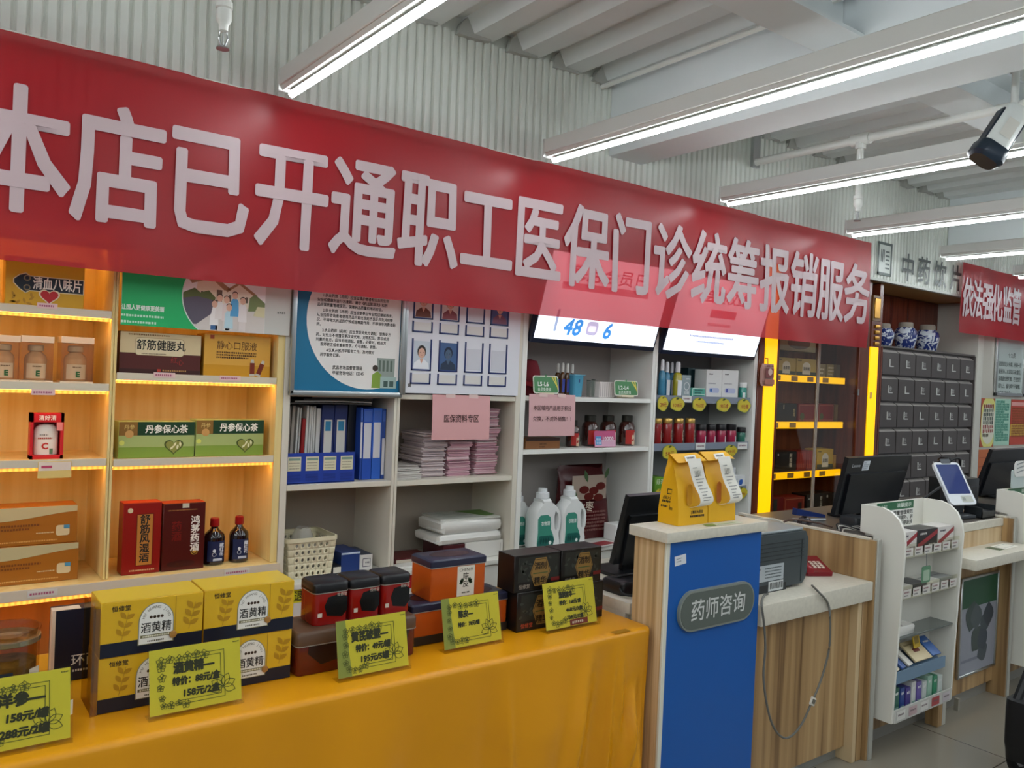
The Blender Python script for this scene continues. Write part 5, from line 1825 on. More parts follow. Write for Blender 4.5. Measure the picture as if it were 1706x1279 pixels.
# ------------------------------------------------------------------ glass cabinet with lit yellow rails
GX0, GX1 = 4.150, 5.535
t = thing('glass_cabinet', 'dark wooden glass-door cabinet with lit yellow posts and rails', 'display cabinet', (GX0, SF, 0))
W = GX1 - GX0
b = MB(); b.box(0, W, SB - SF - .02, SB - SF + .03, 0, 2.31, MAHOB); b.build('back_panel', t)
for xa, xb in ((0, .055), (.172, .205), (1.11, 1.235), (1.338, W)):
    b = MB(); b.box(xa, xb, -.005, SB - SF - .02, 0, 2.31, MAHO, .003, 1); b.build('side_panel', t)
for xa, xb, zt_ in ((.055, .172, 2.3), (1.235, 1.338, 1.86)):
    b = MB(); b.box(xa, xb, -.012, .02, .60, zt_, RAILM, .002, 1); b.build('lit_post', t)
b = MB(); b.box(.205, 1.11, 0, SB - SF - .02, 0, .70, MAHO); b.build('plinth', t)
b = MB(); b.box(.205, 1.11, 0, SB - SF - .02, 2.0, 2.31, MAHO); b.build('top_panel', t)
GZ = [1.632, 1.330, 1.004]
for z in GZ:
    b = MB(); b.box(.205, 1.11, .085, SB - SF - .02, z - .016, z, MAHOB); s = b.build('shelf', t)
    b = MB(); b.box(.21, 1.07, .070, .085, z - .042, z + .001, RAILM, .001, 1); b.build('lit_rail', s)
    b = MB()
    for k in range(4 if z > 1.5 or z < 1.1 else 2):
        u = .24 + .19 * k + .02 * math.sin(k * 7 + z)
        b.box(u, u + .07, .068, .0695, z - .036, z - .004, C('#b58a3a', .4))
    b.build('price_label', s)
for k, (xa, xb) in enumerate(((.207, .642), (.646, 1.108))):
    b = MB(); b.box(xa, xb, .004, .009, .70, 2.0, film('door_glass', '#f7f6f2', .03)); d = b.build('glass_door', t)
    b = MB(); e = xb - .012 if k == 0 else xa; b.box(e, e + .010, .002, .010, .70, 2.0, C('#a89a8c', .3)); b.build('edge_strip', d)
b = MB()
b.box(1.10, 1.115, -.012, -.004, 1.52, 1.56, STEEL); b.box(1.25, 1.262, -.020, -.012, 1.50, 1.545, STEEL)
b.build('lock', t)
b = MB()
b.box(1.235, 1.338, -.016, .02, 2.04, 2.22, C('#6a4a1e', .4), .003, 1); b.box(1.25, 1.323, -.022, -.014, 2.06, 2.20, GOLD, .003, 1)
for k in range(4):
    b.box(1.27, 1.33, -.024, -.01, 1.87 + .04 * k, 1.895 + .04 * k, GOLD, .006, 2)
b.box(1.235, 1.338, -.012, .02, 1.86, 2.04, MAHO)
b.build('gilt_carving', t)


def a_arch(b, F, w, h, bot='#3f4a3a'):
    b.quad(F, -w / 2 + .001, .001, w / 2 - .001, h * .24, C(bot, .4), .0005)
    b.poly(F, [(-w * .2, h * .1), (w * .2, h * .1)] + circ(0, h * .55, w * .2, h * .25, 16, 0, 180), C('#e0ddd0', .4), .0009)
    b.text(F, '酒黄精', 0, h * .42, h * .2, INK, .0013, 'C', w * .32, .02)
    b.dashes(F, -w * .45, h * .88, -w * .25, h * .07, INK, .0009, 3)


GG = 'boxes behind the glass doors'
zb_ = GZ[0] + .0008
cpx('gift_box', 'yellow gift box with arch label behind glass, left of the top pair', 'gift box', 1294, 592, 1326, 621, 3.20, .1, '#b9a257', a_arch, GG, z=zb_)
cpx('gift_box', 'yellow gift box with arch label behind glass, right of the top pair', 'gift box', 1327, 593, 1360, 622, 3.20, .1, '#b9a257', a_arch, GG, z=zb_)
X0, X1, Z0, Z1 = rect(1295, 568, 1359, 590, 3.2)
carton('gift_box', 'pale box with an oval window lying on the yellow pair behind glass', 'gift box', X0, X1, zb_ + .162, zb_ + .27, 3.20, .1, '#a8a078', lambda b, F, w, h: b.poly(F, circ(w * .05, h * .5, w * .3, h * .38, 24), C('#6a5a46', .4)), GG)
cpx('gift_box', 'small tan box behind the middle edge of the glass doors', 'gift box', 1362, 602, 1376, 624, 3.20, .07, '#8f8262', lambda b, F, w, h: lines(b, F, -w * .3, h * .6, w * .3, .014, 2, .025, '#d8d0ba', 2), GG, z=zb_)
cpx('gift_box', 'small beige box with white print behind the right glass door', 'gift box', 1378, 602, 1391, 624, 3.20, .07, '#9a8c64', lambda b, F, w, h: lines(b, F, -w * .35, h * .75, w * .35, .012, 3, .022, '#e0d8c2', 5), GG, z=zb_)
cpx('gift_box', 'dull brown box at the right end of the top cabinet shelf', 'gift box', 1393.5, 605, 1400, 627, 3.18, .07, '#6f6a5c', None, GG, z=zb_)
zb_ = GZ[1] + .0008
cpx('gift_box', 'black gift box at the left of the second cabinet shelf', 'gift box', 1291, 670, 1327, 700, 3.19, .11, '#1e1c1c', lambda b, F, w, h: (b.dashes(F, -w * .12, h * .8, -w * .08, .03, C('#c9c0a8', .4), .001, 1), b.text(F, '鹿茸', w * .38, h * .6, .025, C('#c9b98a', .4), .001, 'C', None, .0, 1, True)), GG, z=zb_)
for x0, x1, lab in ((1330, 1360, 'red lacquered gift box, left of the red pair behind glass'), (1363, 1389, 'red lacquered gift box, right of the red pair behind glass')):
    cpx('gift_box', lab, 'gift box', x0, 671, x1, 700, 3.19, .11, '#7a1a1e', lambda b, F, w, h: (b.stroke(F, [(-w * .44, h * .08), (w * .44, h * .08), (w * .44, h * .92), (-w * .44, h * .92)], .004, C('#b06a58', .4), .001, True), b.poly(F, circ(-w * .28, h * .28, w * .12, n=14), C('#4f5a34', .4), .0012)), GG, z=zb_)
cpx('gift_box', 'brown and gold box beside the red pair behind glass', 'gift box', 1391, 672, 1396, 700, 3.19, .11, '#7a5f3c', lambda b, F, w, h: [b.quad(F, -w * .3 + w * .25 * k, h * .1, -w * .2 + w * .25 * k, h * .9, C('#9a8058', .4)) for k in range(3)], GG, z=zb_)
zb_ = GZ[2] + .0008
cpx('gift_box', 'black gift box with a white column of print on the third cabinet shelf', 'gift box', 1292, 748, 1327, 780, 3.19, .11, '#17171a', lambda b, F, w, h: (b.text(F, '阿胶糕', w * .22, h * .78, .028, C('#d8d2c4', .4), .001, 'C', None, .03, 1, True), b.poly(F, circ(-w * .38, h * .85, .008, n=10), C('#c9c9c4', .4), .001)), GG, z=zb_)
for x0, x1, lab in ((1328, 1343, 'red slatted gift box beside the printed black one'), (1344, 1358.5, 'red slatted gift box beside the yellow arch-label box')):
    cpx('gift_box', lab, 'gift box', x0, 747, x1, 778, 3.19, .11, '#8a1f1c', lambda b, F, w, h: [b.quad(F, -w * .4 + w * .2 * k, .01, -w * .32 + w * .2 * k, h - .01, C('#a84034', .4)) for k in range(5)], GG, z=zb_)
cpx('gift_box', 'yellow gift box with arch label on the third cabinet shelf', 'gift box', 1361.5, 744, 1388, 777, 3.18, .10, '#c9a52e', a_arch, GG, z=zb_)
cpx('gift_box', 'small golden box right of the yellow one on the third cabinet shelf', 'gift box', 1389, 754, 1393, 776, 3.185, .08, '#c08f24', None, GG, z=zb_)
zb_ = .701
cpx('gift_box', 'dark green and red box on the lowest cabinet shelf', 'gift box', 1288, 826, 1305, 862, 3.16, .12, '#7a1f22', lambda b, F, w, h: b.quad(F, -w * .48, h * .04, -w * .1, h * .92, C('#2a3a36', .4)), GG, z=zb_)
cpx('gift_box', 'brick red framed box on the lowest cabinet shelf', 'gift box', 1306, 825, 1340, 858, 3.16, .12, '#8f2a20', lambda b, F, w, h: (b.stroke(F, [(-w * .44, h * .08), (w * .44, h * .08), (w * .44, h * .92), (-w * .44, h * .92)], .005, C('#c07a5a', .4), .001, True), b.quad(F, w * .18, h * .2, w * .36, h * .72, C('#2a1a18', .4), .001), b.quad(F, -w * .36, h * .2, w * .1, h * .45, C('#a84a34', .4), .001)), GG, z=zb_)
cpx('gift_box', 'wide black box on the lowest cabinet shelf', 'gift box', 1344, 822, 1390, 856, 3.16, .12, '#1d1f1e', lambda b, F, w, h: (b.text(F, '野山参', 0, h * .78, .026, C('#c9c4b4', .4), .001, 'C', None, .02, 1, True), b.poly(F, circ(w * .22, h * .84, .01, n=10), C('#b0b4ac', .4), .001), b.poly(F, circ(-w * .42, h * .8, .012, .007, 10), C('#b0b4ac', .4), .001)), GG, z=zb_)

X0, X1, Z0, Z1 = rect(1267.5, 606, 1287, 643, 3.03)
w, h = X1 - X0, Z1 - Z0
t = thing('hanging_packet', 'small pink packet hanging on the left lit yellow post', 'packet', ((X0 + X1) / 2, 3.022, Z1))
b = MB(); b.loft([[(u, .008 * s2 + v * s2, z) for u, v in rrect(w * s, .02, .006, 2)] for s, s2, z in ((1, .2, -h), (1.03, 1, -h * .8), (1.0, 1, -h * .2), (.95, .2, 0))], C('#b58a80', .3))
F = Fr((0, -.013, 0))
b.quad(F, -w * .35, -h * .62, w * .32, -h * .2, C('#7a3a3a', .4), .003); b.poly(F, circ(0, -h * .36, w * .18, n=14), C('#d8b8ac', .4), .004); b.dashes(F, -w * .3, -h * .1, w * .3, .012, C('#7a3a3a', .4), .003, 2); b.quad(F, -w * .4, -h * .93, w * .4, -h * .7, C('#a86a58', .4), .003)
b.build('packet', t)
b = MB(); b.tube([(0, .004, 0), (0, .006, .035), (0, .025, .035)], .0025, BLACKM, 6); b.build('hook', t)

# ------------------------------------------------------------------ herb drawer chest and jars
HX0, HX1 = 5.54, 7.0
t = thing('herb_chest', 'dark wall of herb drawers with white-lettered slots', 'drawer chest', (HX0, SF, 0))
W = HX1 - HX0
b = MB(); b.box(0, W, .03, SB - SF, .10, 1.868, EBONY); b.box(0, W, 0.004, SB - SF, 1.868, 1.882, C('#55504d', .4), .002, 1); b.build('body', t)
b = MB(); b.box(0, W, .32, SB - SF + .03, 1.882, 2.31, MAHO); b.build('back_panel', t)
b = MB(); b.box(0, .02, -.004, .03, .10, 1.87, MAHO); b.box(W - .02, W, -.004, .03, .1, 1.87, EBONY); b.build('side_panel', t)
cw = (W - .045) / 6
LIP = C('#a39e99', .4)
ch = ['丹', '芪', '归', '参', '芍', '苓', '术', '草']
for j in range(8):
    for i in range(6):
        x, z = .022 + cw * i, 1.858 - .1885 * (j + 1)
        b = MB()
        b.add([(x + .006, .028, z + .004), (x + cw - .006, .028, z + .004), (x + cw - .006, -.004, z + .008), (x + .006, -.004, z + .008),
               (x + .006, .028, z + .184), (x + cw - .006, .028, z + .184), (x + cw - .006, -.001, z + .164), (x + .006, -.001, z + .164)],
              [(0, 1, 2, 3), (3, 2, 6, 7), (0, 3, 7, 4), (1, 5, 6, 2)], EBONY)
        b.add([(x + .006, .028, z + .184), (x + cw - .006, .028, z + .184), (x + cw - .006, -.001, z + .164), (x + .006, -.001, z + .164)], [(0, 1, 2, 3)], LIP)
        d = b.build('drawer', t)
        if j < 6:
            b = MB()
            F = Fr((x + cw / 2, -.003, z + .088))
            sil = C('#c4c4c0', .4)
            b.prism(F, [(-.026, -.026), (.030, -.026), (.030, -.018), (-.018, -.018), (-.018, .03), (-.026, .03)], .006, sil, .006)
            if (i * 3 + j * 5) % 4:
                b.text(F, ch[(i + 3 * j) % 8], .006, .006, .036, C('#b4b4b0', .4), .003)
            b.build('handle', d)


def ginger(label, x0, x1, y0, y1, Y):
    X0, X1, Z0, Z1 = rect(x0, y0, x1, y1, Y)
    r = rad(x0, x1, y1, Y)
    z = 1.8828
    h = Z1 - z
    t = thing('porcelain_jar', label, 'porcelain jar', (at((x0 + x1) / 2, (y0 + y1) / 2, Y + r).x, Y + r, z), group='blue and white jars on the herb chest')
    b = MB(); b.lathe([(r * .72, 0), (r * .76, .004), (r * .86, h * .2), (r * .99, h * .45), (r, h * .58), (r * .92, h * .70), (r * .72, h * .80)], pattern('blue_white_glaze', '#1f2f6e', '#c9cfd8', 20, .5), seg=30); b.build('jar_body', t)
    b = MB(); b.lathe([(r * .62, h * .80), (r * .64, h * .82), (r * .64, h * .95), (r * .58, h), (r * .0, h * 1.0)], C('#8f8578', .6), seg=26); b.build('lid', t)


ginger('blue and white porcelain jar tucked behind the gilt post', 1454, 1488, 536, 580, 3.12)
ginger('blue and white porcelain jar, middle of the three on the herb chest', 1491, 1526, 534, 580, 3.12)
ginger('blue and white porcelain jar at the right of the three on the herb chest', 1526, 1563, 538, 582, 3.12)

# ------------------------------------------------------------------ notices on the end wall
X0, X1, Z0, Z1 = 7.37, 7.88, at(1678, 654, 3.05).z, 2.12
t = thing('framed_notice', 'silver framed grey notice under the second banner', 'framed notice', (X0, 3.05, Z0))
w, h = X1 - X0, Z1 - Z0
b = MB(); b.box(0, w, 0, .008, 0, h, C('#aebab6', .15)); b.text(FRONT, '十九畏', w * .55, h * .70 - .05, .045, INK, .001)
for k, s in enumerate(('硫黄原是火中精，朴硝一见', '便相争。水银莫与砒霜见，', '狼毒最怕密陀僧。巴豆性烈', '最为上，偏与牵牛不顺情。', '丁香莫与郁金见。')):
    b.text(FRONT, s, .04, h * .70 - .13 - .062 * k, .040, C('#3a4440', .5), .001, 'L', w * (.86 if k < 4 else .5), .01)
b.build('notice_sheet', t)
b = MB()
for (a, c, d, e) in ((-.03, 0, -.03, h), (w, w + .03, -.03, h), (-.03, w + .03, -.03, 0)):
    b.box(a, c, -.012, .008, d, e, STEEL, .004, 1)
b.build('frame_rail', t)


def wallposter(label, X0, X1, Z0, Z1, art, col):
    b = MB(); b.box(0, X1 - X0, 0, .003, 0, Z1 - Z0, C(col, .4)); art(b, FRONT, X1 - X0, Z1 - Z0)
    tag(b.build('poster', None, (X0, 3.055, Z0)), label, 'poster', 'posters on the end wall')


def a_cal(b, F, w, h):
    b.poly(F, clip(circ(w * .55, h * .5, w * .62, h * .56, 40), 0.002, 0.002, w - .002, h - .002), C('#d6d27a', .4))
    b.poly(F, clip(circ(w * .55, h * .48, w * .52, h * .42, 40), 0.002, 0.002, w - .002, h - .002), C('#d8d6c4', .4), .0009)
    for k in range(8):
        b.dashes(F, w * .16, h * (.84 - .085 * k), w * (.92 if k < 7 else .6), .034, C(['#7a2a1c', '#4f5a4a', '#3f4a44', '#3f4a44', '#3f4a44', '#8a2a2a', '#8a2a2a', '#4f4a34'][k], .5), .0013, k)


def a_grn(b, F, w, h):
    for k in range(16):
        b.dashes(F, w * .05, h * (.94 - .055 * k), w * (.9 if k % 4 else .6), .022, C('#3f8a76', .5), .001, k)


def a_red(b, F, w, h):
    b.quad(F, .002, h * .2, w - .002, h * .45, C('#c9a23a', .4)); b.quad(F, .002, h * .86, w - .002, h * .94, C('#d89a92', .4), .0008)
    for k in range(12):
        b.dashes(F, w * .06, h * (.80 - .055 * k), w * .9, .02, C('#8a4a24', .5), .001, k)


za, zb2 = at(1660, 744, 3.05).z, at(1660, 664, 3.05).z
wallposter('yellow and red rounded poster, leftmost of three on the end wall', 7.135, 7.385, za, zb2, a_cal, '#a8482a')
wallposter('pale green printed poster, middle of three on the end wall', 7.39, 7.69, za + .01, zb2, a_grn, '#a5cdb8')
wallposter('red and gold poster, rightmost of three on the end wall', 7.70, 8.1, za + .01, zb2, a_red, '#b8402c')
b = MB(); b.box(0, .22, 0, .003, 0, .40, C('#b5643a', .5))
for k in range(5):
    b.quad(FRONT, .01, .03 + .075 * k, .21, .035 + .075 * k, C('#8a3f24', .5))
tag(b.build('poster', None, (7.125, 3.055, za - .42)), 'rusty orange poster low beside the pale wall post', 'poster', 'posters on the end wall')
b = MB(); b.box(7.39, 8.4, 3.03, 3.058, za - .07, za - .01, C('#b9beb8', .3), .003, 1)
struct(b.build('trim_5'), 'pale ledge strip under the wall posters', 'ledge')
# ------------------------------------------------------------------ cloth-covered table
TZ = .75
CLOTH = mat('golden_satin', '#d9930c', .34, var=.04, scale=3)
t = thing('tablecloth', 'golden yellow satin cloth draped to the floor over the display table', 'tablecloth', (.7, 1.834, 0))
x0, x1, y0, y1 = -1.25, 1.300, 0, .66            # about the thing's own base
per = []
cr = .03
def arc_pts(cx, cy, a0, a1, n=6):
    return [(cx + cr * math.cos(math.radians(a0 + (a1 - a0) * i / n)), cy + cr * math.sin(math.radians(a0 + (a1 - a0) * i / n))) for i in range(n + 1)]
def seg_pts(a, b, n):
    return [(a[0] + (b[0] - a[0]) * i / n, a[1] + (b[1] - a[1]) * i / n) for i in range(1, n)]
per += arc_pts(x0 + cr, y0 + cr, 180, 270)
per += seg_pts((x0 + cr, y0), (x1 - cr, y0), 420)
per += arc_pts(x1 - cr, y0 + cr, 270, 360)
per += seg_pts((x1, y0 + cr), (x1, y1 - cr), 60)
per += arc_pts(x1 - cr, y1 - cr, 0, 90)
per += seg_pts((x1 - cr, y1), (x0 + cr, y1), 40)
per += arc_pts(x0 + cr, y1 - cr, 90, 180)
per += seg_pts((x0, y1 - cr), (x0, y0 + cr), 20)
N = len(per)
nrm = []
for i in range(N):
    a, c = per[i - 1], per[(i + 1) % N]
    tx, ty = c[0] - a[0], c[1] - a[1]
    L = math.hypot(tx, ty) or 1
    nrm.append((ty / L, -tx / L))
S = [0]
for i in range(1, N):
    S.append(S[-1] + math.hypot(per[i][0] - per[i - 1][0], per[i][1] - per[i - 1][1]))


def bump(s, c, w):
    return math.exp(-((s - c) / w) ** 2)


def fold(s, tt):
    q = min(1, tt * 3.2)
    a = .012 * math.sin(s * 9.5 + .8 * math.sin(s * 4)) + .006 * math.sin(s * 21 + 1.2 + 2 * tt)
    a += .016 * bump(s, 1.97 + .03 * tt, .018) - .008 * bump(s, 1.91, .03) + .010 * bump(s, 1.62 - .1 * tt, .05)
    a += .040 * bump(s, 2.29 - .16 * tt, .035) - .024 * bump(s, 2.36 - .08 * tt, .05) + .012 * bump(s, 2.20 - .2 * tt, .08)
    a += .014 * bump(s, 2.43, .014) + .010 * bump(s, 2.405 - .05 * tt, .010)
    a += .010 * bump(s, .95, .03) + .012 * bump(s, 1.25 + .1 * tt, .06)
    g = .050 * bump(s, 2.48, .035) * max(0, min(1, (tt - .22) * 4)) + .016 * math.sin(s * 90 + 14 * tt) * bump(s, 2.48, .06) * max(0, min(1, (tt - .15) * 4))
    if s >= 2.56:
        return min(.010 * math.sin(s * 12) * q, .004)
    return q * a + g + .006 * tt


rings = []
for z, ins in ((TZ, .02), (TZ - .0012, .008), (TZ - .006, .002), (TZ - .014, 0)):
    rings.append([(p[0] - n[0] * ins, p[1] - n[1] * ins, z) for p, n in zip(per, nrm)])
for k in range(1, 57):
    tt = k / 56
    z = TZ - .014 - (TZ - .02) * tt
    rings.append([(p[0] + n[0] * max(-.03, fold(s, tt)), p[1] + n[1] * max(-.03, fold(s, tt)), max(.004, z)) for p, n, s in zip(per, nrm, S)])
b = MB(); b.loft(rings[::-1], CLOTH, False, True)
b.build('cloth', t)
b = MB(); b.quad(Fr((0, 0, TZ), (1, 0, 0), (0, 1, 0)), 1.13, .004, 1.2, .03, mat('packing_tape', '#b07a1c', .2), .0008); b.build('tape_patch', t)

TZ += .0006
# ------------------------------------------------------------------ goods on the table
def sign_card(label, xr, yr, rows, width=.212, h=.148, tilt=-.22, rz=0, shot=False, redtag=False):
    t = thing('price_sign', label, 'price sign', (xr - width / 2, yr, TZ), (0, 0, rz), 'yellow price signs on the table')
    R = Matrix.Rotation(tilt, 4, 'X')
    F = Fr((0, 0, .004), (1, 0, 0), R.to_3x3() @ Vector((0, 0, 1)))
    w = width
    YG = C('#d6ca38', .35)
    OL = C('#5a6120', .5)
    b = MB(); b.prism(F, [(-w / 2 + .004, .004), (w / 2 - .004, .004), (w / 2 - .004, h - .003), (-w / 2 + .004, h - .003)], .0008, YG)
    if shot:
        b.poly(F, [(-w / 2 + .004, .004), (-w / 2 + .042, .004), (-w / 2 + .030, h - .003), (-w / 2 + .004, h - .003)], C('#8f9a4a', .4), .0004)
    ax, bx_, ay, by_ = -w * .34, w * .30, h * .13, h * .84
    for d in (0, .008):
        b.stroke(F, [(ax + .03, ay + d), (bx_ - d, ay + d), (bx_ - d, by_ - d), (ax + .06, by_ - d)], .0014, OL, .0008)
    r = random.Random(int(xr * 1000))
    def flower(cx, cy, s):
        for k in range(5):
            a = k * 2 * PI / 5 + r.uniform(0, .5)
            b.stroke(F, leaf(cx, cy, s, a, .7), .0012, OL, .0009, True)
        b.poly(F, circ(cx, cy, s * .25, n=8), OL, .001)
    for k in range(6):
        flower(ax - .004 + k * .019, by_ - .004 + r.uniform(-.004, .004), r.uniform(.008, .013))
    for k in range(4):
        flower(ax - .006 + r.uniform(-.003, .003), by_ - .02 - k * .022, r.uniform(.007, .011))
    for k in range(4):
        flower(ax + k * .016, ay + r.uniform(-.003, .006), r.uniform(.007, .011))
    for k in range(6):
        b.stroke(F, leaf(bx_ - .004, ay + .022, .03, 1.5 + (k - 2.5) * .75, .5), .0015, OL, .0009, True)
    for (s, u, v, hh, wd, sh) in rows:
        b.text(F, s, u, v, hh, C('#2b2e14', .5), .0012, 'C', wd, .055, shear=sh)
    b.dashes(F, w * .40, h * .93, w * .47, .003, OL, .0009, 1)
    if redtag:
        b.quad(F, -w * .04, .006, w * .30, .024, C('#7a2a24', .4), .0014); b.dashes(F, .0, .015, w * .22, .008, C('#d8c8c0', .4), .002, 2)
    b.build('card', t)
    b = MB()
    b.prism(F, [(-w / 2, 0), (w / 2, 0), (w / 2, h), (-w / 2, h)], .0015, ACRYL, .0035)
    b.box(-w / 2, w / 2, -.006, .030, 0, .002, ACRYL)
    b.box(-w / 2, w / 2, -.008, -.004, 0, .008, ACRYL)
    b.build('acrylic_holder', t)
    return t


sign_card('yellow price sign for ginseng at the far left end of the table', .312, 1.885, [('西洋参—', .0, .098, .026, None, 0), ('158元/罐', .025, .064, .019, None, .1), ('288元/2罐', .02, .034, .019, None, .1)])
sign_card('yellow price sign leaning before the stacked yellow gift boxes', .676, 1.905, [('酒黄精—', -.005, .099, .024, .09, 0), ('特价：88元/盒', .0, .070, .018, .105, .05), ('158元/2盒', .012, .042, .018, .08, .05)])
sign_card('yellow price sign leaning before the red tea tins', 1.128, 1.905, [('黄芪破壁—', -.008, .100, .025, .105, 0), ('特价：49元/罐', .0, .070, .018, .10, .05), ('195元/5罐', .004, .042, .018, .08, .05)], shot=True)
sign_card('yellow price sign leaning before the orange tins', 1.476, 1.955, [('陈皮—', -.02, .095, .020, .05, 0), ('特价：78元/罐', -.012, .066, .013, .075, .05)], .21, shot=True)
sign_card('yellow price sign with a red tag leaning before the black gift boxes', 1.860, 1.950, [('酒制精华—', -.010, .104, .018, .07, 0), ('特价：168元/盒', .0, .080, .014, .09, .05), ('468元/3盒', .015, .056, .014, .07, .05), ('738元/5盒', .016, .032, .014, .07, .05)], .222, .150, redtag=True)


def a_hj(b, F, w, h):
    nv = C('#151b2c', .3)
    g2 = C('#c3961e', .35)
    dk = C('#b18414', .4)
    b.quad(F, -w / 2 + .0005, .0005, w / 2 - .0005, h * .26, nv, .0004)
    b.stroke(F, [(w * .22, h * .27), (w * .22, h - .002)], .0012, C('#a67d18', .4), .0005)
    for (cx, cy, s) in ((-.30, .32, 1), (.36, .36, 1.15)):
        b.stroke(F, [(w * cx, h * (cy - .03)), (w * (cx + .06), h * (cy + .46))], .0012, dk, .0006)
        for k in range(3):
            for sd in (-1, 1):
                b.poly(F, leaf(w * (cx + .018 * k), h * (cy + .05 + .15 * k), .021 * s, PI / 2 - .25 + sd * .85, .42), dk, .0007)
    aw = w * .165
    cx = w * .03
    arch = [(cx - aw, h * .16), (cx + aw, h * .16)] + circ(cx, h * .55, aw, h * .34, 20, 0, 180)
    b.poly(F, [(cx + (u - cx) * 1.06, h * .5 + (v - h * .5) * 1.04) for u, v in arch], C('#8f8a6a', .4), .0008)
    b.poly(F, arch, C('#e6e4dc', .4), .0012)
    for i, ch in enumerate('HU HUANG JING'):
        a = math.radians(160 - 140 * i / 12)
        q = Fr(F.p(cx + aw * .82 * math.cos(a), h * .56 + h * .27 * math.sin(a)), F.ex * math.sin(a) - F.ez * math.cos(a), F.ex * math.cos(a) + F.ez * math.sin(a))
        b.text(q, ch, 0, 0, .008, C('#5f5a4a', .4), .0016)
    for k in range(4):
        b.poly(F, circ(cx - .012 + .008 * k, h * .645, .0036, n=10), C('#3a2a1c', .4), .0016)
    b.text(F, '酒黄精', cx, h * .455, h * .19, C('#1d1b16', .4), .0016, 'C', aw * 1.8, .015)
    b.quad(F, cx - aw * .92, h * .27, cx + aw * .92, h * .325, C('#6f6a48', .4), .0016)
    b.dashes(F, cx - aw * .8, h * .298, cx + aw * .8, .004, C('#e0dcc4', .4), .002, 2)
    b.dashes(F, cx - aw * .5, h * .205, cx + aw * .5, .004, C('#5a5546', .4), .0016, 3)
    b.text(F, '恒修堂', -w * .31, h * .87, h * .10, C('#2a2112', .4), .0008, 'C', None, .02)
    b.lathe([(.0085, 0), (.0085, .003), (.007, .006), (0, .0066)], C('#a4763c', .35), seg=16, M=Matrix.Translation(F.p(cx + aw * 1.02, h * .27)) @ Matrix.Rotation(PI / 2, 4, 'X'))


GY = 1.995
for i, (xa, xb) in enumerate(((.376, .599), (.603, .828))):
    for j in range(2):
        lab = ['yellow gift box with arch label, bottom of the left stack on the cloth', 'yellow gift box with arch label, top of the left stack on the cloth', 'yellow gift box with arch label, bottom of the right stack on the cloth', 'yellow gift box with arch label, top of the right stack on the cloth'][2 * i + j]
        carton('gift_box', lab, 'gift box', xa + .001 * j, xb + .001 * j, TZ + .0005 + j * .1255, TZ + .1255 + j * .1255, GY + .004 * i - .003 * j, .118, '#d8ac26', a_hj, 'stacked yellow gift boxes', top='#d9b838', rough=.22)
b = MB(); b.box(-.004, .0, 0, .12, 0, .24, film('clear_sheet', '#e8dcb8', .12, .08)); b.box(-.006, .008, -.006, -.004, 0, .24, film('clear_sheet', ''))
tag(b.build('plastic_sleeve', None, (.368, 1.995, TZ + .0005)), 'clear plastic sleeve standing along the left side of the yellow gift boxes', 'sleeve')

X0 = .322
def a_navy(b, F, w, h):
    b.text(F, '环西堂', -.058, h * .28, .030, C('#d5d3cc', .4), .0008, 'L', None, .01)
    b.dashes(F, -.055, h * .14, .03, .006, C('#c9c6bc', .4), .0008, 2)
    b.box(-w / 2 - .0012, -w / 2 + .006, -.0012, .03, 0, h + .0012, C('#e6cdb4', .4)); b.box(-w / 2, w * -.2, -.001, .03, h, h + .0014, C('#e6cdb4', .4))
carton('gift_box', 'navy box with a pale edge standing behind the yellow gift boxes', 'gift box', .318, .52, TZ + .0005, TZ + .178, 2.24, .05, '#12182c', a_navy)


def big_jar(label, x, y, r, h, body):
    t = thing('glass_canister', label, 'canister', (x, y, TZ + .0005), group='glass canisters at the left end of the table')
    b = MB(); b.lathe([(r * .95, 0), (r, .006), (r, h * .86), (r * .98, h * .87), (r * .90, h * .87), (r * .92, h * .84), (r * .92, .01), (0, .01)], film('amber_clear_glass', '#efe4d4', .06), seg=32); b.build('jar_body', t)
    b = MB(); b.lathe([(r * .9, .012), (r * .9, h * .62), (r * .5, h * .65), (0, h * .66)], mat('herb_fill_' + body.strip('#'), body, .8, var=.35, scale=45), seg=26); b.build('filling', t)
    b = MB(); b.lathe([(r * 1.01, h * .84), (r * 1.04, h * .85), (r * 1.04, h * .90), (r * 1.0, h * .905)], C('#a8a58e', .25, metal=.8), seg=32); b.lathe([(r * .98, h * .90), (r * 1.05, h * .985), (r * 1.03, h), (r * .96, h * .995), (r * .90, h * .91), (0, h * .90)], film('amber_clear_glass', ''), seg=32); b.build('lid', t)
    b = MB(); b.quad(Fr((0, -r - .001, 0)), -.02, h * .3, .004, h * .58, C('#1f2c3a', .4)); b.quad(Fr((.7 * r, -.75 * r, 0), (.75, .7, 0)), -.012, h * .3, .016, h * .58, C('#d8d4c4', .4), .003); b.build('label', t)


big_jar('glass canister with metal band behind the leftmost price sign', .212, 2.09, .060, .197, '#937d4c')
big_jar('brown canister mostly hidden between the leftmost price sign and the yellow boxes', .285, 1.955, .030, .115, '#4a2f1c')


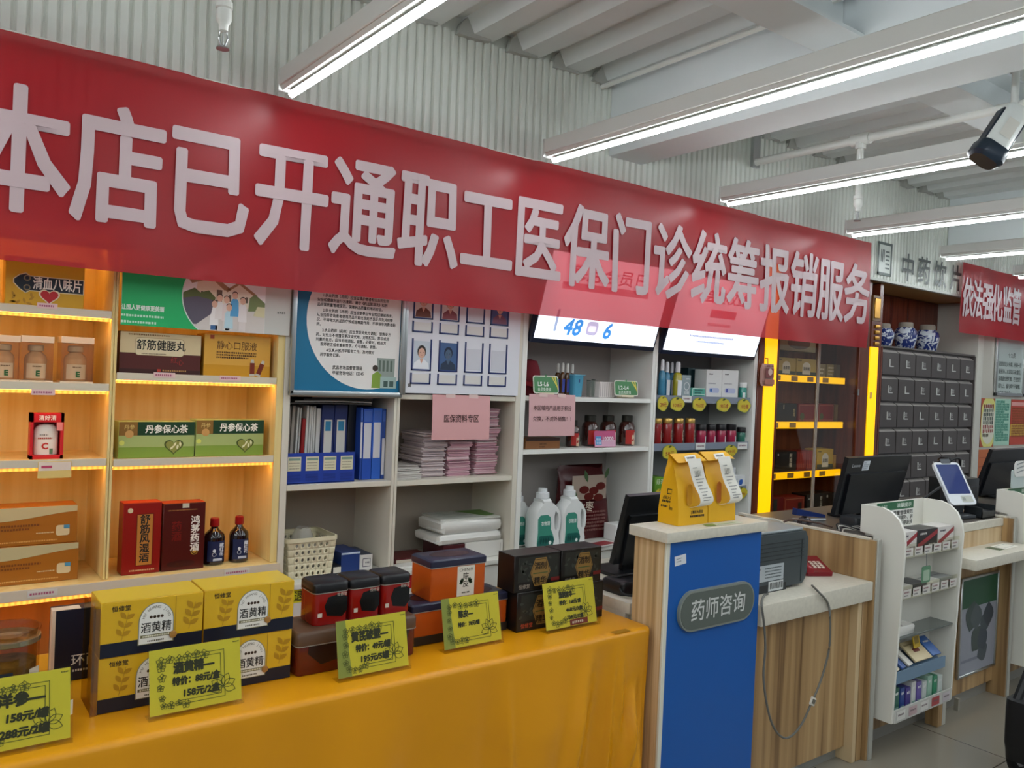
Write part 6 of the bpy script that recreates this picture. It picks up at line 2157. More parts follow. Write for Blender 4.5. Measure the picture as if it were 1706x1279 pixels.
def sq_tin(name, label, xa, xb, y, z, d, h, lidh, body, lid, group, art=None, lidc=None, sharp=.03):
    w = xb - xa
    t = thing(name, label, 'tin', ((xa + xb) / 2, y, z), group=group)
    R = min(w, d) * sharp * 10 * .28
    b = MB(); b.loft([[(u, d / 2 + v, zz) for u, v in rrect(w * s, d * s, R, 5)] for s, zz in ((.95, 0), (.97, .004), (.97, h - lidh))], body); art and art(b, Fr((0, d / 2 - d * .485, 0)), w, h); b.build('tin_body', t)
    b = MB(); b.loft([[(u, d / 2 + v, zz) for u, v in rrect(w * s, d * s, R, 5)] for s, zz in ((.985, h - lidh - .004), (1.0, h - lidh), (1.0, h - lidh * .25), (.96, h - .002), (.92, h))], lid)
    b.loft([[(u, d / 2 + v, zz) for u, v in rrect(w * 1.004, d * 1.004, R, 5)] for zz in (h - lidh - .005, h - lidh - .003)], C('#b9b4ac', .3, metal=.6))
    if lidc:
        b.poly(Fr((0, d / 2, h), (1, 0, 0), (0, 1, 0)), circ(0, 0, w * .34, d * .30, 26), lidc, .0006)
    b.build('lid', t)
    return t


TINR = mat('tin_red', '#94120f', .25, coat=.5)
def a_tin(b, F, w, h):
    b.poly(F, [(-w * .20, h * .45), (-w * .12, h * .22), (w * .3, h * .16), (w * .44, h * .3), (w * .44, h * .62), (w * .25, h * .72), (-w * .1, h * .66)], C('#101316', .25), .0008)
    b.text(F, '恒修堂', w * .28, h * .70, .009, C('#c9b9ac', .4), .0012)
    b.quad(F, -w * .38, h * .2, -w * .26, h * .3, C('#d8c9b8', .4), .001)
BRN = mat('brown_tin_lid', '#5d4636', .35)
BRB = mat('dark_red_tin', '#5e150f', .22, coat=.4)
for k, (xa, xb, lab) in enumerate(((.838, 1.010, 'large red-brown tin with brown lid, lower left under the black-lidded tins'), (1.022, 1.194, 'large red-brown tin with brown lid, lower right under the black-lidded tins'))):
    sq_tin('tea_tin', lab, xa, xb, 1.985, TZ + .0005, .15, .112, .032, BRB, BRN, 'large brown-lidded tins', lambda b, F, w, h: b.poly(F, [(-w * .32, h * .5), (-w * .1, h * .2), (w * .3, h * .3), (w * .36, h * .68), (-w * .3, h * .68)], C('#2a1410', .3), .0008))
for k, (xa, xb, lab) in enumerate(((.895, .998, 'red tin with black lid, left of the three on the brown-lidded tins'), (.990 + .011, 1.094, 'red tin with black lid, middle of the three on the brown-lidded tins'), (1.097, 1.19, 'red tin with black lid, right of the three on the brown-lidded tins'))):
    sq_tin('tea_tin', lab, xa, xb, 2.02, TZ + .113, .10, .112, .022, TINR, C('#17171a', .3), 'red tins with black lids', a_tin, sharp=.055)
TOR = mat('tin_orange', '#c4571a', .3, var=.12, scale=6)
def a_or(b, F, w, h):
    b.quad(F, -w * .03, .004, w * .28, h * .78, C('#ddd6c8', .4), .0008)
    b.text(F, 'CHEN PI', w * .125, h * .69, .012, C('#5f5a4a', .4), .0012, 'C', w * .24)
    b.text(F, '陈皮', w * .125, h * .52, h * .17, C('#3a3026', .4), .0012, 'C', None, .01, 1, True)
    for s in (-1, 1):
        for k in range(3):
            b.poly(F, leaf(w * .125 + s * w * .05, h * .38, w * .07, PI / 2 - s * (.4 + .7 * k), .6), C('#3a4a34', .4), .0012)
    b.dashes(F, w * .06, h * .12, w * .2, .005, C('#5f5a4a', .4), .0012, 1)
def a_or2(b, F, w, h):
    b.quad(F, -w * .49, .001, w * .49, h * .22, C('#2a2420', .35), .0008)
NVL = C('#2a2c42', .3)
for xa, xb, lab in ((1.207, 1.377, 'orange tin with navy lid, lower left under the label tin'), (1.381, 1.555, 'orange tin with navy lid, lower right next to the black boxes')):
    sq_tin('tea_tin', lab, xa, xb, 2.04, TZ + .0005, .12, .122, .02, TOR, NVL, 'orange tins with navy lids', a_or2, C('#15161f', .25), .02)
sq_tin('tea_tin', 'orange tin with a white label standing on top of the other two', 1.268, 1.470, 2.045, TZ + .123, .12, .122, .02, TOR, NVL, 'orange tins with navy lids', a_or, C('#15161f', .25), .02)


def a_blk(red):
    def f(b, F, w, h):
        gold = C('#8a6a36', .4)
        b.quad(F, -w * .42, h * .26, w * .46, h * .93, C('#22241f', .4), .0004)
        r = random.Random(int(w * 1e5) + red)
        for k in range(26):
            b.poly(F, leaf(r.uniform(-w * .38, w * .42), r.uniform(h * .32, h * .86), .018, r.uniform(0, 6), .4), C('#363a33', .4), .0006)
        hx = [(w * .06 + w * .23 * math.cos(a), h * .50 + h * .40 * math.sin(a)) for a in [PI / 6 + PI / 3 * i for i in range(6)]]
        hx = [(w * .06 + w * .22, h * .5), (w * .06 + w * .12, h * .88), (w * .06 - w * .12, h * .88), (w * .06 - w * .22, h * .5), (w * .06 - w * .12, h * .12), (w * .06 + w * .12, h * .12)]
        b.poly(F, hx, gold, .0009)
        b.stroke(F, [(w * .06 + (u - w * .06) * .9, h * .5 + (v - h * .5) * .9) for u, v in hx], .0014, C('#3a2a14', .4), .0012, True)
        b.text(F, '酒制', w * .06, h * .66, h * .2, C('#241a0e', .4), .0014, 'C', None, .03)
        b.text(F, '精华', w * .06, h * .26, h * .2, C('#241a0e', .4), .0014, 'C', None, .03)
        b.quad(F, w * .06 - w * .16, h * .45, w * .06 + w * .16, h * .48, C('#4f5a30', .4), .0014)
        b.quad(F, w * .3, h * .20, w * .49, h * .30, C('#6a1a1a', .4), .001)
        b.text(F, '恒修堂', -w * .28, h * .14, h * .12, C('#b0442c' if red else '#8f867a', .4), .001, 'C', None, .01)
    return f


for k, (xa, xb, z, yy, lab) in enumerate(((1.560, 1.742, TZ + .0005, 2.0, 'black gift box with gold hexagon, bottom left of the four'), (1.746, 1.926, TZ + .0005, 2.0, 'black gift box with gold hexagon, bottom right of the four'),
        (1.546, 1.732, TZ + .124, 2.004, 'black gift box with gold hexagon, top left of the four'), (1.736, 1.912, TZ + .124, 2.002, 'black gift box with gold hexagon, top right of the four'))):
    o = carton('gift_box', lab, 'gift box', xa, xb, z, z + (.123 if k < 2 else .116), yy, .088, '#15110f', a_blk(1 if k < 2 else 0), 'black gift boxes', rough=.3)

# ------------------------------------------------------------------ blue pillar with the two bags
PX0, PX1, PY0, PY1 = 2.010, 2.511, 1.805, 1.945
PZ = 1.066
t = thing('consultation_pillar', 'counter-end pillar with blue front panel, oak side and pale stone cap', 'counter end', (PX0, PY0, 0))
W, D = PX1 - PX0, PY1 - PY0
b = MB(); b.box(0, W, .006, D, 0, PZ - .035, OAK_LIT); b.build('body', t)
b = MB(); b.box(-.017, W + .012, -.020, D + .014, PZ - .0345, PZ, mat('speckled_stone', '#cfcabb', .35, var=.06, scale=60), .003, 2); b.build('cap', t)
b = MB(); b.box(.0, .018, -.004, .006, 0, PZ - .035, C('#d8d6c6', .4), .0015, 1); b.build('edge_trim', t)
b = MB(); b.box(.0185, W, -.002, .006, 0, PZ - .035, C('#0a56a6', .42)); b.build('blue_panel', t)
X0, X1 = 2.074 - PX0, 2.470 - PX0
zc, hp = .7915, .137
F = Fr((0, -.002, 0))
b = MB(); b.prism(F, rrect(X1 - X0, hp, hp * .49, 12, (X0 + X1) / 2, zc), .012, C('#7f867f', .35), .012); b.prism(F, rrect(X1 - X0 - .014, hp - .014, hp * .43, 12, (X0 + X1) / 2, zc), .003, C('#5a625c', .45), .0135)
b.text(F, '药师咨询', (X0 + X1) / 2, zc, .071, C('#cdd0cc', .4), .0145, 'C', .282, .012)
b.build('plaque', t)
b = MB(); q = Fr((.068, -.002, .967), (1, 0, .10), (-.10, 0, 1)); b.prism(q, [(-.026, -.016), (.029, -.016), (.029, .016), (-.026, .016)], .0006, C('#d9dbe0', .5), .001); b.dashes(q, -.018, .006, .008, .004, C('#8a8f9a', .5), .0014, 1); b.dashes(q, -.018, -.003, .006, .004, C('#8a8f9a', .5), .0014, 2); b.build('sticker', t)

BAG = mat('yellow_paper_bag', '#e0a90c', .5, bump=.25, scale=18)


def paper_bag(label, xa, xb, y0, d, h, front):
    w = xb - xa
    t = thing('paper_bag', label, 'paper bag', ((xa + xb) / 2, y0, PZ + .0006), group='yellow paper bags on the pillar')
    b = MB()
    sec = [(0, 1.0, 1.0, 0), (.20, 1.0, .98, .002), (.5, .94, .80, .012), (.78, .88, .40, .030), (.90, .86, .16, .045), (.97, .90, .07, .047)]
    for side in (1,):
        rings = []
        for f, sx, sy, off in sec:
            hw, hd = w / 2 * sx, d / 2 * sy
            g = .35 * d * (1 - sy) * .6
            cy = d / 2 + off * .3
            rings.append([(-hw, cy - hd, h * f), (0, cy - hd - .002, h * f), (hw, cy - hd, h * f), (hw - g, cy, h * f), (hw, cy + hd, h * f), (0, cy + hd, h * f), (-hw, cy + hd, h * f), (-hw + g, cy, h * f)])
        b.loft(rings, BAG)
    b.build('bag_body', t, flat=False)
    b = MB()
    cy = d / 2 + .014
    b.add([(-w * .47, cy - .005, h * .97), (w * .47, cy - .005, h * .97), (w * .5, cy - .046, h * .88), (-w * .44, cy - .040, h * .86), (-w * .47, cy + .003, h * .965), (w * .47, cy + .003, h * .975)], [(0, 1, 2, 3), (0, 4, 5, 1)], BAG)
    b.build('folded_top', t)
    b = MB()
    F = Fr((0, d * .012, 0), (1, 0, 0), (0, .035, 1))
    if front:
        b.stroke(F, [(-.012, h * .15), (-.012, h * .19), (.0, h * .19)], .002, INK, .003)
        b.text(F, '惠民大药房', .02, h * .175, h * .045, INK, .0045, 'C', w * .36, .02)
        b.dashes(F, -w * .12, h * .12, w * .36, .008, INK, .0045, 3)
    if front:
        b.build('print', t)
        b = MB()
        L = Fr((-w / 2 + .001, d * .55, 0), (0, -1, 0), (.10, 0, 1))
        b.text(L, '惠民大药房', 0, h * .36, h * .05, INK, .006, 'C', d * .62, .02)
        b.dashes(L, -d * .3, h * .31, d * .3, .008, INK, .006, 5)
        b.quad(L, .006, h * .20, .022, h * .27, C('#8a6408', .5), .006)
        b.stroke(L, [(-.008, h * .42), (.012, h * .42), (.012, h * .48), (-.008, h * .48)], .003, INK, .006, True)
        b.dashes(L, -d * .34, h * .24, 0, .007, INK, .006, 6)
    if front:
        b.build('print', t)
    # clear window strip and stapled receipt
    b = MB(); b.poly(F, rrect(w * .16, h * .30, .012, 4, -w * .16, h * .42), C('#b0642c' if not front else '#c98f2a', .2), .006); b.build('window', t)
    b = MB()
    rx = w * .02
    path = [(-.018, -.014 + .0, h * .92), (-.008, -.018, h * .80), (.006, -.016, h * .68), (.020, -.020, h * .55), (.034, -.030, h * .42), (.038, -.032, h * .32), (.028, -.020, h * .26), (.006, -.008, h * .25)]
    if not front:
        path = [(u + .004, v, z) for u, v, z in path]
    pw = w * .42
    P = smooth_path([(rx + u - .01, v + .004, z) for u, v, z in path], 6)
    vs = []
    for q in P:
        vs += [(q.x - pw / 2, q.y, q.z), (q.x + pw / 2, q.y - .004, q.z + .003)]
    n = len(P)
    b.add(vs, [(2 * i, 2 * i + 1, 2 * i + 3, 2 * i + 2) for i in range(n - 1)], PAPER)
    for i in range(5, n - 14):
        q, q2 = Vector(vs[2 * i]), Vector(vs[2 * i + 1])
        dn = Vector(vs[2 * i + 2]) - q
        ex = (q2 - q)
        FF = Fr(q + Vector((0, -.0012, 0)), ex, -dn)
        if 8 <= i <= 11:
            for k in range(12):
                if k % 3 != 1:
                    b.quad(FF, pw * (.3 + .035 * k), -dn.length, pw * (.315 + .035 * k), 0, INK, .0008)
        elif i % 2 == 0:
            b.dashes(FF, pw * .22, 0, pw * (.55 + .3 * ((i * 7) % 3) / 2), .0035, C('#55555a', .5), .0008, i)
    b.build('receipt', t)
    b = MB(); q = Fr((0, cy - .034, h * .915), (1, .1, .02), (0, .55, .8)); b.prism(q, [(-w * .22, -.012), (w * .2, -.010), (w * .2, .011), (-w * .22, .009)], .0008, PAPER, .004); b.dashes(q, -w * .16, 0, w * .14, .008, C('#55555a', .5), .005, 3); b.build('tape_label', t)


paper_bag('yellow pharmacy paper bag with printed sides and a receipt, left on the pillar cap', 2.120, 2.272, 1.855, .092, .246, True)
paper_bag('yellow pharmacy paper bag with a curling receipt, right on the pillar cap', 2.276, 2.424, 1.855, .092, .250, False)
b = MB(); b.poly(Fr((0, 0, 0), (1, 0, 0), (0, 1, 0)), [(-.10, -.02), (.085, -.028), (.10, .01), (-.08, .016)], C('#c9d0bc', .4), .0006)
b.poly(Fr((0, 0, 0), (1, 0, 0), (0, 1, 0)), [(-.10, -.02), (-.05, -.022), (-.03, .013), (-.08, .016)], C('#6a8a4c', .4), .001)
b.dashes(Fr((0, 0, 0), (1, 0, 0), (0, 1, 0)), -.03, -.008, .07, .01, C('#8aa474', .5), .001, 2)
tag(b.build('leaflet', None, (2.31, 1.826, PZ + .0006)), 'green and white leaflet lying before the yellow bags on the cap', 'leaflet')
# ------------------------------------------------------------------ staff desk behind the pillar, with the black monitor
STONE = mat('speckled_stone', '#cfcabb')
t = thing('service_desk', 'low white staff desk between the cloth table and the blue pillar', 'desk', (2.020, 1.965, 0))
b = MB(); b.box(0, .466, 0, .56, .752, .79, STONE, .003, 2); b.build('desktop', t)
b = MB(); b.box(.0, .018, .02, .54, 0, .752, C('#d2cdbf', .4)); b.build('side_panel', t)
b = MB(); b.box(.444, .462, .02, .54, 0, .752, C('#d2cdbf', .4)); b.build('side_panel', t)


def monitor(label, x0, yb, zb, w, h, tilt, z0, brand=False, wide_top=1.0, fx=0.0):
    t = thing('computer_monitor', label, 'monitor', (x0 + w / 2, yb, z0 + .0006))
    R = Matrix.Translation((0, 0, zb - z0)) @ Matrix.Rotation(tilt, 4, 'X')
    F = Fr(R @ Vector((0, 0, 0)), (1, 0, 0), R.to_3x3() @ Vector((0, 0, 1)))
    BK = C('#111418', .32)
    b = MB(); b.prism(F, [(-w / 2, 0), (w / 2, 0), (w / 2 * wide_top, h), (-w / 2 * wide_top, h)], .022, BK, 0)
    b.prism(F, [(-w * .42, h * .0), (w * .42, h * .0), (w * .45, h * .72), (-w * .45, h * .72)], .012, BK, .012)
    b.build('back_shell', t)
    b = MB(); b.prism(F, [(-w / 2 + .012, .014), (w / 2 - .012, .014), (w / 2 - .012, h - .012), (-w / 2 + .012, h - .012)], .002, C('#0a0c14', .1), -.0225); b.build('screen_glass', t)
    if brand:
        b = MB(); b.text(F, 'Lenovo', -w * .37, h * .865, .022, C('#c3c7cc', .3), .001, 'C', None, .015); b.build('lettering', t)
        b = MB(); b.quad(F, -w * .27, h * .77, -w * .165, h * .94, C('#d5dbe2', .4), .001)
        r = random.Random(4)
        for k in range(14):
            u, v = -w * .26 + w * .02 * (k % 4), h * (.79 + .035 * (k // 4))
            b.quad(F, u, v, u + w * .012, v + h * .02, C('#8f98a4', .4), .0014)
        b.build('sticker', t)
    b = MB(); b.box(fx - .05, fx + .05, .005, .03, .012, zb - z0 + h * .3, BK, .003, 1); b.build('stand_neck', t)
    b = MB(); b.box(fx - .12, fx + .12, -.06, .14, 0, .014, BK, .004, 2); b.build('stand_foot', t)
    return t


monitor('black monitor seen from behind over the left end of the blue pillar cap', 2.235, 2.275, .835, .50, .285, .26, .79, fx=-.14)
t = thing('card_terminal', 'flat black terminal with cables under the black monitor beside the pillar', 'terminal', (2.14, 2.10, .7906))
b = MB(); b.loft([[(u, v, z) for u, v in rrect(.16 * s, .12 * s, .02, 4)] for s, z in ((1, 0), (1.02, .018), (.98, .038), (.9, .044))], C('#17181b', .35)); b.build('body', t)
b = MB(); b.tube(smooth_path([(-.07, -.03, .03), (-.085, -.07, .012), (-.02, -.105, .006), (.06, -.10, .01), (.08, -.05, .03)]), .0045, BLACKM, 6); b.tube(smooth_path([(-.05, .03, .042), (.0, .01, .052), (.07, .02, .048)]), .005, BLACKM, 6); b.build('cable', t)
t = thing('stapler', 'small red stapler with a pale top beside the pillar wood side', 'stapler', (2.115, 1.985, .7906), (0, 0, .3))
b = MB(); b.loft([[(u, v, z) for u, v in rrect(.05 * s, .04 * s, .006, 3)] for s, z in ((1, 0), (1, .014), (.7, .03))], C('#a31a22', .35)); b.build('base', t)
b = MB(); b.box(-.022, .024, -.008, .008, .030, .038, C('#d8c9ae', .4), .002, 1); b.build('arm', t)
b = MB(); b.box(.0, .02, -.012, .012, .038, .075, C('#b01d24', .35), .003, 1); b.build('cap', t)

# ------------------------------------------------------------------ printer counter
CT = .755
t = thing('service_counter', 'oak counter with a pale stone top carrying the printer, right of the blue pillar', 'counter', (2.530, 1.80, 0))
W = 3.288 - 2.530
b = MB(); b.box(.0, W, .0, .62, CT - .078, CT, STONE, .004, 2); b.build('stone_top', t)
b = MB(); b.box(.0, W - .075, .055, .075, .06, CT - .079, OAK); b.build('front_panel', t)
b = MB(); b.box(.0, W - .06, .09, .6, .0, .06, C('#8f8f88', .4)); b.build('plinth', t)
for xa, xb, m_ in ((W - .074, W - .046, C('#cdb48c', .4)), (W - .040, W - .004, OAK)):
    b = MB(); b.box(xa, xb, .018, .60, .0, CT - .079, m_, .002, 1); b.build('end_post', t)

CT += .0006
t = thing('laser_printer', 'dark grey laser printer turned back to front on the counter', 'printer', (2.775, 1.905, CT))
w, h, d = .38, .222, .30
b = MB()
prof = [(-w / 2, .02), (-w / 2 + .01, .012), (w / 2 - .03, .012), (w / 2 - .012, .03), (w / 2, .06), (w / 2, h - .03), (w / 2 - .02, h), (-w / 2, h)]
b.prism(Fr((0, 0, 0)), prof, d, C('#3f474a', .4)); 
for k in range(5):
    b.box(-w / 2 + .005, w / 2 - .03, -.002, .0, h - .035 - .016 * k, h - .031 - .016 * k, C('#2e3436', .5))
b.box(w / 2 - .045, w / 2 - .041, -.002, 0, .02, h - .03, C('#33393b', .5))
b.box(-.17, .12, .02, d - .02, 0, .012, BLACKM)
b.box(-.17, .05, -.001, .01, .0, .03, C('#202426', .5))
b.build('body', t)
b = MB(); b.box(-w / 2, w / 2 - .02, .01, d - .01, h, h + .012, C('#8c9496', .35), .004, 1); b.build('lid', t)
b = MB(); b.quad(Fr(), -.19, .045, .03, .108, C('#aeb6ba', .4), .001)
for k in range(4):
    b.dashes(Fr(), -.09, .095 - .012 * k, .015, .005, C('#4f575a', .4), .0015, k)
b.dashes(Fr(), -.16, .095, -.12, .008, INK, .0015, 7)
b.quad(Fr(), -.065, .004, .03, .042, C('#c4c9c9', .4), .0015)
for k in range(12):
    b.quad(Fr(), -.055 + .007 * k, .012, -.055 + .007 * k + (.003 if k % 2 else .004), .036, INK, .002)
b.build('label', t)
b = MB(); b.prism(Fr((w / 2 + .004, .02, 0), (0, 1, 0), (0, 0, 1)), rrect(.26, h, .04, 5, .13, h / 2 + .004), .004, C('#a9b0b2', .3), .0); b.build('side_rim', t)

t = thing('desk_telephone', 'red desk telephone with pale keys beside the printer', 'telephone', (3.192, 2.03, CT), (0, 0, -.5))
t.scale = (.86, .86, .86)
b = MB(); b.loft([[(u, v, z) for u, v in q] for q, z in ((rrect(.15, .17, .02, 4), 0), (rrect(.152, .172, .02, 4), .02))], C('#7d1420', .35))
b.add([(-.07, -.08, .02), (.07, -.08, .02), (.07, .08, .065), (-.07, .08, .065), (-.07, .08, .02), (.07, .08, .02)], [(0, 1, 2, 3), (3, 2, 5, 4), (0, 3, 4), (1, 5, 2)], C('#7d1420', .35)); b.build('base', t)
b = MB(); q = Fr((0.018, -.01, .0405), (1, 0, 0), (0, .962, .271))
for i in range(3):
    for j in range(4):
        b.prism(q, rrect(.016, .012, .003, 2, -.02 + .022 * i, -.03 + .018 * j), .004, C('#d5c6b6', .4), .003)
b.build('key', t)
b = MB(); b.loft([[(-.058 + u, y, z0 + v) for u, v in rrect(.035, .022 * s, .008, 3)] for y, s, z0 in ((-.10, 1.2, .030), (-.085, 1.6, .034), (-.05, 1.0, .045), (.05, 1.0, .072), (.08, 1.6, .074), (.095, 1.2, .07))], C('#8a1722', .3)); b.build('handset', t)

cp = [atz(1353, 975, .765), atz(1364, 986, .765), at(1379, 1004, 1.795), at(1383, 1030, 1.785), at(1382, 1075, 1.785), at(1374, 1112, 1.79), at(1363, 1145, 1.79), at(1350, 1175, 1.79), at(1336, 1205, 1.79), at(1318, 1226, 1.79), at(1302, 1227, 1.79), at(1287, 1207, 1.79), at(1277, 1170, 1.79), at(1272, 1125, 1.79), at(1275, 1080, 1.79), at(1273, 1040, 1.785), at(1269, 1005, 1.79), atz(1273, 992, .762), atz(1279, 989, .762)]
t = thing('power_cord', 'grey cord looping from the printer down the oak counter front', 'cord', cp[3])
b = MB(); b.tube([q - cp[3] for q in smooth_path(cp, 6)], .0042, C('#6a6a64', .5), 8); b.build('cable', t)
q = at(1354, 1168, 1.786) - cp[3]
b = MB(); R = Matrix.Translation(q) @ Matrix.Rotation(.5, 4, 'Y'); b.box(-.016, .016, -.004, .004, -.016, .016, C('#d9d6cc', .4), .002, 1, R); b.box(-.010, .010, -.0055, -.004, -.009, .009, C('#6a675c', .4), 0, 1, R); b.build('cord_tag', t)
t = thing('network_cable', 'pale cable running from the top of the printer to the raised counter', 'cable', (2.97, 2.10, CT + .23))
b = MB(); b.tube([Vector(p) - Vector((2.97, 2.10, CT + .23)) for p in smooth_path([(2.60, 2.02, CT + .250), (2.80, 2.06, CT + .248), (2.94, 2.05, CT + .244), (2.988, 2.0, CT + .20), (2.99, 1.96, CT + .10), (2.985, 1.93, CT + .02)], 8)], .0035, C('#b9b4a6', .5), 6)
b.tube([Vector(p) - Vector((2.97, 2.10, CT + .23)) for p in smooth_path([(3.02, 2.16, CT + .05), (3.12, 2.2, CT + .10), (3.24, 2.2, CT + .19), (3.34, 2.12, CT + .19), (3.39, 2.06, CT + .175)], 8)], .004, C('#4a3228', .5), 6); b.build('cable', t)

# ------------------------------------------------------------------ raised counter with its posts, ledge and racks
RT = .92
t = thing('raised_counter', 'long raised oak counter carrying the monitors, at the right', 'counter', (3.29, 1.80, 0))
ox = 3.29
b = MB(); b.box(.012, 3.2, .06, .70, RT - .03, RT, C('#55504a', .3), .003, 1); b.build('counter_top', t)
for xa, xb in ((.0, .022), (1.335, 1.357), (2.67, 2.692)):
    b = MB(); b.box(xa, xb, .0, .70, 0, RT + .004, OAK); b.build('divider_panel', t)
    b = MB(); b.box(xa + .012, xb + .020, -.006, .016, 0, RT + .010, C('#a9a9a0', .35), .002, 1); b.build('edge_post', t)
    b = MB(); b.box(xa - .004, xb + .004, .03, .70, RT + .004, RT + .012, C('#cfc8b8', .35)); b.build('edge_trim', t)
for xa, xb in ((.023, 1.334), (1.358, 2.669)):
    b = MB(); b.box(xa, xb, .062, .080, .07, RT - .031, OAK); b.build('front_panel', t)
    b = MB(); b.box(xa, xb, .09, .11, 0, .07, C('#8c8a82', .35)); b.build('plinth', t)
b = MB(); b.box(.625, .665, .0, .061, 0, .80 - .052, OAK, .002, 1); b.box(.665, .70, .0, .061, 0, .80 - .052, C('#b9b7ac', .4), .002, 1); b.build('ledge_post', t)
b = MB(); b.box(.915, .935, .04, .061, 0, .06, C('#948f82', .4)); b.build('foot_block', t)
b = MB(); b.box(.665, 1.36, -.118, .061, .80 - .05, .80, STONE, .004, 2); b.build('writing_ledge', t)
b = MB(); b.box(.665, 1.33, .050, .061, .80, RT - .04, wood('pale_oak', ['#b8966a', '#cbb088', '#d8c29c'], (24, 24, .8)))
b.box(.66, 1.335, .044, .062, RT - .038, RT + .002, STONE, .002, 1); b.build('ledge_back', t)
b = MB(); b.box(.672, .70, .046, .052, .815, .85, C('#dcd9cf', .4), .002, 1); b.build('socket_plate', t)

X0, X1, Z0, Z1 = 4.215, 4.605, .165, .635
t = thing('framed_poster', 'silver framed green and grey poster on the counter front under the ledge', 'framed poster', (X0, 1.860, Z0))
w, h = X1 - X0, Z1 - Z0
b = MB(); b.box(0, w, -.008, 0, 0, h, C('#8d919c', .3)); F = Fr((0, -.008, 0))
b.quad(F, 0, h * .70, w, h, C('#0f4a30', .35), .0005)
for (u, v, s, a, cc) in ((.25, .5, .16, 1.3, '#3c4a48'), (.45, .5, .14, 1.7, '#4a5558'), (.62, .44, .12, 1.2, '#3f4a50'), (.78, .50, .13, 1.6, '#2f3a44'), (.35, .28, .15, .9, '#414d4a'), (.7, .26, .13, 2.0, '#3a444e'), (.5, .20, .12, .4, '#465056')):
    b.poly(F, leaf(w * u, h * v - .03, s, a, .75), C(cc, .4), .0008 + u * .0004)
b.quad(F, w * .05, h * .12, w * .7, h * .15, C('#777c88', .4), .0008)
b.build('poster_sheet', t)
b = MB()
for (a, c, d, e) in ((-.014, 0, -.014, h + .014), (w, w + .014, -.014, h + .014), (0, w, -.014, 0), (0, w, h, h + .014)):
    b.box(a, c, -.014, 0, d, e, STEEL, .003, 1)
b.build('frame_rail', t)


RT += .0006


def rack(label, X):
    t = thing('display_rack', label, 'display rack', (X, 1.855, .16), group='white counter racks')
    W = .53
    prof = [(0, 0), (-.118, .0), (-.135, .62), (-.140, .76), (-.132, .81), (-.110, .855), (-.075, .885), (-.035, .898), (.06, .898), (.06, .78), (0, .775)]
    WP = C('#dedcd2', .32)
    for x in (0, W - .015):
        b = MB(); b.prism(Fr((x + .015, 0, 0), (0, 1, 0), (0, 0, 1)), prof, .015, WP, 0, C('#e6e4da', .3)); b.build('side_panel', t)
    b = MB(); b.box(.015, W - .015, -.012, 0, 0, .775, WP); b.box(.015, W - .015, .045, .058, .775, .898, WP); b.box(.015, W - .015, -.012, .045, .765, .777, WP); b.build('back_panel', t)
    for k, z in enumerate((.70, .525, .352)):
        m_ = GLASS if k == 2 else C('#d3d2ca', .35)
        b = MB(); b.box(.016, W - .016, -.122 if k < 2 else -.115, -.013, z - .008, z, C('#5a615e', .12) if k == 2 else m_, .001, 1); b.build('shelf', t)
        if k < 2:
            b = MB(); b.box(.016, W - .016, -.126, -.123, z - .006, z + .052, ACRYL); s = b.build('front_lip', t)
            b = MB(); F = Fr((0, -.1265, 0))
            for q in range(6):
                u = .03 + .082 * q
                b.quad(F, u, z, u + .066, z + .036, C('#d2cfc8', .4)); b.dashes(F, u + .008, z + .024, u + .05, .007, C('#8a5a60', .5), .001, q); b.dashes(F, u + .008, z + .010, u + .04, .006, C('#55555a', .5), .001, q + 9)
            b.build('price_strip', s)
    b = MB(); b.add([(.016, -.110, .19), (W - .09, -.120, .185), (W - .09, -.02, .24), (.016, -.02, .24)], [(0, 1, 2, 3)], C('#55708c', .3)); b.box(.016, W - .09, -.124, -.118, .165, .215, C('#6b87a0', .2)); b.build('leaflet_tray', t)
    b = MB(); b.box(.016, W - .016, -.118, -.013, 0, .012, WP); b.box(.016, W - .016, -.124, -.118, 0, .055, C('#c9c8c2', .2)); 
    F = Fr((0, -.1245, 0))
    for q in range(5):
        b.quad(F, .03 + .1 * q, .008, .10 + .1 * q, .046, C(['#d6d4ce', '#b9a0a2', '#d6d4ce', '#b0484a', '#c4bcc0'][q], .4)); b.dashes(F, .04 + .1 * q, .03, .09 + .1 * q, .008, C('#7a6a70', .5), .001, q)
    b.build('bottom_tray', t)
    b = MB(); F = Fr((0, .0445, .772))
    b.quad(F, .10, .088, .42, .124, C('#12603a', .35), .001); b.quad(F, .10, .0, .42, .088, C('#dfe0da', .5), .001)
    b.text(F, '温馨提示', .335, .106, .019, C('#dce8dc', .4), .0016, 'C', .13, .02); b.text(F, '大药房', .16, .106, .016, C('#dce8dc', .4), .0016)
    for k, s in enumerate(('药品经营质量管理规范', '第12条除质量问题外，药', '品一经售出，不得退换')):
        b.text(F, s, .27, .072 - .024 * k, .020, INK, .0016, 'C', .29, .02)
    b.build('notice', t)
    b = MB(); q = Fr((W * .40, -.130, .61)); b.prism(q, rrect(.075, .072, .008, 3, 0, 0), .002, C('#5f8a6c', .25), .0); b.poly(q, rrect(.055, .046, .006, 3, 0, -.004), C('#9fb8a0', .25), .001); b.tube([(W * .4, -.131, .645), (W * .4, -.128, .70)], .002, STEEL, 6); b.build('hanging_tag', t)
    return t


RX = 3.368
rack('white counter rack of small boxes, left of the writing ledge', RX)
rack('white counter rack at the right edge, beyond the writing ledge', RX + 1.33)

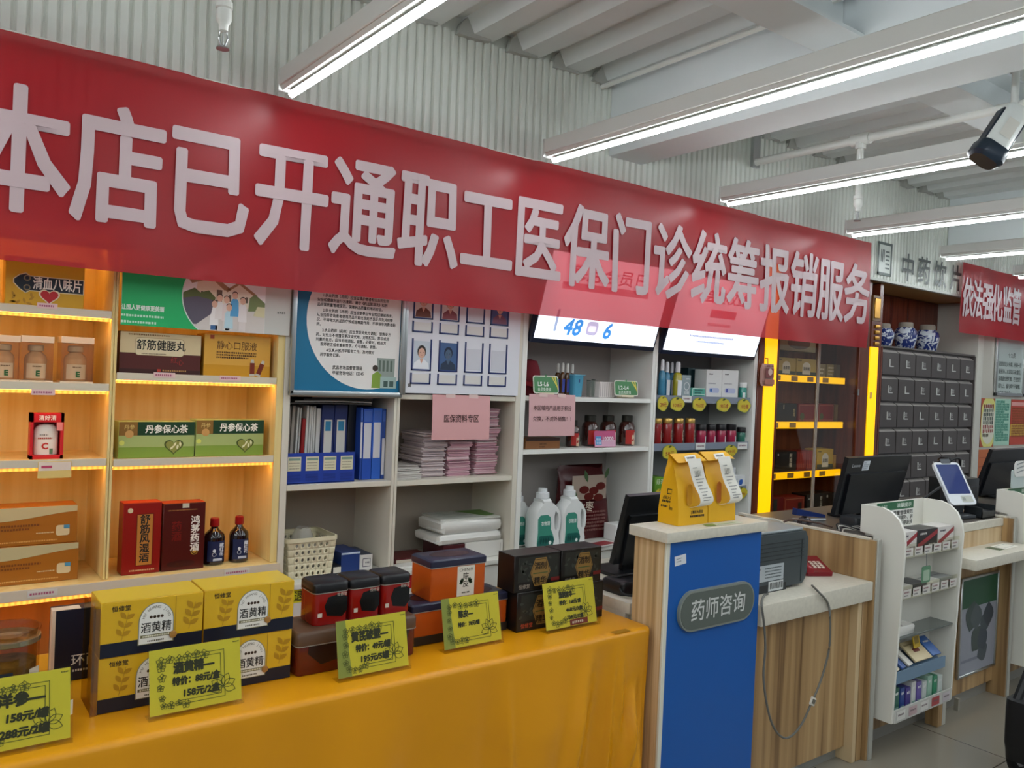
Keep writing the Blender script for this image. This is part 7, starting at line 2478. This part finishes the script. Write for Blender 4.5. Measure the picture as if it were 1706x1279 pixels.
ry, rz = 1.855, .16
def put(name, label, cat, x, y, z, w, d, h, col, art=None, group=None, rot=0, tiltx=0):
    b = MB(); b.box(-w / 2, w / 2, 0, d, 0, h, C(col, .35), .001, 1)
    if art:
        art(b, FRONT, w, h)
    return tag(b.build(name, None, (RX + x, ry + y, rz + z), (tiltx, 0, rot)), label, cat, group)


def a_cond(dk):
    def f(b, F, w, h):
        b.poly(F, [(-w / 2 + .001, h * .15), (w / 2 - .001, h * .75), (w / 2 - .001, h * .95), (-w / 2 + .001, h * .38)], C('#9a3038', .4), .0006)
        b.dashes(F, -w * .38, h * .82, -w * .05, .010, C('#d8d4d0' if dk else '#5a5560', .5), .001, 2)
        b.dashes(F, w * .05, h * .3, w * .4, .008, C('#c9c4c0' if dk else '#8a7a80', .5), .001, 3)
    return f


for k, (x, w, col, dk, lab) in enumerate(((.10, .135, '#d6d2ce', 0, 'white box with a red slash at the left of the top rack shelf'), (.262, .175, '#2a2628', 1, 'black box with a red slash in the middle of the top rack shelf'), (.43, .145, '#d6d2ce', 0, 'white box with a red slash at the right of the top rack shelf'))):
    put('small_box', lab, 'box', x, -.105, .7005, w, .085, .098, col, a_cond(dk), 'boxes on the top rack shelf')
for k in range(4):
    put('small_box', ['flat white box at the left of the second rack shelf', 'flat grey-black box, second on the second rack shelf', 'flat white box, third on the second rack shelf', 'flat grey box at the right of the second rack shelf'][k], 'box', .085 + .12 * k, -.110, .5255, .112, .090, .042, ['#cfccc6', '#4a4a4e', '#d6d4ce', '#8f9292'][k],
        lambda b, F, w, h: (b.dashes(Fr((0, .0, h), (1, 0, 0), (0, 1, 0)), -w * .4, .05, w * .3, .012, C('#77787c', .5), .0006, 3), b.dashes(F, -w * .4, h * .6, w * .3, .01, C('#9a6a70', .5), .001, 2)), 'flat boxes on the second rack shelf')
b = MB(); r = random.Random(2)
b.loft([[(u * s + r.uniform(-.004, .004), .05 + v * s, z) for u, v in rrect(.17, .085, .01, 3)] for s, z in ((.97, 0), (1, .01), (1, .03), (.94, .038))], mat('white_plastic_wrap', '#d9d8d2'))
b.poly(Fr((0, 0, .0385), (1, 0, 0), (0, 1, 0)), [(-.07, .02), (.0, .02), (.02, .085), (-.06, .085)], C('#6a5a5e', .4), .0006)
tag(b.build('wrapped_pack', None, (RX + .115, ry - .108, rz + .3525), (0, 0, 0)), 'plastic-wrapped pack on the dark glass rack shelf', 'pack')
for k, (x, w, col, rot, lab) in enumerate(((.055, .05, '#d8cfb4', .3, 'cream sachet pack at the left of the leaflet tray'), (.11, .04, '#3a5a9a', .25, 'blue sachet pack in the leaflet tray'), (.165, .045, '#d8d4c8', .22, 'narrow white sachet pack leaning in the leaflet tray'), (.28, .14, '#d6c49a', -.05, 'large cream sachet pack in the middle of the leaflet tray'), (.395, .07, '#3f66a4', -.1, 'blue and white pack at the right of the leaflet tray'))):
    b = MB(); b.box(-w / 2, w / 2, 0, .010, 0, .10, C(col, .35), .003, 2)
    if k == 3:
        b.poly(FRONT, rrect(.05, .018, .004, 3, .0, .05), C('#6a2a1c', .4)); b.dashes(FRONT, -.06, .08, .0, .008, C('#8a7a52', .5), .0008, 1)
    else:
        b.dashes(FRONT, -w * .3, .07, w * .3, .010, C('#e0dcd0', .5), .0008, k)
    tag(b.build('sachet_pack', None, (RX + x, ry - .109, rz + .214 + .003 * k), (-.95, 0, rot * .6)), lab, 'sachet pack', 'sachet packs in the leaflet tray')
b = MB(); b.prism(FRONT, rrect(.07, .06, .008, 3, 0, .03), .003, C('#c9a61c', .4)); b.poly(FRONT, rrect(.045, .03, .004, 3, 0, .032), C('#8f7412', .4)); 
tag(b.build('price_tag', None, (RX + .29, ry - .070, rz + .262), (-.2, 0, .1)), 'yellow price tag standing in the leaflet tray of the rack', 'price tag')
cols = ['#3c6a5a', '#2f4a8a', '#4a3f86', '#d2d4d0', '#6a5aa0', '#c9d0cc', '#9fc4b0', '#2f8a62', '#d0d8d2']
nm = ['dark green', 'dark blue', 'indigo', 'white', 'violet', 'pale grey', 'mint', 'bright green', 'white and green']
for k in range(9):
    put('small_box', '%s small box, number %s in the bottom rack tray from its left' % (nm[k], ['one', 'two', 'three', 'four', 'five', 'six', 'seven', 'eight', 'nine'][k]), 'box', .075 + .048 * k, -.098, .0125, .040, .07, .118 - .008 * (k % 3), cols[k],
        lambda b, F, w, h: (b.dashes(F, -w * .3, h * .8, w * .3, .012, C('#e4e6e2', .5), .0008, 2), b.quad(F, -w * .4, h * .1, w * .4, h * .3, C('#8fb0a4', .4))), 'boxes in the bottom rack tray', rot=.05 * (k % 2))
put('small_box', 'green box leaning at the left corner of the bottom rack tray', 'box', .036, -.108, .0125, .024, .06, .10, '#2d5a50', None, 'boxes in the bottom rack tray', .1)

monitor('black monitor with maker lettering and a white sticker, back to the customer', 3.575, 2.165, .955, .565, .285, .23, RT, True, 1.03)
t = thing('card_reader', 'black card reader with a pink label at the foot of the lettered monitor', 'card reader', (3.57, 2.06, RT))
b = MB(); b.loft([[(u, v, z) for u, v in rrect(.11 * s, .10 * s, .02, 4)] for s, z in ((1, 0), (1.03, .03), (.95, .048))], C('#2a2d30', .3)); b.build('body', t)
b = MB(); b.quad(Fr((0, -.052, .0)), -.012, .008, .030, .032, C('#c4606a', .4), .0008); b.build('label', t)
t = thing('stapler', 'dark blue stapler with a bright base on the raised counter', 'stapler', (3.50, 2.25, RT), (0, 0, -.25))
b = MB(); b.box(-.09, .09, -.018, .018, 0, .012, C('#c6ccd2', .25), .003, 1); b.build('base', t)
b = MB(); b.add([(-.09, -.016, .03), (-.09, .016, .03), (.085, -.016, .014), (.085, .016, .014), (-.09, -.014, .062), (-.09, .014, .062), (.085, -.014, .028), (.085, .014, .028)], [(0, 1, 3, 2), (4, 6, 7, 5), (0, 4, 5, 1), (2, 3, 7, 6), (0, 2, 6, 4), (1, 5, 7, 3)], C('#1d2f66', .3)); b.build('arm', t)
b = MB(); b.loft([[(u, v, z) for u, v in rrect(.09 * s, .055 * s, .025, 5)] for s, z in ((1, 0), (1, .012), (.8, .028), (.5, .034))], C('#241c22', .3))
tag(b.build('computer_mouse', None, (3.385, 2.20, RT), (0, 0, .3)), 'dark computer mouse on the raised counter behind the printer', 'mouse')
t = thing('cable_bundle', 'tangle of thin cables lying at the front of the raised counter', 'cables', (3.425, 1.972, RT))
b = MB()
for k in range(4):
    b.tube(smooth_path([(-.10 + .02 * k, .02 * k, .006), (-.03, .03 + .01 * k, .012 + .006 * k), (.02, -.02 - .01 * k, .008), (.07, .02, .010 + .004 * k), (.05, .06, .008)], 6), .003, BLACKM if k % 2 else C('#b9b8ae', .4), 6)
b.build('cable', t)
b = MB(); b.box(-.06, .06, -.02, .02, 0, .03, C('#b9b02c', .5), .003, 1)
tag(b.build('small_box', None, (4.15, 2.28, RT)), 'small yellow-green box behind the rack top', 'box')

t = thing('payment_tablet', 'white framed payment tablet tilted on a stand with a blue screen', 'tablet', (4.36, 1.95, RT + .0006), (0, 0, -.25))
R = Matrix.Translation((0, -.03, .075)) @ Matrix.Rotation(-.55, 4, 'X')
F = Fr(R @ Vector((0, 0, 0)), (1, 0, 0), R.to_3x3() @ Vector((0, 0, 1)))
w, h = .185, .235
b = MB(); b.prism(F, rrect(w, h, .02, 5, 0, h / 2), .014, C('#d6dade', .3)); b.build('frame', t)
b = MB(); b.poly(F, rrect(w - .026, h * .70, .006, 3, 0, h * .60), mat('tablet_glass', '#1a2f70', .04, coat=.6), .001); b.build('screen_glass', t)
b = MB(); b.poly(F, rrect(.08, .036, .006, 3, .035, h * .13), C('#b3b6ac', .4), .001); b.quad(F, .002, h * .09, .024, h * .17, C('#8a8d86', .4), .0015); b.build('logo_plate', t)
b = MB(); b.prism(F, rrect(.07, .025, .008, 4, .0, h + .006), .02, C('#30363f', .3), .002); b.build('camera_module', t)
b = MB(); b.add([(-.10, .02, .10), (-.085, .02, .10), (-.12, .19, .0), (-.135, .19, .0)], [(0, 1, 2, 3)], C('#3f4246', .4)); b.box(-.09, .09, -.03, .16, 0, .02, C('#33373b', .35), .004, 1); b.box(-.07, .07, .03, .06, .02, .16, C('#33373b', .35), .003, 1)
b.tube([(-.10, .03, .16), (-.15, .20, .006)], .006, C('#55585c', .4), 6); b.build('stand', t)
t = thing('receipt_printer', 'black cube receipt printer behind the small black tray', 'receipt printer', (4.79, 2.10, RT))
b = MB(); b.box(-.125, .135, 0, .16, 0, .165, C('#16191c', .3), .006, 2); b.build('body', t)
b = MB(); b.box(-.09, .10, -.004, .0, .08, .12, C('#24282c', .25), .002, 1); b.build('paper_flap', t)
t = thing('pen_tray', 'small open black tray at the edge of the raised counter', 'tray', (4.545, 1.885, RT))
b = MB()
for (a, c, d, e, f, g) in ((-.075, .075, 0, .09, 0, .004), (-.075, -.07, 0, .09, 0, .055), (.07, .075, 0, .09, 0, .062), (-.075, .075, 0, .004, 0, .036), (-.075, .075, .086, .09, 0, .07)):
    b.box(a, c, d, e, f, g, C('#24282b', .3))
b.add([(-.07, .004, .03), (.07, .004, .03), (.07, .086, .045), (-.07, .086, .045)], [(0, 1, 2, 3)], C('#1a1d20', .3)); b.build('tray_body', t)
b = MB(); b.box(-.03, .03, -.02, .02, 0, .014, C('#3a3836', .4), .003, 1)
tag(b.build('card_holder', None, (4.20, 1.90, RT)), 'small dark card holder left of the black tray', 'holder')
t = thing('barcode_scanner', 'black barcode scanner with looped cable behind the tablet', 'scanner', (5.12, 2.36, RT))
b = MB(); b.loft([[(u, .03 * math.sin(z * 9) + v, z) for u, v in rrect(.05 * s, .04 * s, .012, 3)] for s, z in ((1.6, 0), (1.2, .01), (.8, .03), (.8, .16), (1.5, .19), (1.6, .235), (1.2, .25))], C('#1b1c1f', .35)); b.build('body', t)
b = MB(); b.tube(smooth_path([(-.14, -.02, .16), (-.10, -.04, .23), (.0, -.05, .25), (.07, -.03, .20), (.06, -.02, .10), (.02, .0, .03)], 8), .007, BLACKM, 6); b.tube(smooth_path([(-.12, -.04, .10), (-.05, -.06, .14), (.05, -.05, .13), (.10, -.02, .05)], 8), .006, C('#4a3a30', .5), 6); b.build('cable', t)
b = MB(); b.quad(Fr((0, -.045, .06)), -.08, .0, -.02, .06, C('#c9cbc8', .4)); b.box(-.10, .09, -.044, .03, .0, .07, C('#1d1f22', .35), .004, 1); b.build('cradle', t)
monitor('large black monitor at the right edge of the view', 5.30, 2.28, .94, .56, .30, .30, RT)
t = thing('counter_card', 'white cut-out card with a red burst standing on the far rack', 'card', (4.93, 1.885, rz + .90))
b = MB(); F = FRONT
b.prism(F, rrect(.34, .10, .012, 4, .04, .05), .004, C('#b8c4c2', .4)); b.prism(F, rrect(.17, .085, .03, 5, -.02, .105), .004, C('#dcdcd8', .35), .004)
for k in range(3):
    b.stroke(F, [(-.08, .085 + .022 * k), (.03, .10 + .022 * k)], .007, C('#8f9494', .4), .005)
for k in range(8):
    a = k * PI / 4
    b.poly(F, leaf(.10 + .012 * math.cos(a), .09 + .012 * math.sin(a), .045, a, .5), C('#b02a38' if k % 2 else '#e4dcda', .4), .006 + .0004 * k)
b.build('card', t)
b = MB(); b.box(-.14, .22, .0, .04, -.002, .003, ACRYL); b.build('foot', t)
b = MB(); b.box(-.12, .12, -.035, .035, 0, .002, PAPER)
G = Fr((0, 0, .002), (1, 0, 0), (0, 1, 0))
b.quad(G, -.12, -.035, -.05, .035, C('#4a5a40', .4)); b.stroke(G, [(-.03, -.02), (.10, -.02), (.10, .022), (-.03, .022)], .003, C('#8f988a', .4), .0006, True)
tag(b.build('leaflet', None, (4.43, 1.77, .8005), (0, 0, .05)), 'printed leaflet lying on the white writing ledge', 'leaflet')

# ------------------------------------------------------------------ black trolley at the lower right corner
t = thing('shopping_trolley', 'black wheeled trolley entering the view at the lower right corner', 'trolley', (3.71, 1.195, 0))
BT = C('#101114', .45)
b = MB(); b.loft([[(.045 + u, .10 + v, z) for u, v in rrect(.30 * sx, .22, .03, 4)] for sx, z in ((.86, .09), (.92, .13), (1.0, .16), (1.0, .30), (.97, .335))], BT); b.build('body_shell', t)
b = MB(); b.prism(Fr((0, -.0115, 0)), rrect(.14, .12, .03, 5, .10, .245), .01, C('#8d9196', .5), .002); b.build('grey_panel', t)
b = MB(); b.tube(smooth_path([(-.06, .03, .32), (.06, .03, .44), (.20, .04, .60), (.32, .05, .74)], 6), .018, BT, 8); b.tube(smooth_path([(-.06, .18, .32), (.06, .18, .44), (.20, .17, .60), (.32, .16, .74)], 6), .018, BT, 8); b.tube([(.32, .04, .74), (.32, .17, .74)], .02, BT, 8); b.build('handle', t)
for k, y in enumerate((-.005, .205)):
    b = MB()
    M_ = Matrix.Translation((.06, y, .11)) @ Matrix.Rotation(PI / 2, 4, 'X')
    b.lathe([(.02, -.016), (.085, -.016), (.108, -.010), (.11, 0), (.108, .010), (.085, .016), (.02, .016)], C('#0e0f11', .6), seg=28, M=M_)
    wv = b.build('wheel', t)
    b = MB(); b.lathe([(.072, .0165), (.078, .0195), (.084, .0165)], C('#b9bcc0', .3), seg=28, M=M_); b.lathe([(.0, .019), (.02, .019), (.024, .014)], C('#9a9da2', .35), seg=18, M=M_); b.build('rim', wv)
